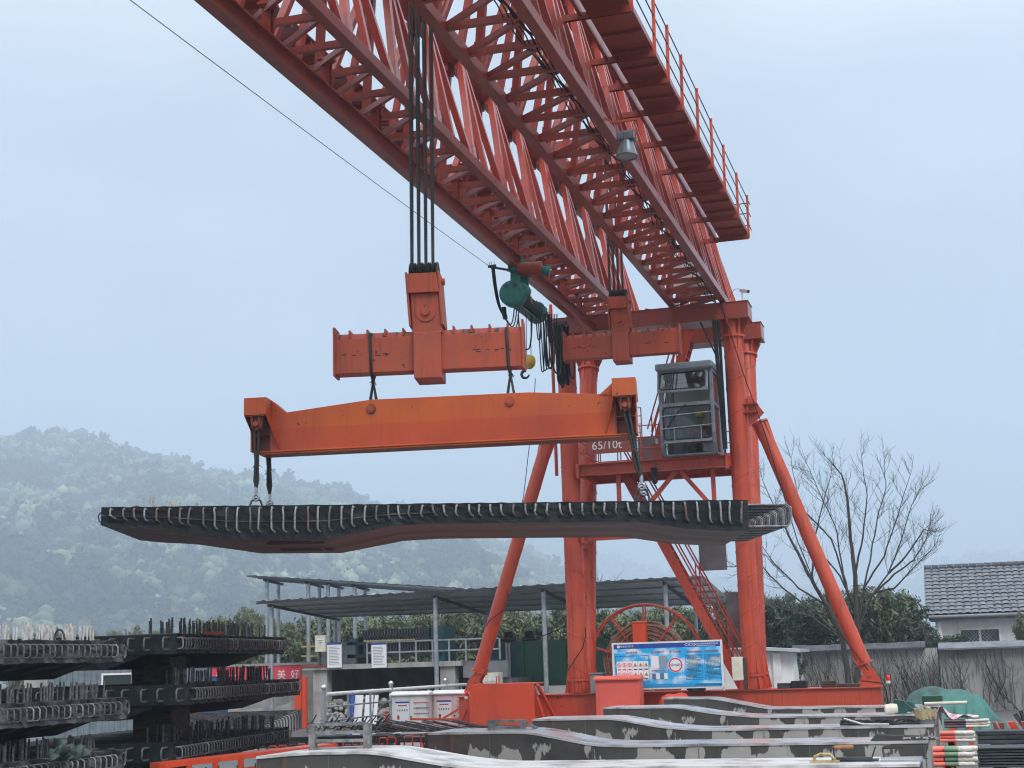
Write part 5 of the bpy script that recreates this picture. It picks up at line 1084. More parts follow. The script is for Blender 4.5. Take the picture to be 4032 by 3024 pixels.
def blob(c, s, m_, name, seed, **k):
    r = random.Random(seed); bm = bmesh.new(); bmesh.ops.create_icosphere(bm, subdivisions=4, radius=1)
    from mathutils import noise
    for v in bm.verts:
        n = noise.fractal(v.co * 1.6 + Vector((seed * 3.1, 0, 0)), .9, 2.1, 4) * .28; f = 1 + n; v.co = Vector((v.co.x * s[0] * f, v.co.y * s[1] * f, max(v.co.z, -.55) * s[2] * f))
    me = bpy.data.meshes.new(name); bm.to_mesh(me); bm.free(); me.materials.append(m_); me.polygons.foreach_set('use_smooth', [True] * len(me.polygons))
    o = bpy.data.objects.new(name, me); COL.objects.link(o); o.location = c; return tag(o, k.get('label'), k.get('cat'), k.get('group'), k.get('kind'))
q = P(2665, 2765, Y=33.7); blob((q.x, 33.75, q.z - .05), (.42, .3, .24), SACK, 'tarpaulin_cover', 4, label='bright orange tarpaulin bundle before the ground beam, below the notice board', cat='tarpaulin')
q = P(2635, 2790, Y=33.6); m = MB(); m.box((q.x - .45, 33.5, 0), (q.x + .5, 34.1, q.z)); m.build('welding_set', GREYM, bevel=.02, label='grey machine box beneath the orange tarpaulin', cat='machine', origin=(q.x, 33.8, 0))
q = P(2735, 2735, Y=34.3); blob((q.x, 34.45, 1.20), (.22, .2, .12), OLIVE, 'sack', 8, label='small grey-green sack slumped on the ground beam beside the tarpaulin', cat='sack')
q = P(2902, 2650, Y=34.3); m = MB(); m.box((q.x - .12, 34.35, 1.35), (q.x + .13, 34.5, 1.88)); m.build('limit_box', CREAM, bevel=.015, label='cream electrical box between stair foot and right column', cat='box', origin=(q.x, 34.4, 1.135)).location
m = MB(); m.box((q.x + .14, 34.4, 1.137), (q.x + .2, 34.5, 1.85)); m.build('box_post', STEELD, label='thin dark post behind the cream electrical box', cat='post', origin=(q.x + .17, 34.4, 1.137))
for px, w, h, lab, mm in ((3085, .28, .12, 'dark ribbed machine block on ground beam right of right column', STEELD), (3145, .34, .16, 'black ribbed crate on the ground beam', BLACK), (3262, .3, .14, 'rusty brown block on the ground beam', WOOD), (3340, .5, .07, 'flat dark plank on the ground beam near the right strut foot', STEELD)):
    q = P(px, 2690, Y=34.9); m = MB(); m.box((q.x - w / 2, 34.85, 1.137), (q.x + w / 2, 35.25, 1.137 + h))
    for k in range(4): m.box((q.x - w / 2 - .006, 34.84, 1.14 + h * k / 4), (q.x + w / 2 + .006, 35.26, 1.14 + h * k / 4 + h * .1))
    m.build('beam_clutter', mm, bevel=.006, label=lab, cat='block', origin=(q.x, 35, 1.137))
# operator
def skinmesh(name, pts, edges, radii, root, m_, parent, sub=2):
    me = bpy.data.meshes.new(name + '_rig'); me.from_pydata(pts, edges, []); o = bpy.data.objects.new(name + '_rig', me); COL.objects.link(o)
    o.modifiers.new('s', 'SKIN'); 
    for i, r in enumerate(radii):
        sv = me.skin_vertices[0].data[i]; sv.radius = r if isinstance(r, tuple) else (r, r); sv.use_root = (i == root)
    sm = o.modifiers.new('u', 'SUBSURF'); sm.levels = sub; sm.render_levels = sub
    dg = bpy.context.evaluated_depsgraph_get(); me2 = bpy.data.meshes.new_from_object(o.evaluated_get(dg)); me2.name = name
    bpy.data.objects.remove(o); me2.materials.clear(); me2.materials.append(m_); me2.polygons.foreach_set('use_smooth', [True] * len(me2.polygons))
    r_ = bpy.data.objects.new(name, me2); COL.objects.link(r_); r_.parent = parent; ORG[r_.name] = org(parent); return r_
hd = P(2758, 1648, Y=34.72); ox, oy = hd.x, 34.72; hz = hd.z
pel = hz - .68
PT = [(0, .08, 0), (0, .06, .22), (0, .04, .40), (0, .03, .50), (0, .02, .585), (0, -.01, .66), (0, -.015, .75),
      (-.17, .03, .44), (-.24, -.02, .20), (-.17, -.22, .10), (-.13, -.28, .10), (.17, .03, .44), (.24, -.02, .20), (.17, -.22, .10), (.13, -.28, .10),
      (-.10, .02, -.02), (-.12, -.34, .08), (-.12, -.40, -.12), (-.12, -.47, -.15), (.10, .02, -.02), (.12, -.34, .08), (.12, -.40, -.12), (.12, -.47, -.15)]
ED = [(0, 1), (1, 2), (2, 3), (3, 4), (4, 5), (5, 6), (2, 7), (7, 8), (8, 9), (9, 10), (2, 11), (11, 12), (12, 13), (13, 14), (0, 15), (15, 16), (16, 17), (17, 18), (0, 19), (19, 20), (20, 21), (21, 22)]
RA = [(.15, .12), (.14, .11), (.16, .11), (.07, .06), (.052, .055), (.078, .088), (.066, .078), .062, .05, .038, .036, .062, .05, .038, .036, .085, .065, .048, .04, .085, .065, .048, .04]
t = thing('person', 'crane operator in yellow helmet and red jacket seated inside the grey cab', 'person', (ox, oy, pel), local=True)
body = skinmesh('body', PT, ED, RA, 0, SKIN, t)
skinmesh('red_jacket', [PT[i] for i in (0, 1, 2, 7, 8, 9, 11, 12, 13)] + [(0, .03, .47)], [(0, 1), (1, 2), (2, 3), (3, 4), (4, 5), (2, 6), (6, 7), (7, 8), (2, 9)], [(.165, .135), (.155, .125), (.172, .125), .075, .063, .05, .075, .063, .05, (.085, .075)], 0, CLOTHR, t)
skinmesh('trousers', [PT[i] for i in (0, 15, 16, 17, 19, 20, 21)], [(0, 1), (1, 2), (2, 3), (0, 4), (4, 5), (5, 6)], [(.16, .13), .1, .078, .06, .1, .078, .06], 0, CLOTHB, t)
m = MB(); m.lathe([(.118, -.02), (.116, .03), (.1, .08), (.06, .115), (.01, .125)], (0, -.015, .735), n=20); m.prism([(-.09, -.10, .715), (.09, -.10, .715), (.06, -.17, .705), (-.06, -.17, .705)], (0, 0, .012)); m.build('helmet', HELM, t, smooth=50)
m = MB()
for x in (-.032, .032): m.lathe([(.01, 0), (.012, .006), (.004, .012)], (x, -.088, .675), axis=(0, -1, 0), n=8)
m.build('eyes', INK, t)
m = MB(); m.prism([(-.014, -.095, .63), (.014, -.095, .63), (.006, -.09, .68), (-.006, -.09, .68)], (0, -.022, 0)); m.build('nose', SKIN, t, smooth=60)
for sx in (-1, 1):
    m = MB()
    for k in range(5):
        a = -.5 + .25 * k; b = Vector((sx * .13 + .016 * (k - 2), -.29, .10)); m.tube([b, b + Vector((.2 * a * .1, -.045, -.004 * k)), b + Vector((.2 * a * .1, -.07 + .006 * abs(k - 2), -.035))], .0095, 6, r2=.007)
    m.build('fingers', SKIN, t, smooth=60)
# white control cabinets
def ctrl(xl, xr, zb_, zt_, y, paint, lab):
    t = thing('control_cabinet', lab, 'control cabinet', ((xl + xr) / 2, y, 0))
    m = MB(); m.box((xl, y, zb_), (xr, y + .42, zt_)); m.build('cabinet_body', paint, t, bevel=.01)
    m = MB(); m.prism([(xl - .05, y - .07, zt_), (xl - .05, y - .07, zt_ + .03), (xl - .05, y + .2, zt_ + .10), (xl - .05, y + .47, zt_ + .03), (xl - .05, y + .47, zt_)], (xr - xl + .1, 0, 0)); m.build('rain_hood', WHITEP, t, bevel=.006)
    xm = xl + (xr - xl) * .5
    for a, b in ((xl + .02, xm - .004), (xm + .004, xr - .02)):
        m = MB(); m.box((a, y - .018, zb_ + .04), (b, y - .001, zt_ - .03)); d = m.build('door', paint, t, bevel=.004)
    m = MB(); m.cyl((xm + .04, y - .04, zb_ + .5), (xm + .04, y - .018, zb_ + .5), .02, 10); m.build('lock', STEELD, d)
    for r_, mm in enumerate((REDLAMP, GREEN, GREYM, REDINK, BLACK)):
        m = MB()
        for k in range(9): m.cyl((xm + .13 + k * .045, y - .04, zt_ - .17 - r_ * .13), (xm + .13 + k * .045, y - .018, zt_ - .17 - r_ * .13), .014, 8)
        m.build('push_buttons', mm, t)
    m = MB(); m.box((xl + .1, y - .024, zt_ - .62), (xl + .46, y - .019, zt_ - .14)); pp = m.build('notice_sheet', PAPER, t)
    m = MB(); m.box((xl + .1, y - .027, zt_ - .18), (xl + .46, y - .0245, zt_ - .14)); m.build('sheet_header', BLUEH, pp)
    m = MB(); m.box((xl + .16, y - .027, zt_ - .25), (xl + .40, y - .0245, zt_ - .225)); m.build('sheet_print', REDINK, pp)
    for k in range(5): m = MB(); m.box((xl + .135 + k * .062, y - .027, zt_ - .37), (xl + .165 + k * .062, y - .0245, zt_ - .33)); m.build('sheet_print', (YELLOW, GREYP, BLUE, REDINK, GREYP)[k], pp)
    m = MB(); m.box((xl + .14, y - .027, zt_ - .57), (xl + .2, y - .0245, zt_ - .47)); m.build('sheet_print', REDINK, pp)
    for x in (xl + .03, xr - .09): m = MB(); m.box((x, y + .05, 0), (x + .06, y + .12, zb_)); m.build('leg', PINKP, t)
a, b = P(1543, 2740, Y=34.6), P(1683, 2905, Y=34.6); ctrl(a.x, b.x + .02, b.z, a.z, 34.6, WHITEP, 'white control cabinet with rows of coloured buttons left of the red guard')
a, b = P(1706, 2735, Y=34.9), P(1850, 2900, Y=34.9); ctrl(a.x, b.x + .1, b.z, a.z, 34.9, PINKP, 'pinkish control cabinet with buttons partly behind the red lamp')
# stainless yard railing
p, q = P(1285, 2731, Z=1.28), P(2240, 2664, Z=1.28); p = Vector((p.x, p.y, 0)); q = Vector((q.x, q.y, 0)); dd = (q - p).normalized()
t = thing('yard_railing', 'shiny stainless railing with ball-topped posts running behind the cabinets', 'railing', p)
m = MB(); m.tube([p + Vector((0, 0, 1.26)), q + Vector((0, 0, 1.26))], .05, 12); m.build('top_rail', WHITEP, t, smooth=50)
for z in (.95, .60, .25): m = MB(); m.tube([p + Vector((0, 0, z)), q + Vector((0, 0, z))], .022, 8); m.build('middle_rail', STAIN, t, smooth=50)
L_ = (q - p).length; k = 0; s = -.15
while s < L_:
    e = p + dd * s; m = MB(); ball = k % 3 == 0; m.cyl(e, e + Vector((0, 0, 1.36 if ball else 1.24)), .055 if ball else .03, 12); po = m.build('railing_post', GALV, t, smooth=50)
    if ball: m = MB(); m.lathe([(.02, -.075), (.06, -.045), (.075, 0), (.06, .045), (.02, .075)], e + Vector((0, 0, 1.43)), n=16); m.build('ball_cap', STAIN, po, smooth=80)
    s += 1.55; k += 1
t = thing('leaning_panels', 'white printed panels leaning behind the railing', 'panel', (-17, 40, 0))
for px0, px1 in ((1385, 1418), (1426, 1458), (1462, 1478)):
    a, b = P(px0, 2738, Y=40.5), P(px1, 2885, Y=40.5); m = MB(); m.prism([(a.x, 40.5, 0), (a.x, 40.53, 0), (a.x, 40.8, a.z), (a.x, 40.77, a.z)], (b.x - a.x, 0, 0)); m.build('white_panel', PAPER, t)
m = MB(); a = P(1380, 2738, Y=40.48); m.box((a.x - .03, 40.48, 0), (a.x + .02, 40.8, a.z)); m.build('blue_edge', BLUEH, t)
# small red valve and drum clutter behind railing
a = P(1523, 2850, Y=40); m = MB(); m.cyl((a.x, 40, 0), (a.x, 40, .62), .05, 10); m.cyl((a.x - .13, 40, .3), (a.x + .13, 40, .3), .045, 10); m.cyl((a.x, 40, .62), (a.x, 40, .66), .11, 14); m.build('fire_hydrant', BRIGHT, smooth=40, label='small red hydrant behind the stainless railing', cat='hydrant', origin=(a.x, 40, 0))

# ================================================================ PLATFORM WITH FILTER PRESS
YP = 46.0
a, b = P(1190, 2626, Y=YP), P(1815, 2606, Y=YP); zf = 2.02
t = thing('concrete_platform', 'concrete platform over a dark bay, carrying the filter press under the shed', 'platform', (a.x, YP, 0))
xl, xr = a.x, b.x
m = MB(); m.box((xl, YP, zf - .16), (xr, YP + 4, zf)); m.build('platform_slab', CONC, t)
m = MB(); m.box((xl - .01, YP - .03, zf - .06), (xl + 1.4, YP - .002, zf + .02)); m.build('edge_angle', REDOX, t)
for x0_, x1_ in ((xl + .35, xl + .85), (xr - .75, xr - .25)):
    m = MB(); m.box((x0_, YP + .1, 0), (x1_, YP + .5, zf - .163)); m.build('pier', CONC, t)
m = MB(); m.box((xl + .353, YP + .503, 0), (xl + .6, YP + 4, zf - .163)); m.box((xl + .6, YP + 3.7, 0), (xr + 1.4, YP + 4, zf - .163)); m.build('bay_wall', CONCD, t)
m = MB(); m.box((xr - .0, YP + .2, zf - .55), (xr + 1.5, YP + .5, zf - .03)); m.box((xr, YP + .6, 0), (xr + 1.5, YP + 3, zf - .6)); m.build('side_bin', GREYM, t)
m = MB()
zr = P(1500, 2528, Y=YP).z
for x in np.linspace(xl + 2.3, xr + 1.3, 9): m.box((x - .025, YP + .05, zf), (x + .025, YP + .1, zr))
for z in (zr, zf + (zr - zf) * .5): m.box((xl + 2.3, YP + .04, z - .025), (xr + 1.3, YP + .07, z + .025))
m.build('guard_rail', GALV, t)
m = MB()
for z in (zr - .06, zf + (zr - zf) * .45): m.box((xl - .05, YP + .02, z - .03), (xl + 1.15, YP + .04, z + .03))
m.box((xl + 2.2, YP + .0, zr + .02), (xl + 4.0, YP + .038, zr + .07)); m.build('yellow_rail', YELR, t)
for px0, px1, lab in ((1288, 1345, 'white notice with blue header on the platform rail, left one'), (1462, 1522, 'white notice with blue header on the platform rail, right one')):
    a, b = P(px0, 2532, Y=YP - .1), P(px1, 2628, Y=YP - .1); tt = thing('rail_notice', lab, 'notice board', (a.x, YP - .1, b.z), 'notices on the platform rail')
    m = MB(); m.box((a.x, YP - .1, b.z), (b.x, YP - .07, a.z)); m.build('notice_panel', PAPER, tt); m = MB(); m.box((a.x, YP - .105, a.z - .06), (b.x, YP - .101, a.z)); m.build('blue_header', BLUEH, tt)
    m = MB()
    for k in range(12): m.box((a.x + .06, YP - .104, a.z - .15 - k * .05), (b.x - .06 - .1 * random.random(), YP - .101, a.z - .135 - k * .05))
    m.build('text_rows', GREYP, tt)
a, b = P(1247, 2503, Y=YP - .05), P(1287, 2566, Y=YP - .05); t = thing('push_button_box', 'beige push-button box on a post at the platform corner', 'control box', (a.x, YP, zf))
m = MB(); m.box((a.x, YP - .2, b.z), (b.x, YP, a.z)); m.build('box_body', CREAM, t, bevel=.01); m = MB(); m.box((a.x + .08, YP - .21, a.z - .3), (b.x - .08, YP - .2, a.z - .12)); m.build('button_plate', PAPER, t); m = MB()
for k in range(8): m.cyl((a.x + .12 + (k % 4) * .045, YP - .225, a.z - .17 - (k // 4) * .07), (a.x + .12 + (k % 4) * .045, YP - .21, a.z - .17 - (k // 4) * .07), .015, 8)
m.build('push_buttons', INK, t); m = MB(); m.box((a.x + .1, YP - .12, zf), (a.x + .16, YP - .06, b.z)); m.build('post', STEELD, t)
t = thing('filter_press', 'long filter press with a comb of dark grey plates on the platform', 'filter press', (-17, YP + 2, zf))
a, b = P(1447, 2478, Y=YP + 1.6), P(1700, 2470, Y=YP + 1.6)
for k in range(46):
    x = a.x + (b.x - a.x) * k / 45; m = MB(); m.box((x - .018, YP + 1.2, zf + .25), (x + .022, YP + 2.2, a.z - .05 + .02 * math.sin(k * 2.3))); m.box((x - .012, YP + 1.1, a.z - .3), (x + .016, YP + 1.2, a.z - .24)); m.build('filter_plate', GREYM if k % 2 else STEELD, t)
m = MB(); m.box((a.x - .5, YP + 1.0, a.z - .52), (b.x + .6, YP + 1.12, a.z - .42)); m.box((a.x - .5, YP + 1.0, zf + .2), (b.x + .5, YP + 1.1, zf + .32)); m.box((a.x - .2, YP + 1.3, zf), (a.x, YP + 2, zf + .3)); m.build('side_beam', STEELD, t)
m = MB(); m.box((b.x + .15, YP + 1.1, zf), (b.x + .6, YP + 2.3, a.z)); m.build('end_head', TEAL, t); m = MB(); m.box((a.x - .5, YP + 1.1, zf), (a.x - .15, YP + 2.3, a.z - .3)); m.build('end_head', TEAL, t)
m = MB(); m.box((xl + .1, YP + 1, zf), (xl + .75, YP + 1.6, zf + .75)); m.box((xl + .8, YP + 1, zf), (xl + 1.5, YP + 1.6, zf + .75)); m.build('steel_locker', GREYP, bevel=.02, label='pair of grey-blue steel lockers at the left end of the platform', cat='locker', origin=(xl + .8, YP + 1, zf))
# rubble in the bay
m = MB(); rr = random.Random(4)
for i in range(620):
    f = rr.random(); x = xl + .9 + f * 7; y = YP - 1.4 + rr.random() * 4; hgt = max(.15, (1.25 - .2 * abs(f * 7 - 1.8)) * (.25 + .75 * min(1, (y - YP + 1.4) / 2.0))); s = rr.uniform(.06, .17); q = Vector((x, y, rr.uniform(.0, hgt))); m.lathe([(s * .5, -s * .6), (s, -s * .1), (s * .8, s * .4), (s * .2, s * .6)], q, axis=(rr.gauss(0, 1), rr.gauss(0, 1), 1), n=6)
m.build('rubble', ROCK, label='heap of broken stone in the bay under the platform', cat='rubble', kind='stuff', origin=(xl + 2, YP, 0))

# ================================================================ SHED ROOFS
def shed(y0, y1, xL, xR, z0L, z0R, z1L, z1R, lab, posts, name='open_shed', amp=.03, lip=True):
    t = thing(name, lab, 'shed', ((xL + xR) / 2, y0, 0)); n = int((xR - xL) / .075); vs = []; fs = []
    for i in range(n + 1):
        f = i / n; x = xL + (xR - xL) * f; h = amp if (i % 6) in (0, 1) else (0 if (i % 6) != 3 else .0)
        for k, (y, za, zb2) in enumerate(((y0, z0L, z0R), (y1, z1L, z1R))): vs.append((x, y, za + (zb2 - za) * f + h))
    for i in range(n): fs.append((2 * i, 2 * i + 2, 2 * i + 3, 2 * i + 1))
    m = MB(); m.add(vs, fs); k = len(vs); m.add([(x, y, z - .012) for x, y, z in vs], [f[::-1] for f in fs]); m.build('roof_sheet', ROOFM, t)
    for g in np.linspace(.04, .96, 5):
        y = y0 + (y1 - y0) * g; za = z0L + (z1L - z0L) * g; zb2 = z0R + (z1R - z0R) * g; m = MB(); m.beam((xL + .1, y, za - .04), (xR - .1, y, zb2 - .04), .04, .05); m.build('purlin', GREYM, t)
    for x, zoff in posts:
        f = (x - xL) / (xR - xL); zt_ = z0L + (z0R - z0L) * f; zk = z1L + (z1R - z1L) * f
        m = MB(); m.beam((x, y0 + .2, zt_ - .14), (x, y1 - .1, zk - .14), .07, .09); m.build('rafter', STEELD, t)
        m = MB(); m.cyl((x, y0 + .45, 0), (x, y0 + .45, zt_ - .16), .075, 14); m.build('post', GALV, t, smooth=50)
        m = MB(); m.cyl((x, y1 - .5, 0), (x, y1 - .5, zk - .15), .07, 12); m.build('post', GALV, t, smooth=50)
    return t
px_ = lambda px, y: P(px, 2400, Y=y).x
shed(45.2, 51.5, px_(985, 45.2), px_(2775, 45.2), 4.16, 4.34, 3.80, 3.70, 'wide grey corrugated lean-to roof on thin galvanised posts behind the crane', [(px_(x, 45.6), 0) for x in (1066, 1712, 2140, 2622)])
a, b = P(960, 2262, Y=52), P(1850, 2312, Y=58); t = shed(52.5, 54.5, P(960, 2262, Y=52.5).x, P(1820, 2312, Y=52.5).x, P(960, 2264, Y=52.5).z, P(1820, 2316, Y=52.5).z, P(960, 2264, Y=52.5).z - .1, P(1820, 2316, Y=52.5).z - .15, 'thin dark upper canopy rising to the left above the lean-to roof', [(px_(x, 52.9), 0) for x in (1048, 1212, 1290, 1395)], amp=.02)
# green tank
y = 49.5; a, b = P(1895, 2512, Y=y), P(2560, 2512, Y=y); zt_ = 2.62
t = thing('water_tank', 'long dark green steel tank with one teal panel behind the crane leg', 'tank', ((a.x + b.x) / 2, y, 0)); m = MB(); xs_ = P(2030, 2512, Y=y).x
m.box((xs_, y, 0), (b.x, y + 2.2, zt_)); m.build('tank_body', GREEN, t)
m = MB(); m.box((a.x, y + .02, 0), (xs_ - .01, y + 2.2, zt_ - .05)); m.build('teal_panel', TEAL, t)
m = MB()
for x in np.linspace(a.x, b.x, 9): m.box((x - .05, y - .07, 0), (x + .05, y - .002, zt_))
for z in (.98, zt_ - .05): m.box((a.x, y - .06, z - .03), (b.x, y - .002, z + .03))
m.build('stiffener', GREEN, t)
m = MB(); x = P(2001, 2600, Y=y - .3).x; m.cyl((x - .05, y - .3, 0), (x - .05, y - .3, zt_ - .05), .035, 8); m.cyl((x + .05, y - .3, 0), (x + .05, y - .3, zt_ - .05), .035, 8); m.build('white_pipe', WHITEP, t, smooth=50)
for px in (2002, 2085): q = P(px, 2495, Y=y + 1); m = MB(); m.cyl((q.x, y + 1, zt_), (q.x, y + 1, zt_ + .35), .16, 12); m.box((q.x - .25, y + .8, zt_), (q.x + .25, y + 1.2, zt_ + .12)); m.build('agitator_motor', BLACK, t)
a, b = P(1902, 2650, Y=44.5), P(1962, 2705, Y=44.5); t = thing('meter_cabinet', 'cream cabinet with square white meters behind the left strut', 'cabinet', (a.x, 44.5, 0)); m = MB(); m.box((a.x - .15, 44.5, 0), (b.x, 45.0, a.z)); m.build('cabinet_body', CREAM, t, bevel=.01)
for k in range(3): m = MB(); m.box((a.x + .02 + k * .15, 44.485, a.z - .26), (a.x + .12 + k * .15, 44.5, a.z - .15)); m.build('meter', PAPER, t)
m = MB(); m.box((a.x + .02, 44.48, a.z - .45), (a.x + .22, 44.5, a.z - .34)); m.build('display', INK, t)
for i, px in enumerate((2095, 2155, 2215)): q = P(px, 2690, Y=48.2); m = MB(); m.box((q.x - .35, 48.0, 0), (q.x + .22, 48.8, 1.12)); m.build('white_tank', WHITEP, bevel=.03, label=('left', 'middle', 'right')[i] + ' one of three white plastic boxes before the green tank', cat='box', group='white boxes before the tank', origin=(q.x, 48, 0))

# ================================================================ LEFT BACKGROUND: banner wall, hut, drums
y = 50.5; a, b = P(828, 2628, Y=y), P(1187, 2618, Y=y); zb0 = P(1000, 2698, Y=y).z
m = MB(); m.box((a.x - 8, y, 0), (b.x + 1.5, y + .25, 2.06)); m.box((a.x - 8.1, y - .06, 2.06), (b.x + 1.6, y + .31, 2.15)); m.build('boundary_wall', CONC, label='pale rendered boundary wall behind the red banner', cat='wall', origin=(a.x, y, 0))
t = thing('banner', 'red cloth banner with white characters on the left boundary wall', 'banner', (a.x, y, zb0)); m = MB(); m.box((a.x, y - .03, zb0), (b.x, y - .01, 2.04)); m.build('cloth', BANNER, t)
for s_, px in (('新', 869), ('一', 920), ('创', 1010), ('造', 1056), ('美', 1110), ('好', 1163)): q = P(px, 2660, Y=y); text(s_, .36, WHITEL, t, at4(q.x, y - .033, (zb0 + 2.04) / 2))
y = 46; a, b = P(905, 2780, Y=y), P(1185, 2760, Y=y); m = MB(); m.prism([(a.x - 1, y, 0), (b.x - .1, y, 0), (b.x - .1, y, .95), (a.x + 2, y, .75), (a.x - 1, y, .5)], (0, .3, 0)); m.build('low_wall', CONC, label='low sloping concrete wall below the red banner', cat='wall', origin=(a.x, y, 0))
a = P(1180, 2720, Y=45.8); m = MB(); m.box((a.x - .1, 45.6, .6), (a.x + .12, 45.75, 1.55)); m.box((a.x + .12, 45.7, 0), (a.x + .25, 45.9, 1.65)); m.build('hose_box', BRIGHT, bevel=.01, label='narrow red fire box on a post at the platform corner', cat='box', origin=(a.x, 45.8, 0))
y = 42; a, b = P(300, 2560, Y=y), P(745, 2560, Y=y); t = thing('site_hut', 'blue-grey sheet metal site hut seen between the stacked slabs', 'hut', ((a.x + b.x) / 2, y, 0)); m = MB(); m.box((a.x - 1, y, 0), (b.x, y + 1.4, 2.6))
for x in np.arange(a.x - 1, b.x, .22): m.box((x - .02, y - .025, .02), (x + .02, y - .001, 2.58))
m.build('hut_wall', GREYP, t); m = MB(); m.box((a.x - 1.2, y - .2, 2.6), (b.x + .1, y + 1.6, 2.7)); m.build('hut_roof', GREYM, t)
c0, c1 = P(410, 2650, Y=y), P(520, 2700, Y=y); m = MB(); m.box((c0.x, y - .04, .9), (c1.x, y - .027, 1.9)); w = m.build('window', GLASSD, t); m = MB(); m.box((c0.x - .06, y - .06, .84), (c1.x + .06, y - .042, .9)); m.box((c0.x - .06, y - .06, 1.9), (c1.x + .06, y - .042, 1.96)); m.box((c0.x - .06, y - .06, .9), (c0.x, y - .042, 1.9)); m.box((c1.x, y - .06, .9), (c1.x + .06, y - .042, 1.9)); m.build('window_frame', PAPER, w)
def drum(px, y, z0, m_, lab): 
    q = P(px, 2800, Y=y); t = thing('steel_drum', lab, 'drum', (q.x, y, z0), 'drums by the site hut'); m = MB(); m.lathe([(.29, 0), (.3, .02), (.29, .04), (.29, .28), (.305, .3), (.29, .32), (.29, .58), (.305, .6), (.29, .62), (.29, .86), (.3, .88), (.27, .88), (.26, .86)], (q.x, y, z0), n=24); m.build('shell', m_, t, smooth=40); m = MB(); m.cyl((q.x - .1, y, z0 + .86), (q.x - .1, y, z0 + .885), .04, 10); m.build('bung', STEELD, t)
drum(812, 39.5, 0, BLUE, 'left blue drum on the ground beside the site hut'); drum(858, 39.8, 0, BLUE, 'right blue drum on the ground beside the site hut'); drum(852, 39.9, .89, BLUE, 'blue drum standing on top of another blue drum'); drum(752, 39.2, 0, BANNER, 'red drum left of the blue drums')

# ================================================================ RIGHT BACKGROUND
y = 47; a, b = P(2440, 2520, Y=y), P(3120, 2550, Y=y); t = thing('store_shed', 'low whitewashed store shed with a sloping grey roof edge behind the right column', 'shed', ((a.x + b.x) / 2, y, 0)); zl, zr_ = P(2440, 2520, Y=y).z - .1, P(3120, 2556, Y=y).z - .1
m = MB(); m.prism([(a.x, y, 0), (b.x, y, 0), (b.x, y, zr_), (a.x, y, zl)], (0, 3, 0)); m.build('shed_wall', HOUSEW, t)
m = MB(); m.prism([(a.x - .2, y - .35, zl), (b.x + .25, y - .35, zr_), (b.x + .25, y - .35, zr_ + .09), (a.x - .2, y - .35, zl + .09)], (0, 3.6, 0)); m.build('roof_slab', ROOFM, t)
for px in (3060, 2960): q = P(px, 2600, Y=y); m = MB(); m.box((q.x - .12, y - .12, 0), (q.x + .12, y - .002, zr_)); m.build('pilaster', WHITEP, t)
y = 50
VW = mat('weathered_wall_render', (.40, .40, .39), .85, col2=(.26, .26, .26), scale=.8, det=8, bump=.3, bscale=8, streak=.95, col3=(.035, .037, .04))
def wall(px0, px1, zt2, lab, m_, cop, y=50, zs=0):
    a, b = P(px0, 2560, Y=y), P(px1, 2560, Y=y); t = thing('yard_wall', lab, 'wall', ((a.x + b.x) / 2, y, 0)); m = MB(); m.box((a.x, y, 0), (b.x, y + .3, zt2)); m.build('wall_face', m_, t)
    n = int((b.x - a.x) / .42); rr = random.Random(int(px0))
    m = MB()
    for i in range(n):
        x = a.x + i * .42; dz = rr.uniform(-.015, .02); m.prism([(x, y - .25, zt2 - .03 + dz), (x, y - .25, zt2 + .02 + dz), (x, y + .15, zt2 + .2 + dz), (x, y + .55, zt2 + .02), (x, y + .55, zt2 - .03)], (.43, 0, 0))
    m.build('coping_tiles', cop, t); return t
wall(3120, 3690, 1.97, 'vine-covered grey yard wall with dark tile coping behind the bare tree', VW, TILED)
VW2 = mat('streaked_wall_render', (.33, .33, .33), .85, col2=(.16, .16, .165), scale=.7, det=9, lo=.38, hi=.6, bump=.3, bscale=8, streak=1., col3=(.03, .032, .036))
wall(3695, 4300, 1.92, 'dark-streaked grey yard wall with pale tile coping below the white house', VW2, TILE, y=49.2)
# vines on the wall
t = thing('climbing_vine', 'leafless dark vines spread over the grey yard wall', 'vine', (-2, 49.8, 0)); rr = random.Random(12)
for k in range(95):
    px = rr.choice((rr.uniform(3170, 3690), rr.uniform(3200, 3690), rr.uniform(3170, 3690), rr.uniform(3700, 4000))); q = P(px, 2700, Y=49.8); x, z = q.x, rr.uniform(0, .4); yy = 49.85 if px < 3690 else 49.1; pts = [(x, yy - .04, z)]; ztop = rr.uniform(1.2, 1.95); dx = rr.gauss(-.02, .05)
    while pts[-1][2] < ztop: dx = dx * .85 + rr.gauss(-.004, .022); pts.append((pts[-1][0] + dx, yy - .04 - rr.random() * .05, pts[-1][2] + .12))
    if len(pts) < 3: continue
    m = MB(); m.tube(pts, rr.uniform(.007, .022), 5, r2=.005)
    for j in range(2, len(pts) - 1, 2):
        e = Vector(pts[j]); q9 = rr.gauss(0, .09); m.tube([e, e + Vector((q9, -.02, .12)), e + Vector((q9 * 1.8, -.03, .3))], .005, 4, r2=.003)
    m.build('vine_stem', BARK, t)
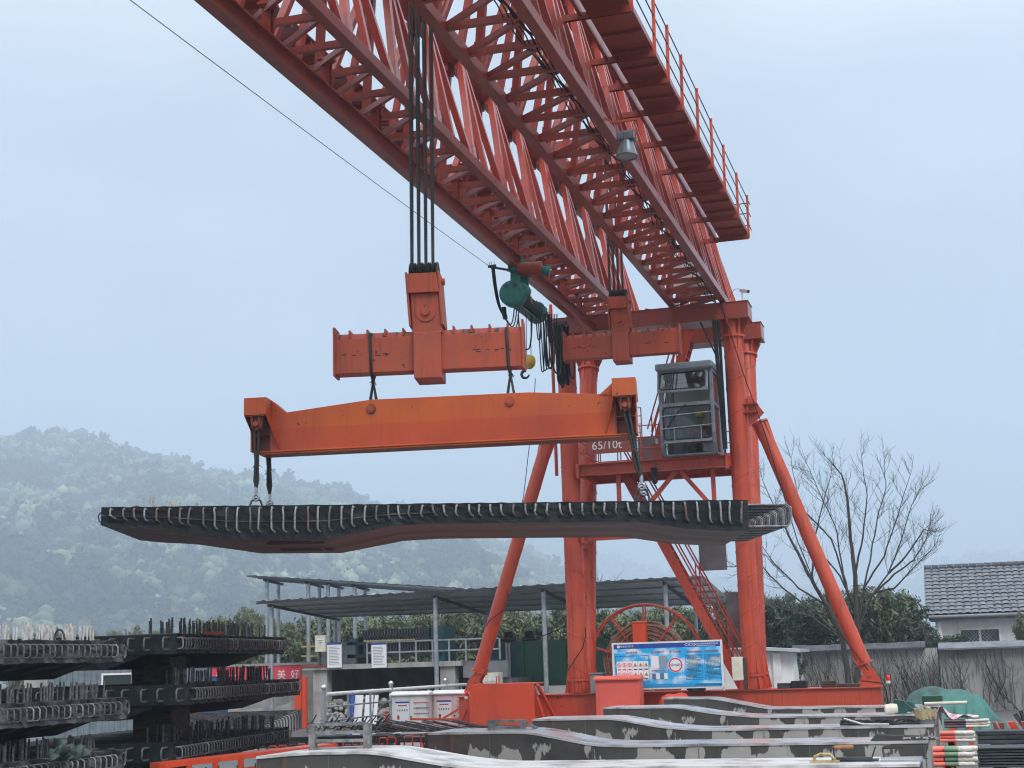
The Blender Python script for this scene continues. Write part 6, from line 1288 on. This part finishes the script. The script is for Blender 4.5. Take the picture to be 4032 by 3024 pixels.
# house
yE, yR = 60., 64.5; xl = P(3645, 2425, Y=yE).x; ze = P(3700, 2422, Y=yE).z; zr2 = P(3620, 2243, Y=yR).z; xlr = xl - .15; xr = xl + 16
t = thing('house', 'white house with a grey tiled pitched roof behind the yard wall', 'house', (xl + 8, yE, 0))
m = MB(); m.box((xl + .35, yE + .5, 0), (xr, yR + 3.5, ze + .02)); m.prism([(xl + .35, yE + .5, ze), (xl + .35, 2 * yR - yE - 1, ze), (xl + .35, yR, zr2 - .15)], (15.5, 0, 0)); m.build('house_wall', HOUSEW, t)
m = MB(); pitch = Vector((0, yR - yE, zr2 - ze)); Lp = pitch.length; nx, ny = 56, 13; vs = []; fs = []; dn = pitch.normalized(); up = Vector((0, -dn.z, dn.y)); SUB = 6
for j in range(ny):
    for e in (0, 1):
        for i in range(nx * SUB + 1):
            x = xl + (xr - xl) * i / (nx * SUB); ph = (i % SUB) / SUB; jt = (math.sin(j * 12.9 + (i // SUB) * 78.2) * 43758.5) % 1; h = .045 * abs(math.sin(math.pi * ph)) ** .6 + (.035 if e == 0 else 0) + .018 * (jt - .5)
            p = Vector((x, yE, ze)) + dn * ((j + (0 if e == 0 else 1.02)) * Lp / ny) + up * h; vs.append(p)
w_ = nx * SUB + 1
for j in range(ny):
    o = j * 2 * w_
    for i in range(w_ - 1): fs.append((o + i, o + i + 1, o + w_ + i + 1, o + w_ + i))
m.add(vs, fs); m.prism([(xl, yE + .02, ze - .1), (xl, yE + .1, ze - .12), (xl, yR, zr2 - .12), (xl, yR, zr2 - .02)], (xr - xl, 0, 0)); m.prism([(xl, yR, zr2 - .1), (xl, 2 * yR - yE, ze - .1), (xl, 2 * yR - yE, ze), (xl, yR, zr2)], (xr - xl, 0, 0)); rf = m.build('roof', TILE, t)
m = MB()
for i in range(54): x = xl + .3 * i; m.cyl((x, yR, zr2 + .05), (x + .29, yR, zr2 + .05), .13, 10, r2=.115)
m.build('ridge_tiles', TILED, rf, smooth=50)
m = MB(); m.prism([(xl - .02, yE + .02, ze - .28), (xl - .02, yE + .02, ze - .02), (xl - .02, yR, zr2 - .04), (xl - .02, yR, zr2 - .3)], (.06, 0, 0)); m.box((xl + .1, yE + .1, ze - .2), (xr, yE + .5, ze - .08)); m.build('eaves_board', GREYP, t)
m = MB(); m.tube([(xl + .1, yE - .06, ze - .07), (xr, yE - .06, ze - .07)], .07, 10); m.build('gutter', GREYM, t, smooth=60)
m = MB(); m.cyl((xl + .45, yE + .35, 1), (xl + .45, yE + .35, ze - .25), .12, 12); m.build('downpipe', WHITEP, t, smooth=50)
a, b = P(3778, 2482, Y=yE + .5), P(3942, 2540, Y=yE + .5); m = MB(); m.box((a.x, yE + .46, b.z), (b.x, yE + .49, a.z)); w = m.build('window', GLASSD, t)
m = MB(); xm = (a.x + b.x) / 2
for x in (a.x, xm, b.x): m.box((x - .04, yE + .42, b.z), (x + .04, yE + .458, a.z))
m.box((a.x - .05, yE + .418, a.z), (b.x + .05, yE + .47, a.z + .07)); m.build('window_frame', WHITEP, w)
m = MB()
for k in range(-8, 22):
    for s_ in (-1, 1):
        x = a.x + k * .13; 
        p0 = Vector((x, yE + .41, b.z)); p1 = Vector((x + s_ * (a.z - b.z), yE + .41, a.z))
        if min(p0.x, p1.x) > a.x and max(p0.x, p1.x) < b.x: m.tube([p0, p1], .008, 4)
m.build('window_grille', GALV, w)
# tarpaulin mound
y = 36; c = P(3705, 2800, Y=y); t = thing('covered_mound', 'mound of material draped in translucent green mesh sheet before the yard wall', 'covered pile', (c.x, y, 0))
vs = []; fs = []; nu, nv = 60, 26
key = [(3545, 2800), (3575, 2740), (3640, 2700), (3720, 2710), (3800, 2718), (3860, 2738), (3900, 2790), (3950, 2840), (3985, 2880)]
kx = [P(px, py, Y=y).x for px, py in key]; kz = [P(px, py, Y=y).z for px, py in key]
for i in range(nu + 1):
    x = kx[0] - .3 + (kx[-1] + .2 - kx[0] + .3) * i / nu; zt2 = max(.05, float(np.interp(x, kx, kz)))
    for j in range(nv + 1):
        f = j / nv * 2 - 1; fold = .10 * (abs(math.sin(i * .42 + 1.2 * math.sin(i * .17))) - .5) * abs(f) ** .7
        vs.append((x + fold * .6, y + f * 1.5 + fold, max(.0, zt2 * (1 - abs(f) ** 2.2) + .02 * math.sin(i * .6 + f * 3) * (1 - abs(f)))))
for i in range(nu):
    for j in range(nv): q = i * (nv + 1) + j; fs.append((q, q + nv + 1, q + nv + 2, q + 1))
m = MB(); m.add(vs, fs); m.build('mesh_sheet', NET, t, smooth=70)
# sleeve-wrapped rod bundles
def rods(pxl, py0, py1, pxe, y, cols, rows, lab, per=5):
    a, b = P(pxl, py0, Y=y), P(pxe, py1, Y=y); t = thing('rod_bundle', lab, 'rod bundle', (a.x, y, b.z), 'bundles of sleeved rods'); hz_ = (a.z - b.z) / rows; r = hz_ / 2 * .96; tot = b.x - a.x
    xs0 = [(c0, c1, mm) for c0, c1, mm in cols]
    for c0, c1, mm in xs0:
        m = MB()
        for i in range(rows):
            for j in range(per):
                z = b.z + hz_ * (i + .5); yy = y + j * r * 2.05 + (r if i % 2 else 0); e = random.uniform(-.03, .05) if c1 >= .98 else random.uniform(-.02, .02); x0_, x1_ = a.x + tot * c0, a.x + tot * c1 + e
                if mm is TAPE: m.tube([(x0_ + (x1_ - x0_) * q / 10, yy, z + random.uniform(-.004, .004)) for q in range(11)], r * random.uniform(.92, 1.04), 9)
                else: m.cyl((x0_, yy, z), (x1_, yy, z), r, 10)
        m.build('taped_ends' if mm is TAPE else 'sleeved_rods', mm, t, smooth=50)
    m = MB()
    for x in (a.x + .1, b.x - .35): m = MB(); m.box((x, y - .05, b.z - .09), (x + .1, y + per * r * 2 + .05, b.z - .004)); m.box((x + .01, y - .04, 0), (x + .09, y + .04, b.z - .09)); m.build('bearer', BRIGHT, t)
rods(3672, 2942, 3018, 3840, 19.3, [(0, .28, RODR), (.28, .60, RODG), (.60, 1, TAPE)], 4, 'coral, sage and white taped rods stacked nearest at the right edge')
rods(3700, 2880, 2922, 3830, 23.6, [(0, .47, RODR), (.47, 1, TAPE)], 3, 'coral rods with white taped ends in the middle bundle')
rods(3716, 2834, 2864, 3890, 28.0, [(0, .50, PURPLE), (.50, 1, TAPE)], 3, 'mauve-grey rods with cream taped ends, farthest bundle', 5)
a = P(3770, 2825, Y=28.2); m = MB(); vs = []; fs = []
for i in range(14):
    for j in range(6): vs.append((a.x - .35 + .055 * i, 28.0 + .09 * j, a.z + .02 + .07 * math.sin(i * .9 + j) * (1 - i / 16) + (.14 * math.exp(-((i - 1.5) ** 2) / 2))))
for i in range(13):
    for j in range(5): q = i * 6 + j; fs.append((q, q + 6, q + 7, q + 1))
m.add(vs, fs); m.build('rag', PINKC, smooth=70, label='crumpled pink and white cloth thrown over the farthest rod bundle', cat='cloth', origin=a)
# dark steel stacks at the right edge
for y, py0, py1, lab, n in ((19.6, 2945, 3024, 'dark grey steel plates stacked nearest at the right edge', 7), (23.8, 2880, 2930, 'dark blue-grey steel channels stacked behind the plates', 3)):
    a, b = P(3842, py0, Y=y), P(4120, py1, Y=y); t = thing('steel_stack', lab, 'steel stack', (a.x, y, 0), 'steel stock at the right edge')
    for k in range(n): z = b.z + (a.z - b.z) * k / n; m = MB(); m.box((a.x + random.uniform(0, .04), y + random.uniform(0, .04), z + .012), (a.x + 1.8, y + .6, z + (a.z - b.z) / n)); m.build('steel_plate', STEELD, t, bevel=.005)
    for q in (.2, 1.2): m = MB(); m.box((a.x + q, y + .1, 0), (a.x + q + .15, y + .5, b.z)); m.build('bearer', STEELD, t)
# rusty orange machine frame at the right edge
a, b = P(3925, 2845, Y=24.6), P(4010, 2945, Y=24.6); t = thing('formwork_clamp', 'rusty orange steel clamp frames leaning at the right edge', 'formwork frame', (a.x, 24.6, 0))
for k, dx in enumerate((0, .22, .42)): m = MB(); x = a.x + dx; m.prism([(x, 24.5, .1), (x + .16, 24.5, .1), (x + .1, 24.5, a.z), (x - .06, 24.5, a.z + .01)], (0, .25, 0)); m.build('side_plate', REDOX if k != 1 else BRIGHT, t)
for k in range(3): m = MB(); m.beam((a.x - .02 + .14 * k, 24.4, a.z + .03), (a.x + .14 + .17 * k, 24.35, a.z - .36), .035, .02); m.build('turnbuckle', GALV, t)
m = MB(); m.box((a.x, 24.42, a.z - .32), (a.x + .5, 24.5, a.z - .26)); m.cyl((a.x + .33, 24.38, a.z - .5), (a.x + .33, 24.45, a.z - .5), .035, 10); m.build('cross_bar', STEELD, t)
a = P(4020, 2810, Y=27); m = MB(); m.beam((a.x - .1, 27, a.z), (a.x + .35, 27, .1), .16, .08); m.beam((a.x, 27.1, a.z + .05), (a.x + .2, 27.2, .1), .05, .05); m.build('steel_prop', STEELD, label='dark steel prop leaning at the right frame edge', cat='prop', origin=(a.x, 27, 0))
# ================================================================ VEGETATION
def leaves(C, D, l, w, rng):
    """leaf quads: centres C, long axes D"""
    n = len(C); D = D / np.linalg.norm(D, axis=1, keepdims=True); r = rng.normal(size=(n, 3)); s = np.cross(D, r); s /= np.linalg.norm(s, axis=1, keepdims=True)
    l = np.asarray(l).reshape(-1, 1) * np.ones((n, 1)); w = np.asarray(w).reshape(-1, 1) * np.ones((n, 1))
    V = np.stack([C - D * l * .5, C + s * w * .5, C + D * l * .5, C - s * w * .5], 1).reshape(-1, 3)
    return V, np.arange(4 * n).reshape(n, 4)
def bamboo_mesh(seed, R, Hh, n, ll, lw, droop, mats):
    rng = np.random.default_rng(seed); Cs, Ds = [], []; m = MB()
    nc = 16
    for k in range(nc):
        a = rng.uniform(0, 6.283); r0 = R * .35 * math.sqrt(rng.random()); h = Hh * rng.uniform(.72, 1.02); lean = rng.uniform(.1, .75) * R; pts = []
        for i in range(9):
            t = i / 8; pts.append((r0 * math.cos(a) + lean * t ** 2.2 * math.cos(a + .3), (r0 * math.sin(a) + lean * t ** 2.2 * math.sin(a + .3)), h * (t - .10 * t ** 5)))
        m.tube(pts, .03, 5, r2=.008)
        for q in range(n // nc // 14):
            t = 1 - .8 * rng.random() ** 1.2; i = min(7, int(t * 8)); f = t * 8 - i; p = np.array(pts[i]) * (1 - f) + np.array(pts[i + 1]) * f
            dirx = rng.normal(size=3); dirx[2] = abs(dirx[2]) * .4; dirx /= np.linalg.norm(dirx); off = dirx * rng.uniform(.15, .62) * (1.25 - .6 * t) * R * .55
            for e in range(14):
                c = p + off * rng.uniform(.35, 1.1) + rng.normal(size=3) * .09 * R * .5; Cs.append(c); dd = off / np.linalg.norm(off) * .6 + np.array([0, 0, -droop]) * rng.uniform(.4, 1.2) + rng.normal(size=3) * .3; Ds.append(dd)
    Cs, Ds = np.array(Cs), np.array(Ds); V, F = leaves(Cs, Ds, ll * rng.uniform(.7, 1.3, len(Cs)), lw * rng.uniform(.8, 1.3, len(Cs)), rng)
    mi = rng.choice(len(mats), len(F), p=[.62, .38] if len(mats) == 2 else None)
    return nmesh('foliage', V, F, mats, mi), m
BAM = []
for sd, mats, dr in ((1, [FOLI[0], FOLI[2]], .9), (2, [FOLI[1], FOLI[0]], .8), (3, [FOLI[2], FOLI[0]], 1.0), (4, [FOLI[1], FOLI[1]], .6)):
    fm, st = bamboo_mesh(sd, 1.6, 4.4, 13000, .21, .05, dr, mats); BAM.append((fm, st))
ORD = ['first', 'second', 'third', 'fourth', 'fifth', 'sixth', 'seventh', 'eighth', 'ninth', 'tenth', 'eleventh', 'twelfth', 'thirteenth', 'fourteenth', 'fifteenth', 'sixteenth', 'seventeenth', 'eighteenth', 'nineteenth', 'twentieth']
STEM = {}
def clump(px, top, Y, var, wd, lab, grp, name='bamboo_clump', cat='bamboo', rz=None):
    q = P(px, top, Y=Y); t = thing(name, lab, cat, (q.x, Y, 0), grp, local=True); s = q.z / 4.25
    t.scale = (wd, wd * .9, s); t.rotation_euler = (0, 0, random.uniform(0, 6.28) if rz is None else rz)
    o = bpy.data.objects.new('foliage', BAM[var][0]); COL.objects.link(o); o.parent = t
    if var not in STEM: so = BAM[var][1].build('culms', BARK, t); STEM[var] = so.data
    else: so = bpy.data.objects.new('culms', STEM[var]); COL.objects.link(so); so.parent = t
    return t
row1 = [(835, 2408, 60, 0, 1.0), (905, 2400, 61, 2, 1.), (1005, 2405, 62, 0, 1.), (1110, 2425, 62, 2, 1.), (1215, 2415, 61, 0, 1.05), (1330, 2400, 60, 2, 1.1), (1430, 2390, 61, 0, 1.1), (1540, 2385, 60, 2, 1.1), (1660, 2380, 61, 0, 1.15), (1780, 2372, 60, 2, 1.1), (1900, 2365, 61, 0, 1.1), (2010, 2372, 60, 2, 1.1), (2130, 2375, 61, 0, 1.15), (2260, 2375, 60, 1, 1.1), (2390, 2385, 61, 0, 1.1), (2500, 2372, 60, 2, 1.1), (2620, 2352, 61, 0, 1.05)]
for i, (px, top, Y, v, w) in enumerate(row1): clump(px, top, Y, v, w * 1.15, '%s bamboo clump from the left in the row behind the grey shed' % ORD[i], 'bamboo row behind the shed')
row2 = [(2735, 2345, 60, 0, .8), (2860, 2308, 58, 1, .95), (2945, 2330, 57, 3, .85), (3030, 2322, 58, 1, 1.0), (3125, 2340, 57, 3, 1.0), (3230, 2335, 58, 1, 1.05), (3345, 2290, 57, 1, 1.15), (3440, 2262, 58, 0, 1.2), (3530, 2320, 58, 1, 1.1), (3585, 2420, 56, 3, .8), (3700, 2480, 54, 3, .6)]
for i, (px, top, Y, v, w) in enumerate(row2): clump(px, top, Y, v, w, '%s dark leafy tree from the left behind the yard walls' % ORD[i], 'leafy trees behind the yard walls', 'leafy_tree', 'tree')
clump(3108, 2560, 48.6, 1, .42, 'bushy young bamboo in front of the wall between strut and column', None)
clump(4030, 2370, 52, 0, .35, 'leafy shrub cut by the right edge in front of the white house', None, 'leafy_shrub', 'shrub')
row3 = [(340, 2452, 75, 0, .6), (480, 2462, 75, 2, .9), (600, 2462, 76, 0, .9), (710, 2450, 75, 2, .9), (200, 2470, 75, 2, .9), (80, 2475, 75, 0, .9)]
for i, (px, top, Y, v, w) in enumerate(sorted(row3)): clump(px, top, Y, v, w, '%s small bush from the left behind the stacked slabs' % ORD[i], 'bushes behind the stacked slabs', 'bush', 'bush')
clump(880, 2395, 58, 0, .75, 'round bamboo tuft left of the shed posts, standing above its row', None); clump(1010, 2388, 58.5, 2, .75, 'round bamboo tuft beside the two left shed posts', None)
# bare tree
YB = 48.4; rr = random.Random(21)
o_ = lambda x, y: (2700 + x * .798, 1700 + y * .798)
LIMBS = [[(815, 1300), (775, 1010), (700, 850), (620, 720), (530, 540), (455, 400), (380, 230)], [(775, 1010), (640, 880), (480, 760), (360, 640), (230, 655), (130, 650)], [(850, 1300), (845, 900), (835, 700), (815, 520), (800, 330), (770, 200), (690, 110)],
         [(845, 900), (800, 780), (760, 600), (740, 450), (660, 300), (600, 150)], [(850, 960), (880, 760), (930, 580), (960, 420), (1010, 270), (1000, 130)], [(860, 950), (930, 800), (1020, 690), (1100, 520), (1160, 350), (1220, 250)], [(930, 800), (1060, 690), (1170, 620), (1240, 520), (1270, 430)],
         [(835, 700), (880, 500), (900, 300), (870, 110)], [(700, 850), (560, 760), (440, 640), (350, 520)], [(880, 760), (1000, 600), (1070, 420), (1150, 200)], [(620, 720), (640, 500), (680, 330), (720, 180)], [(800, 780), (720, 520), (560, 350), (520, 120)], [(760, 1000), (620, 900), (480, 860), (360, 830)], [(1020, 690), (1130, 600), (1230, 470), (1280, 480)], [(850, 880), (760, 700), (650, 560), (600, 420)], [(950, 780), (1060, 760), (1180, 650), (1280, 560)]]
t = thing('bare_tree', 'tall leafless tree with fanning thin branches behind the right strut', 'tree', (P(3346, 2740, Y=YB).x, YB, 0))
tr, br, tw = MB(), MB(), MB()
def twig(m, p, d, L_, r, dep):
    pts = [p]; n = 6; d = d.normalized()
    for i in range(n): d = (d + Vector((rr.gauss(0, .10), rr.gauss(0, .10), .07))).normalized(); pts.append(pts[-1] + d * (L_ / n))
    m.tube(pts, r, 4, r2=r * .4)
    if dep > 0:
        for i in range(1, n + 1):
            for e in range(1 if rr.random() < .7 else 2):
                s = Vector((rr.gauss(0, 1), rr.gauss(0, 1), rr.gauss(.25, .6))).normalized()
                if rr.random() < .75: twig(m, pts[i], d * .9 + s * .8, L_ * rr.uniform(.3, .6), r * .6, dep - 1)
for li, L_ in enumerate(LIMBS):
    L_ = [(x if x < 850 else 850 + (x - 850) * .86, y + 12) for x, y in L_]; pts = []; dy = rr.uniform(-1.6, 1.6) if li > 2 else rr.uniform(-.4, .4)
    for i, (x, y) in enumerate(L_):
        f = i / (len(L_) - 1); start = 0 if li in (0, 2) else 1
        pts.append(P(*o_(x, y), Y=YB + dy * f * f))
    fine = []
    for a, b in zip(pts, pts[1:]):
        for k in range(4): fine.append(a.lerp(b, k / 4) + Vector((rr.gauss(0, .012), rr.gauss(0, .012), 0)))
    fine.append(pts[-1]); big = li in (0, 2)
    (tr if big else br).tube(fine, .10 if big else .036, 8, r2=.008)
    n = len(fine)
    for i in range(int(n * .42), n):
        for e in range(1 if i % 3 else 2):
            d = (fine[i] - fine[i - 1]).normalized(); s = Vector((rr.gauss(0, 1), rr.gauss(0, .8), rr.gauss(.1, .5))).normalized(); twig(tw, fine[i], d * .9 + s * .75, rr.uniform(.5, 1.2) * (1.2 - .6 * i / n), .0075, 2 if rr.random() < .3 else 1)
    twig(tw, fine[-1], fine[-1] - fine[-2], .7, .008, 1)
tr.build('trunk', BARK, t, smooth=60); br.build('branches', BARK, t, smooth=60); tw.build('twigs', BARK, t)
# a second, thin, far bare tree seen above the shed
c = P(2345, 2300, Y=66); t = thing('bare_tree', 'small faint leafless tree above the shed roof beside the left column', 'tree', (c.x, 66, 0)); m = MB(); m.tube([(c.x, 66, 0), (c.x + .05, 66, 4.6)], .06, 6, r2=.03); m.build('trunk', BARK, t)
m = MB()
for k in range(9): twig(m, Vector((c.x + .05, 66, 3.8 + .1 * k)), Vector((rr.gauss(0, .7), rr.gauss(0, .5), .8)), 1.3, .014, 1)
m.build('twigs', BARK, t)

# ================================================================ GROUND, HILLS
m = MB(); m.quad((-2500, -60, 0), (2500, -60, 0), (2500, 3200, 0), (-2500, 3200, 0)); m.build('ground', YARD, kind='structure')
m = MB(); m.box((-60, 34.95, .004), (40, 35.55, .02)); m.box((-60, 35.2, .02), (40, 35.28, .14)); m.build('crane_rail', STEELD, label='long steel crane rail on the ground under the crane wheels', cat='rail', origin=(0, 35.2, 0))
HILLM = mat('hillside_undergrowth', (.035, .05, .03), .95, col2=(.06, .075, .04), scale=.02, det=6)
def horizon_y(px): return 2556 + .03055 * (3784 - px)
def hill(name, pts, D0, D1, mat_, seed, n_trees, tsize, nm, amp=14, pal=None, lab=None):
    """terrain in rows that climb from distance D0 to a ridge at D1; ridge heights set from the survey picture"""
    rng = np.random.default_rng(seed); pxs = np.linspace(pts[0][0], pts[-1][0], 150); ys = np.interp(pxs, [a for a, _ in pts], [b for _, b in pts])
    ph = rng.uniform(0, 6.28, 12); rows = 34; V = []
    def h_at(u, f):  # u 0..1 across, f 0..1 up the slope
        px = pts[0][0] + (pts[-1][0] - pts[0][0]) * u; y = np.interp(px, [a for a, _ in pts], [b for _, b in pts]); r = CAMR @ Vector(((px - 2016) / 5824, -(y - 1512) / 5824, -1)); hr = math.hypot(r.x, r.y); dx, dy = r.x / hr, r.y / hr; D = D0 + (D1 - D0) * f; ztop = 1.9 + r.z / hr * D1 - tsize * 1.0
        g = f ** .85 if f <= 1 else 1 - (f - 1) * .6
        z = ztop * g + amp * math.sin(math.pi * min(1, f)) * (math.sin(u * 23 + ph[0]) * .5 + math.sin(u * 11 + f * 5 + ph[1]) * .6 + math.sin(u * 47 + f * 9 + ph[2]) * .25)
        return (dx * D, dy * D, max(-1, z))
    us = np.linspace(0, 1, 150); fsx = np.concatenate([np.linspace(0, 1, rows), [1.15, 1.4]])
    for f in fsx:
        for u in us: V.append(h_at(u, f))
    V = np.array(V); V[:150, 2] = -.5
    F = []
    for i in range(len(fsx) - 1):
        for j in range(149): q = i * 150 + j; F.append((q, q + 1, q + 151, q + 150))
    me = nmesh(name, V, F, [mat_]); me.polygons.foreach_set('use_smooth', [True] * len(me.polygons)); o = bpy.data.objects.new(name, me); COL.objects.link(o); o['kind'] = 'structure'
    # trees: each a few lumpy crowns with loose leaf sprays on the outside
    tmpl = []
    for q in range(8):
        pine = q < 3; V0, F0 = [], []; nb = 4 if not pine else 5
        for b_ in range(nb):
            bm = bmesh.new(); bmesh.ops.create_icosphere(bm, subdivisions=1, radius=1); t_ = b_ / nb
            c0 = rng.normal(size=3) * np.array([.22, .22, .05]) * (1 if not pine else .5); c0[2] += (.40 + .5 * t_) if not pine else (.2 + .75 * t_); rad = (.34 - .10 * t_) if not pine else (.36 - .27 * t_); o = len(V0)
            for v in bm.verts: n_ = 1 + .20 * math.sin(v.co.x * 5 + q + b_ * 2) * math.sin(v.co.y * 6 + b_) + .16 * math.sin(v.co.z * 7 + q * 2); V0.append(np.array(v.co) * rad * n_ * np.array([1, 1, .85]) + c0)
            F0 += [[o + v.index for v in f.verts] + [-1] for f in bm.faces]; bm.free()
        V0 = np.array(V0); F3 = np.array([f[:3] for f in F0]); lc = V0[rng.integers(len(V0), size=60)] * 1.0 + rng.normal(size=(60, 3)) * .04; LV, LF = leaves(lc, rng.normal(size=(60, 3)), .20 * rng.uniform(.6, 1.3, 60), .14, rng)
        T3 = np.concatenate([F3, LF[:, :3] + len(V0), LF[:, [0, 2, 3]] + len(V0)]); tmpl.append((np.concatenate([V0, LV]), T3, pine))
    Vs, Fs, Cl, off = [], [], [], 0
    for k in range(n_trees):
        u = rng.random(); f = rng.random() ** .75 * 1.03; x, y, z = h_at(u, min(f, 1.02)); V0, T3, pine = tmpl[rng.integers(8)]; s = tsize * (.5 + 1.05 * rng.random() ** 1.6) * (1.15 if pine else 1)
        if f > .96 and rng.random() < .3: s *= 1.3
        a = rng.uniform(0, 6.283); ca, sa = math.cos(a), math.sin(a); X = V0 * s * np.array([rng.uniform(.8, 1.25), rng.uniform(.8, 1.25), rng.uniform(.85, 1.15)])
        X = np.stack([X[:, 0] * ca - X[:, 1] * sa + x, X[:, 0] * sa + X[:, 1] * ca + y, X[:, 2] + z - s * .1], 1); Vs.append(X); Fs.append(T3 + off); off += len(X)
        patch = math.sin(u * 31 + 3 * math.sin(f * 7)) + math.sin(f * 13 + u * 9); base = np.array((.028, .046, .036)) if pine or patch < -.9 else np.array(pal[rng.integers(len(pal))]); base = base * rng.uniform(.6, 1.3) * (1.25 if patch > .6 else .9); Cl.append(np.repeat([[*base, 1]], len(X), 0))
    fm = bpy.data.materials.new(nm + '_leaf'); fm.use_nodes = True; nt = fm.node_tree; at_ = nt.nodes.new('ShaderNodeAttribute'); at_.attribute_name = 'tint'; b = nt.nodes['Principled BSDF']; b.inputs['Roughness'].default_value = .9; b.inputs['Specular IOR Level'].default_value = .1; nt.links.new(at_.outputs['Color'], b.inputs['Base Color'])
    me = nmesh(nm, np.concatenate(Vs), np.concatenate(Fs), [fm], col=np.concatenate(Cl)); o = bpy.data.objects.new(nm, me); COL.objects.link(o); tag(o, lab, 'forest', kind='stuff')
PAL = [(.16, .21, .13), (.25, .30, .18), (.07, .11, .07), (.04, .065, .05), (.19, .235, .15)]
hill('hill', [(-900, 1690), (-300, 1740), (0, 1722), (110, 1700), (280, 1708), (420, 1735), (560, 1782), (700, 1820), (850, 1862), (1000, 1880), (1150, 1890), (1290, 1915), (1420, 1955), (1520, 1990), (1700, 2045), (1900, 2105), (2054, 2165), (2225, 2240), (2400, 2310), (2700, 2420), (3000, 2500)], 760, 1800, HILLM, 5, 8500, 13., 'hill_forest', pal=PAL, lab='misty mixed forest covering the left hillside')
hill('far_hill', [(1200, 2080), (1450, 2010), (1630, 1975), (1900, 2010), (2200, 2110), (2500, 2210), (2900, 2280), (3300, 2300), (3560, 2280), (3680, 2205), (3760, 2182), (3860, 2165), (3960, 2176), (4060, 2170), (4400, 2190), (4900, 2260)], 2600, 3600, HILLM, 8, 3000, 15., 'far_forest', pal=PAL, lab='faint forest on the distant ridges', amp=20)
# bare quarry patch on the hill foot
q = [P(px, py, Y=1000) for px, py in ((1740, 2330), (1745, 2268), (1765, 2240), (1800, 2250), (1870, 2255), (1935, 2285), (1960, 2330))]
m = MB(); m.prism(q, (0, 20, -10)); m.build('exposed_earth', mat('exposed_earth', (.34, .20, .13), .9, col2=(.16, .16, .08), scale=.06), kind='structure')

# ================================================================ LIGHT, SKY, AIR
SUN_EL, SUN_AZ = math.radians(46), math.radians(140)   # azimuth measured clockwise from +Y
sd = bpy.data.lights.new('sun', 'SUN'); sd.energy = 1.6; sd.angle = math.radians(22); sd.color = (1, .97, .93)
so = bpy.data.objects.new('sun', sd); COL.objects.link(so)
tosun = Vector((math.sin(SUN_AZ) * math.cos(SUN_EL), math.cos(SUN_AZ) * math.cos(SUN_EL), math.sin(SUN_EL)))
so.rotation_euler = tosun.to_track_quat('Z', 'Y').to_euler(); so.location = (0, 0, 60)
w = bpy.data.worlds.new('World'); S.world = w; w.use_nodes = True; nt = w.node_tree; N = nt.nodes; L = nt.links
bg = N['Background']; bg.inputs['Strength'].default_value = .1
sk = N.new('ShaderNodeTexSky'); sk.sky_type = 'NISHITA'; sk.sun_disc = False; sk.sun_elevation = SUN_EL; sk.sun_rotation = SUN_AZ; sk.air_density = 1.2; sk.dust_density = 3
tc = N.new('ShaderNodeTexCoord'); sx = N.new('ShaderNodeSeparateXYZ'); L.new(tc.outputs['Generated'], sx.inputs[0])
cr = N.new('ShaderNodeValToRGB'); L.new(sx.outputs['Z'], cr.inputs[0]); e = cr.color_ramp.elements
stops = [(0, (.57, .61, .73)), (.16, (.53, .565, .68)), (.36, (.76, .80, .88)), (.5, (1.25, 1.27, 1.32)), (1, (2.8, 2.76, 2.78))]
e[0].position = 0; e[0].color = (*stops[0][1], 1); e[1].position = 1; e[1].color = (*stops[-1][1], 1)
for p_, c_ in stops[1:-1]: q = e.new(p_); q.color = (*c_, 1)
mp = N.new('ShaderNodeMapping'); mp.inputs['Scale'].default_value = (1, 1, 2.2); mp.inputs['Location'].default_value = (.35, .1, .2); L.new(tc.outputs['Generated'], mp.inputs[0])
n1 = N.new('ShaderNodeTexNoise'); n1.inputs['Scale'].default_value = 2.6; n1.inputs['Detail'].default_value = 4; n1.inputs['Roughness'].default_value = .45; L.new(mp.outputs[0], n1.inputs[0])
mr = N.new('ShaderNodeMapRange'); mr.inputs['From Min'].default_value = .35; mr.inputs['From Max'].default_value = .68; mr.inputs['To Min'].default_value = .78; mr.inputs['To Max'].default_value = 1.26; L.new(n1.outputs['Fac'], mr.inputs[0])
vm = N.new('ShaderNodeVectorMath'); vm.operation = 'SCALE'; L.new(cr.outputs[0], vm.inputs[0])
ml = N.new('ShaderNodeMath'); ml.operation = 'MULTIPLY'; ml.inputs[1].default_value = 10; L.new(mr.outputs[0], ml.inputs[0]); L.new(ml.outputs[0], vm.inputs['Scale'])
mx = N.new('ShaderNodeMix'); mx.data_type = 'RGBA'; mx.inputs['Factor'].default_value = .92; L.new(sk.outputs[0], mx.inputs['A']); L.new(vm.outputs[0], mx.inputs['B'])
L.new(mx.outputs['Result'], bg.inputs['Color'])
# haze
m = MB(); m.box((-3000, -40, -2), (2200, 4300, 640)); hz = m.build('haze', bpy.data.materials.new('haze_air'), kind='stuff')
hm = hz.data.materials[0]; hm.use_nodes = True; nt = hm.node_tree; N = nt.nodes; L = nt.links; N.remove(N['Principled BSDF'])
pv = N.new('ShaderNodeVolumePrincipled'); pv.inputs['Color'].default_value = (.73, .87, 1, 1); pv.inputs['Density'].default_value = .00075; L.new(pv.outputs[0], N['Material Output'].inputs['Volume'])
S.view_settings.view_transform = 'Standard'; S.view_settings.look = 'None'; S.view_settings.exposure = 0; S.view_settings.gamma = 1; S.view_settings.use_curve_mapping = False
S.cycles.max_bounces = 8; S.cycles.transparent_max_bounces = 12; S.cycles.diffuse_bounces = 3; S.cycles.glossy_bounces = 3; S.cycles.volume_bounces = 3; S.cycles.filter_width = 1.15
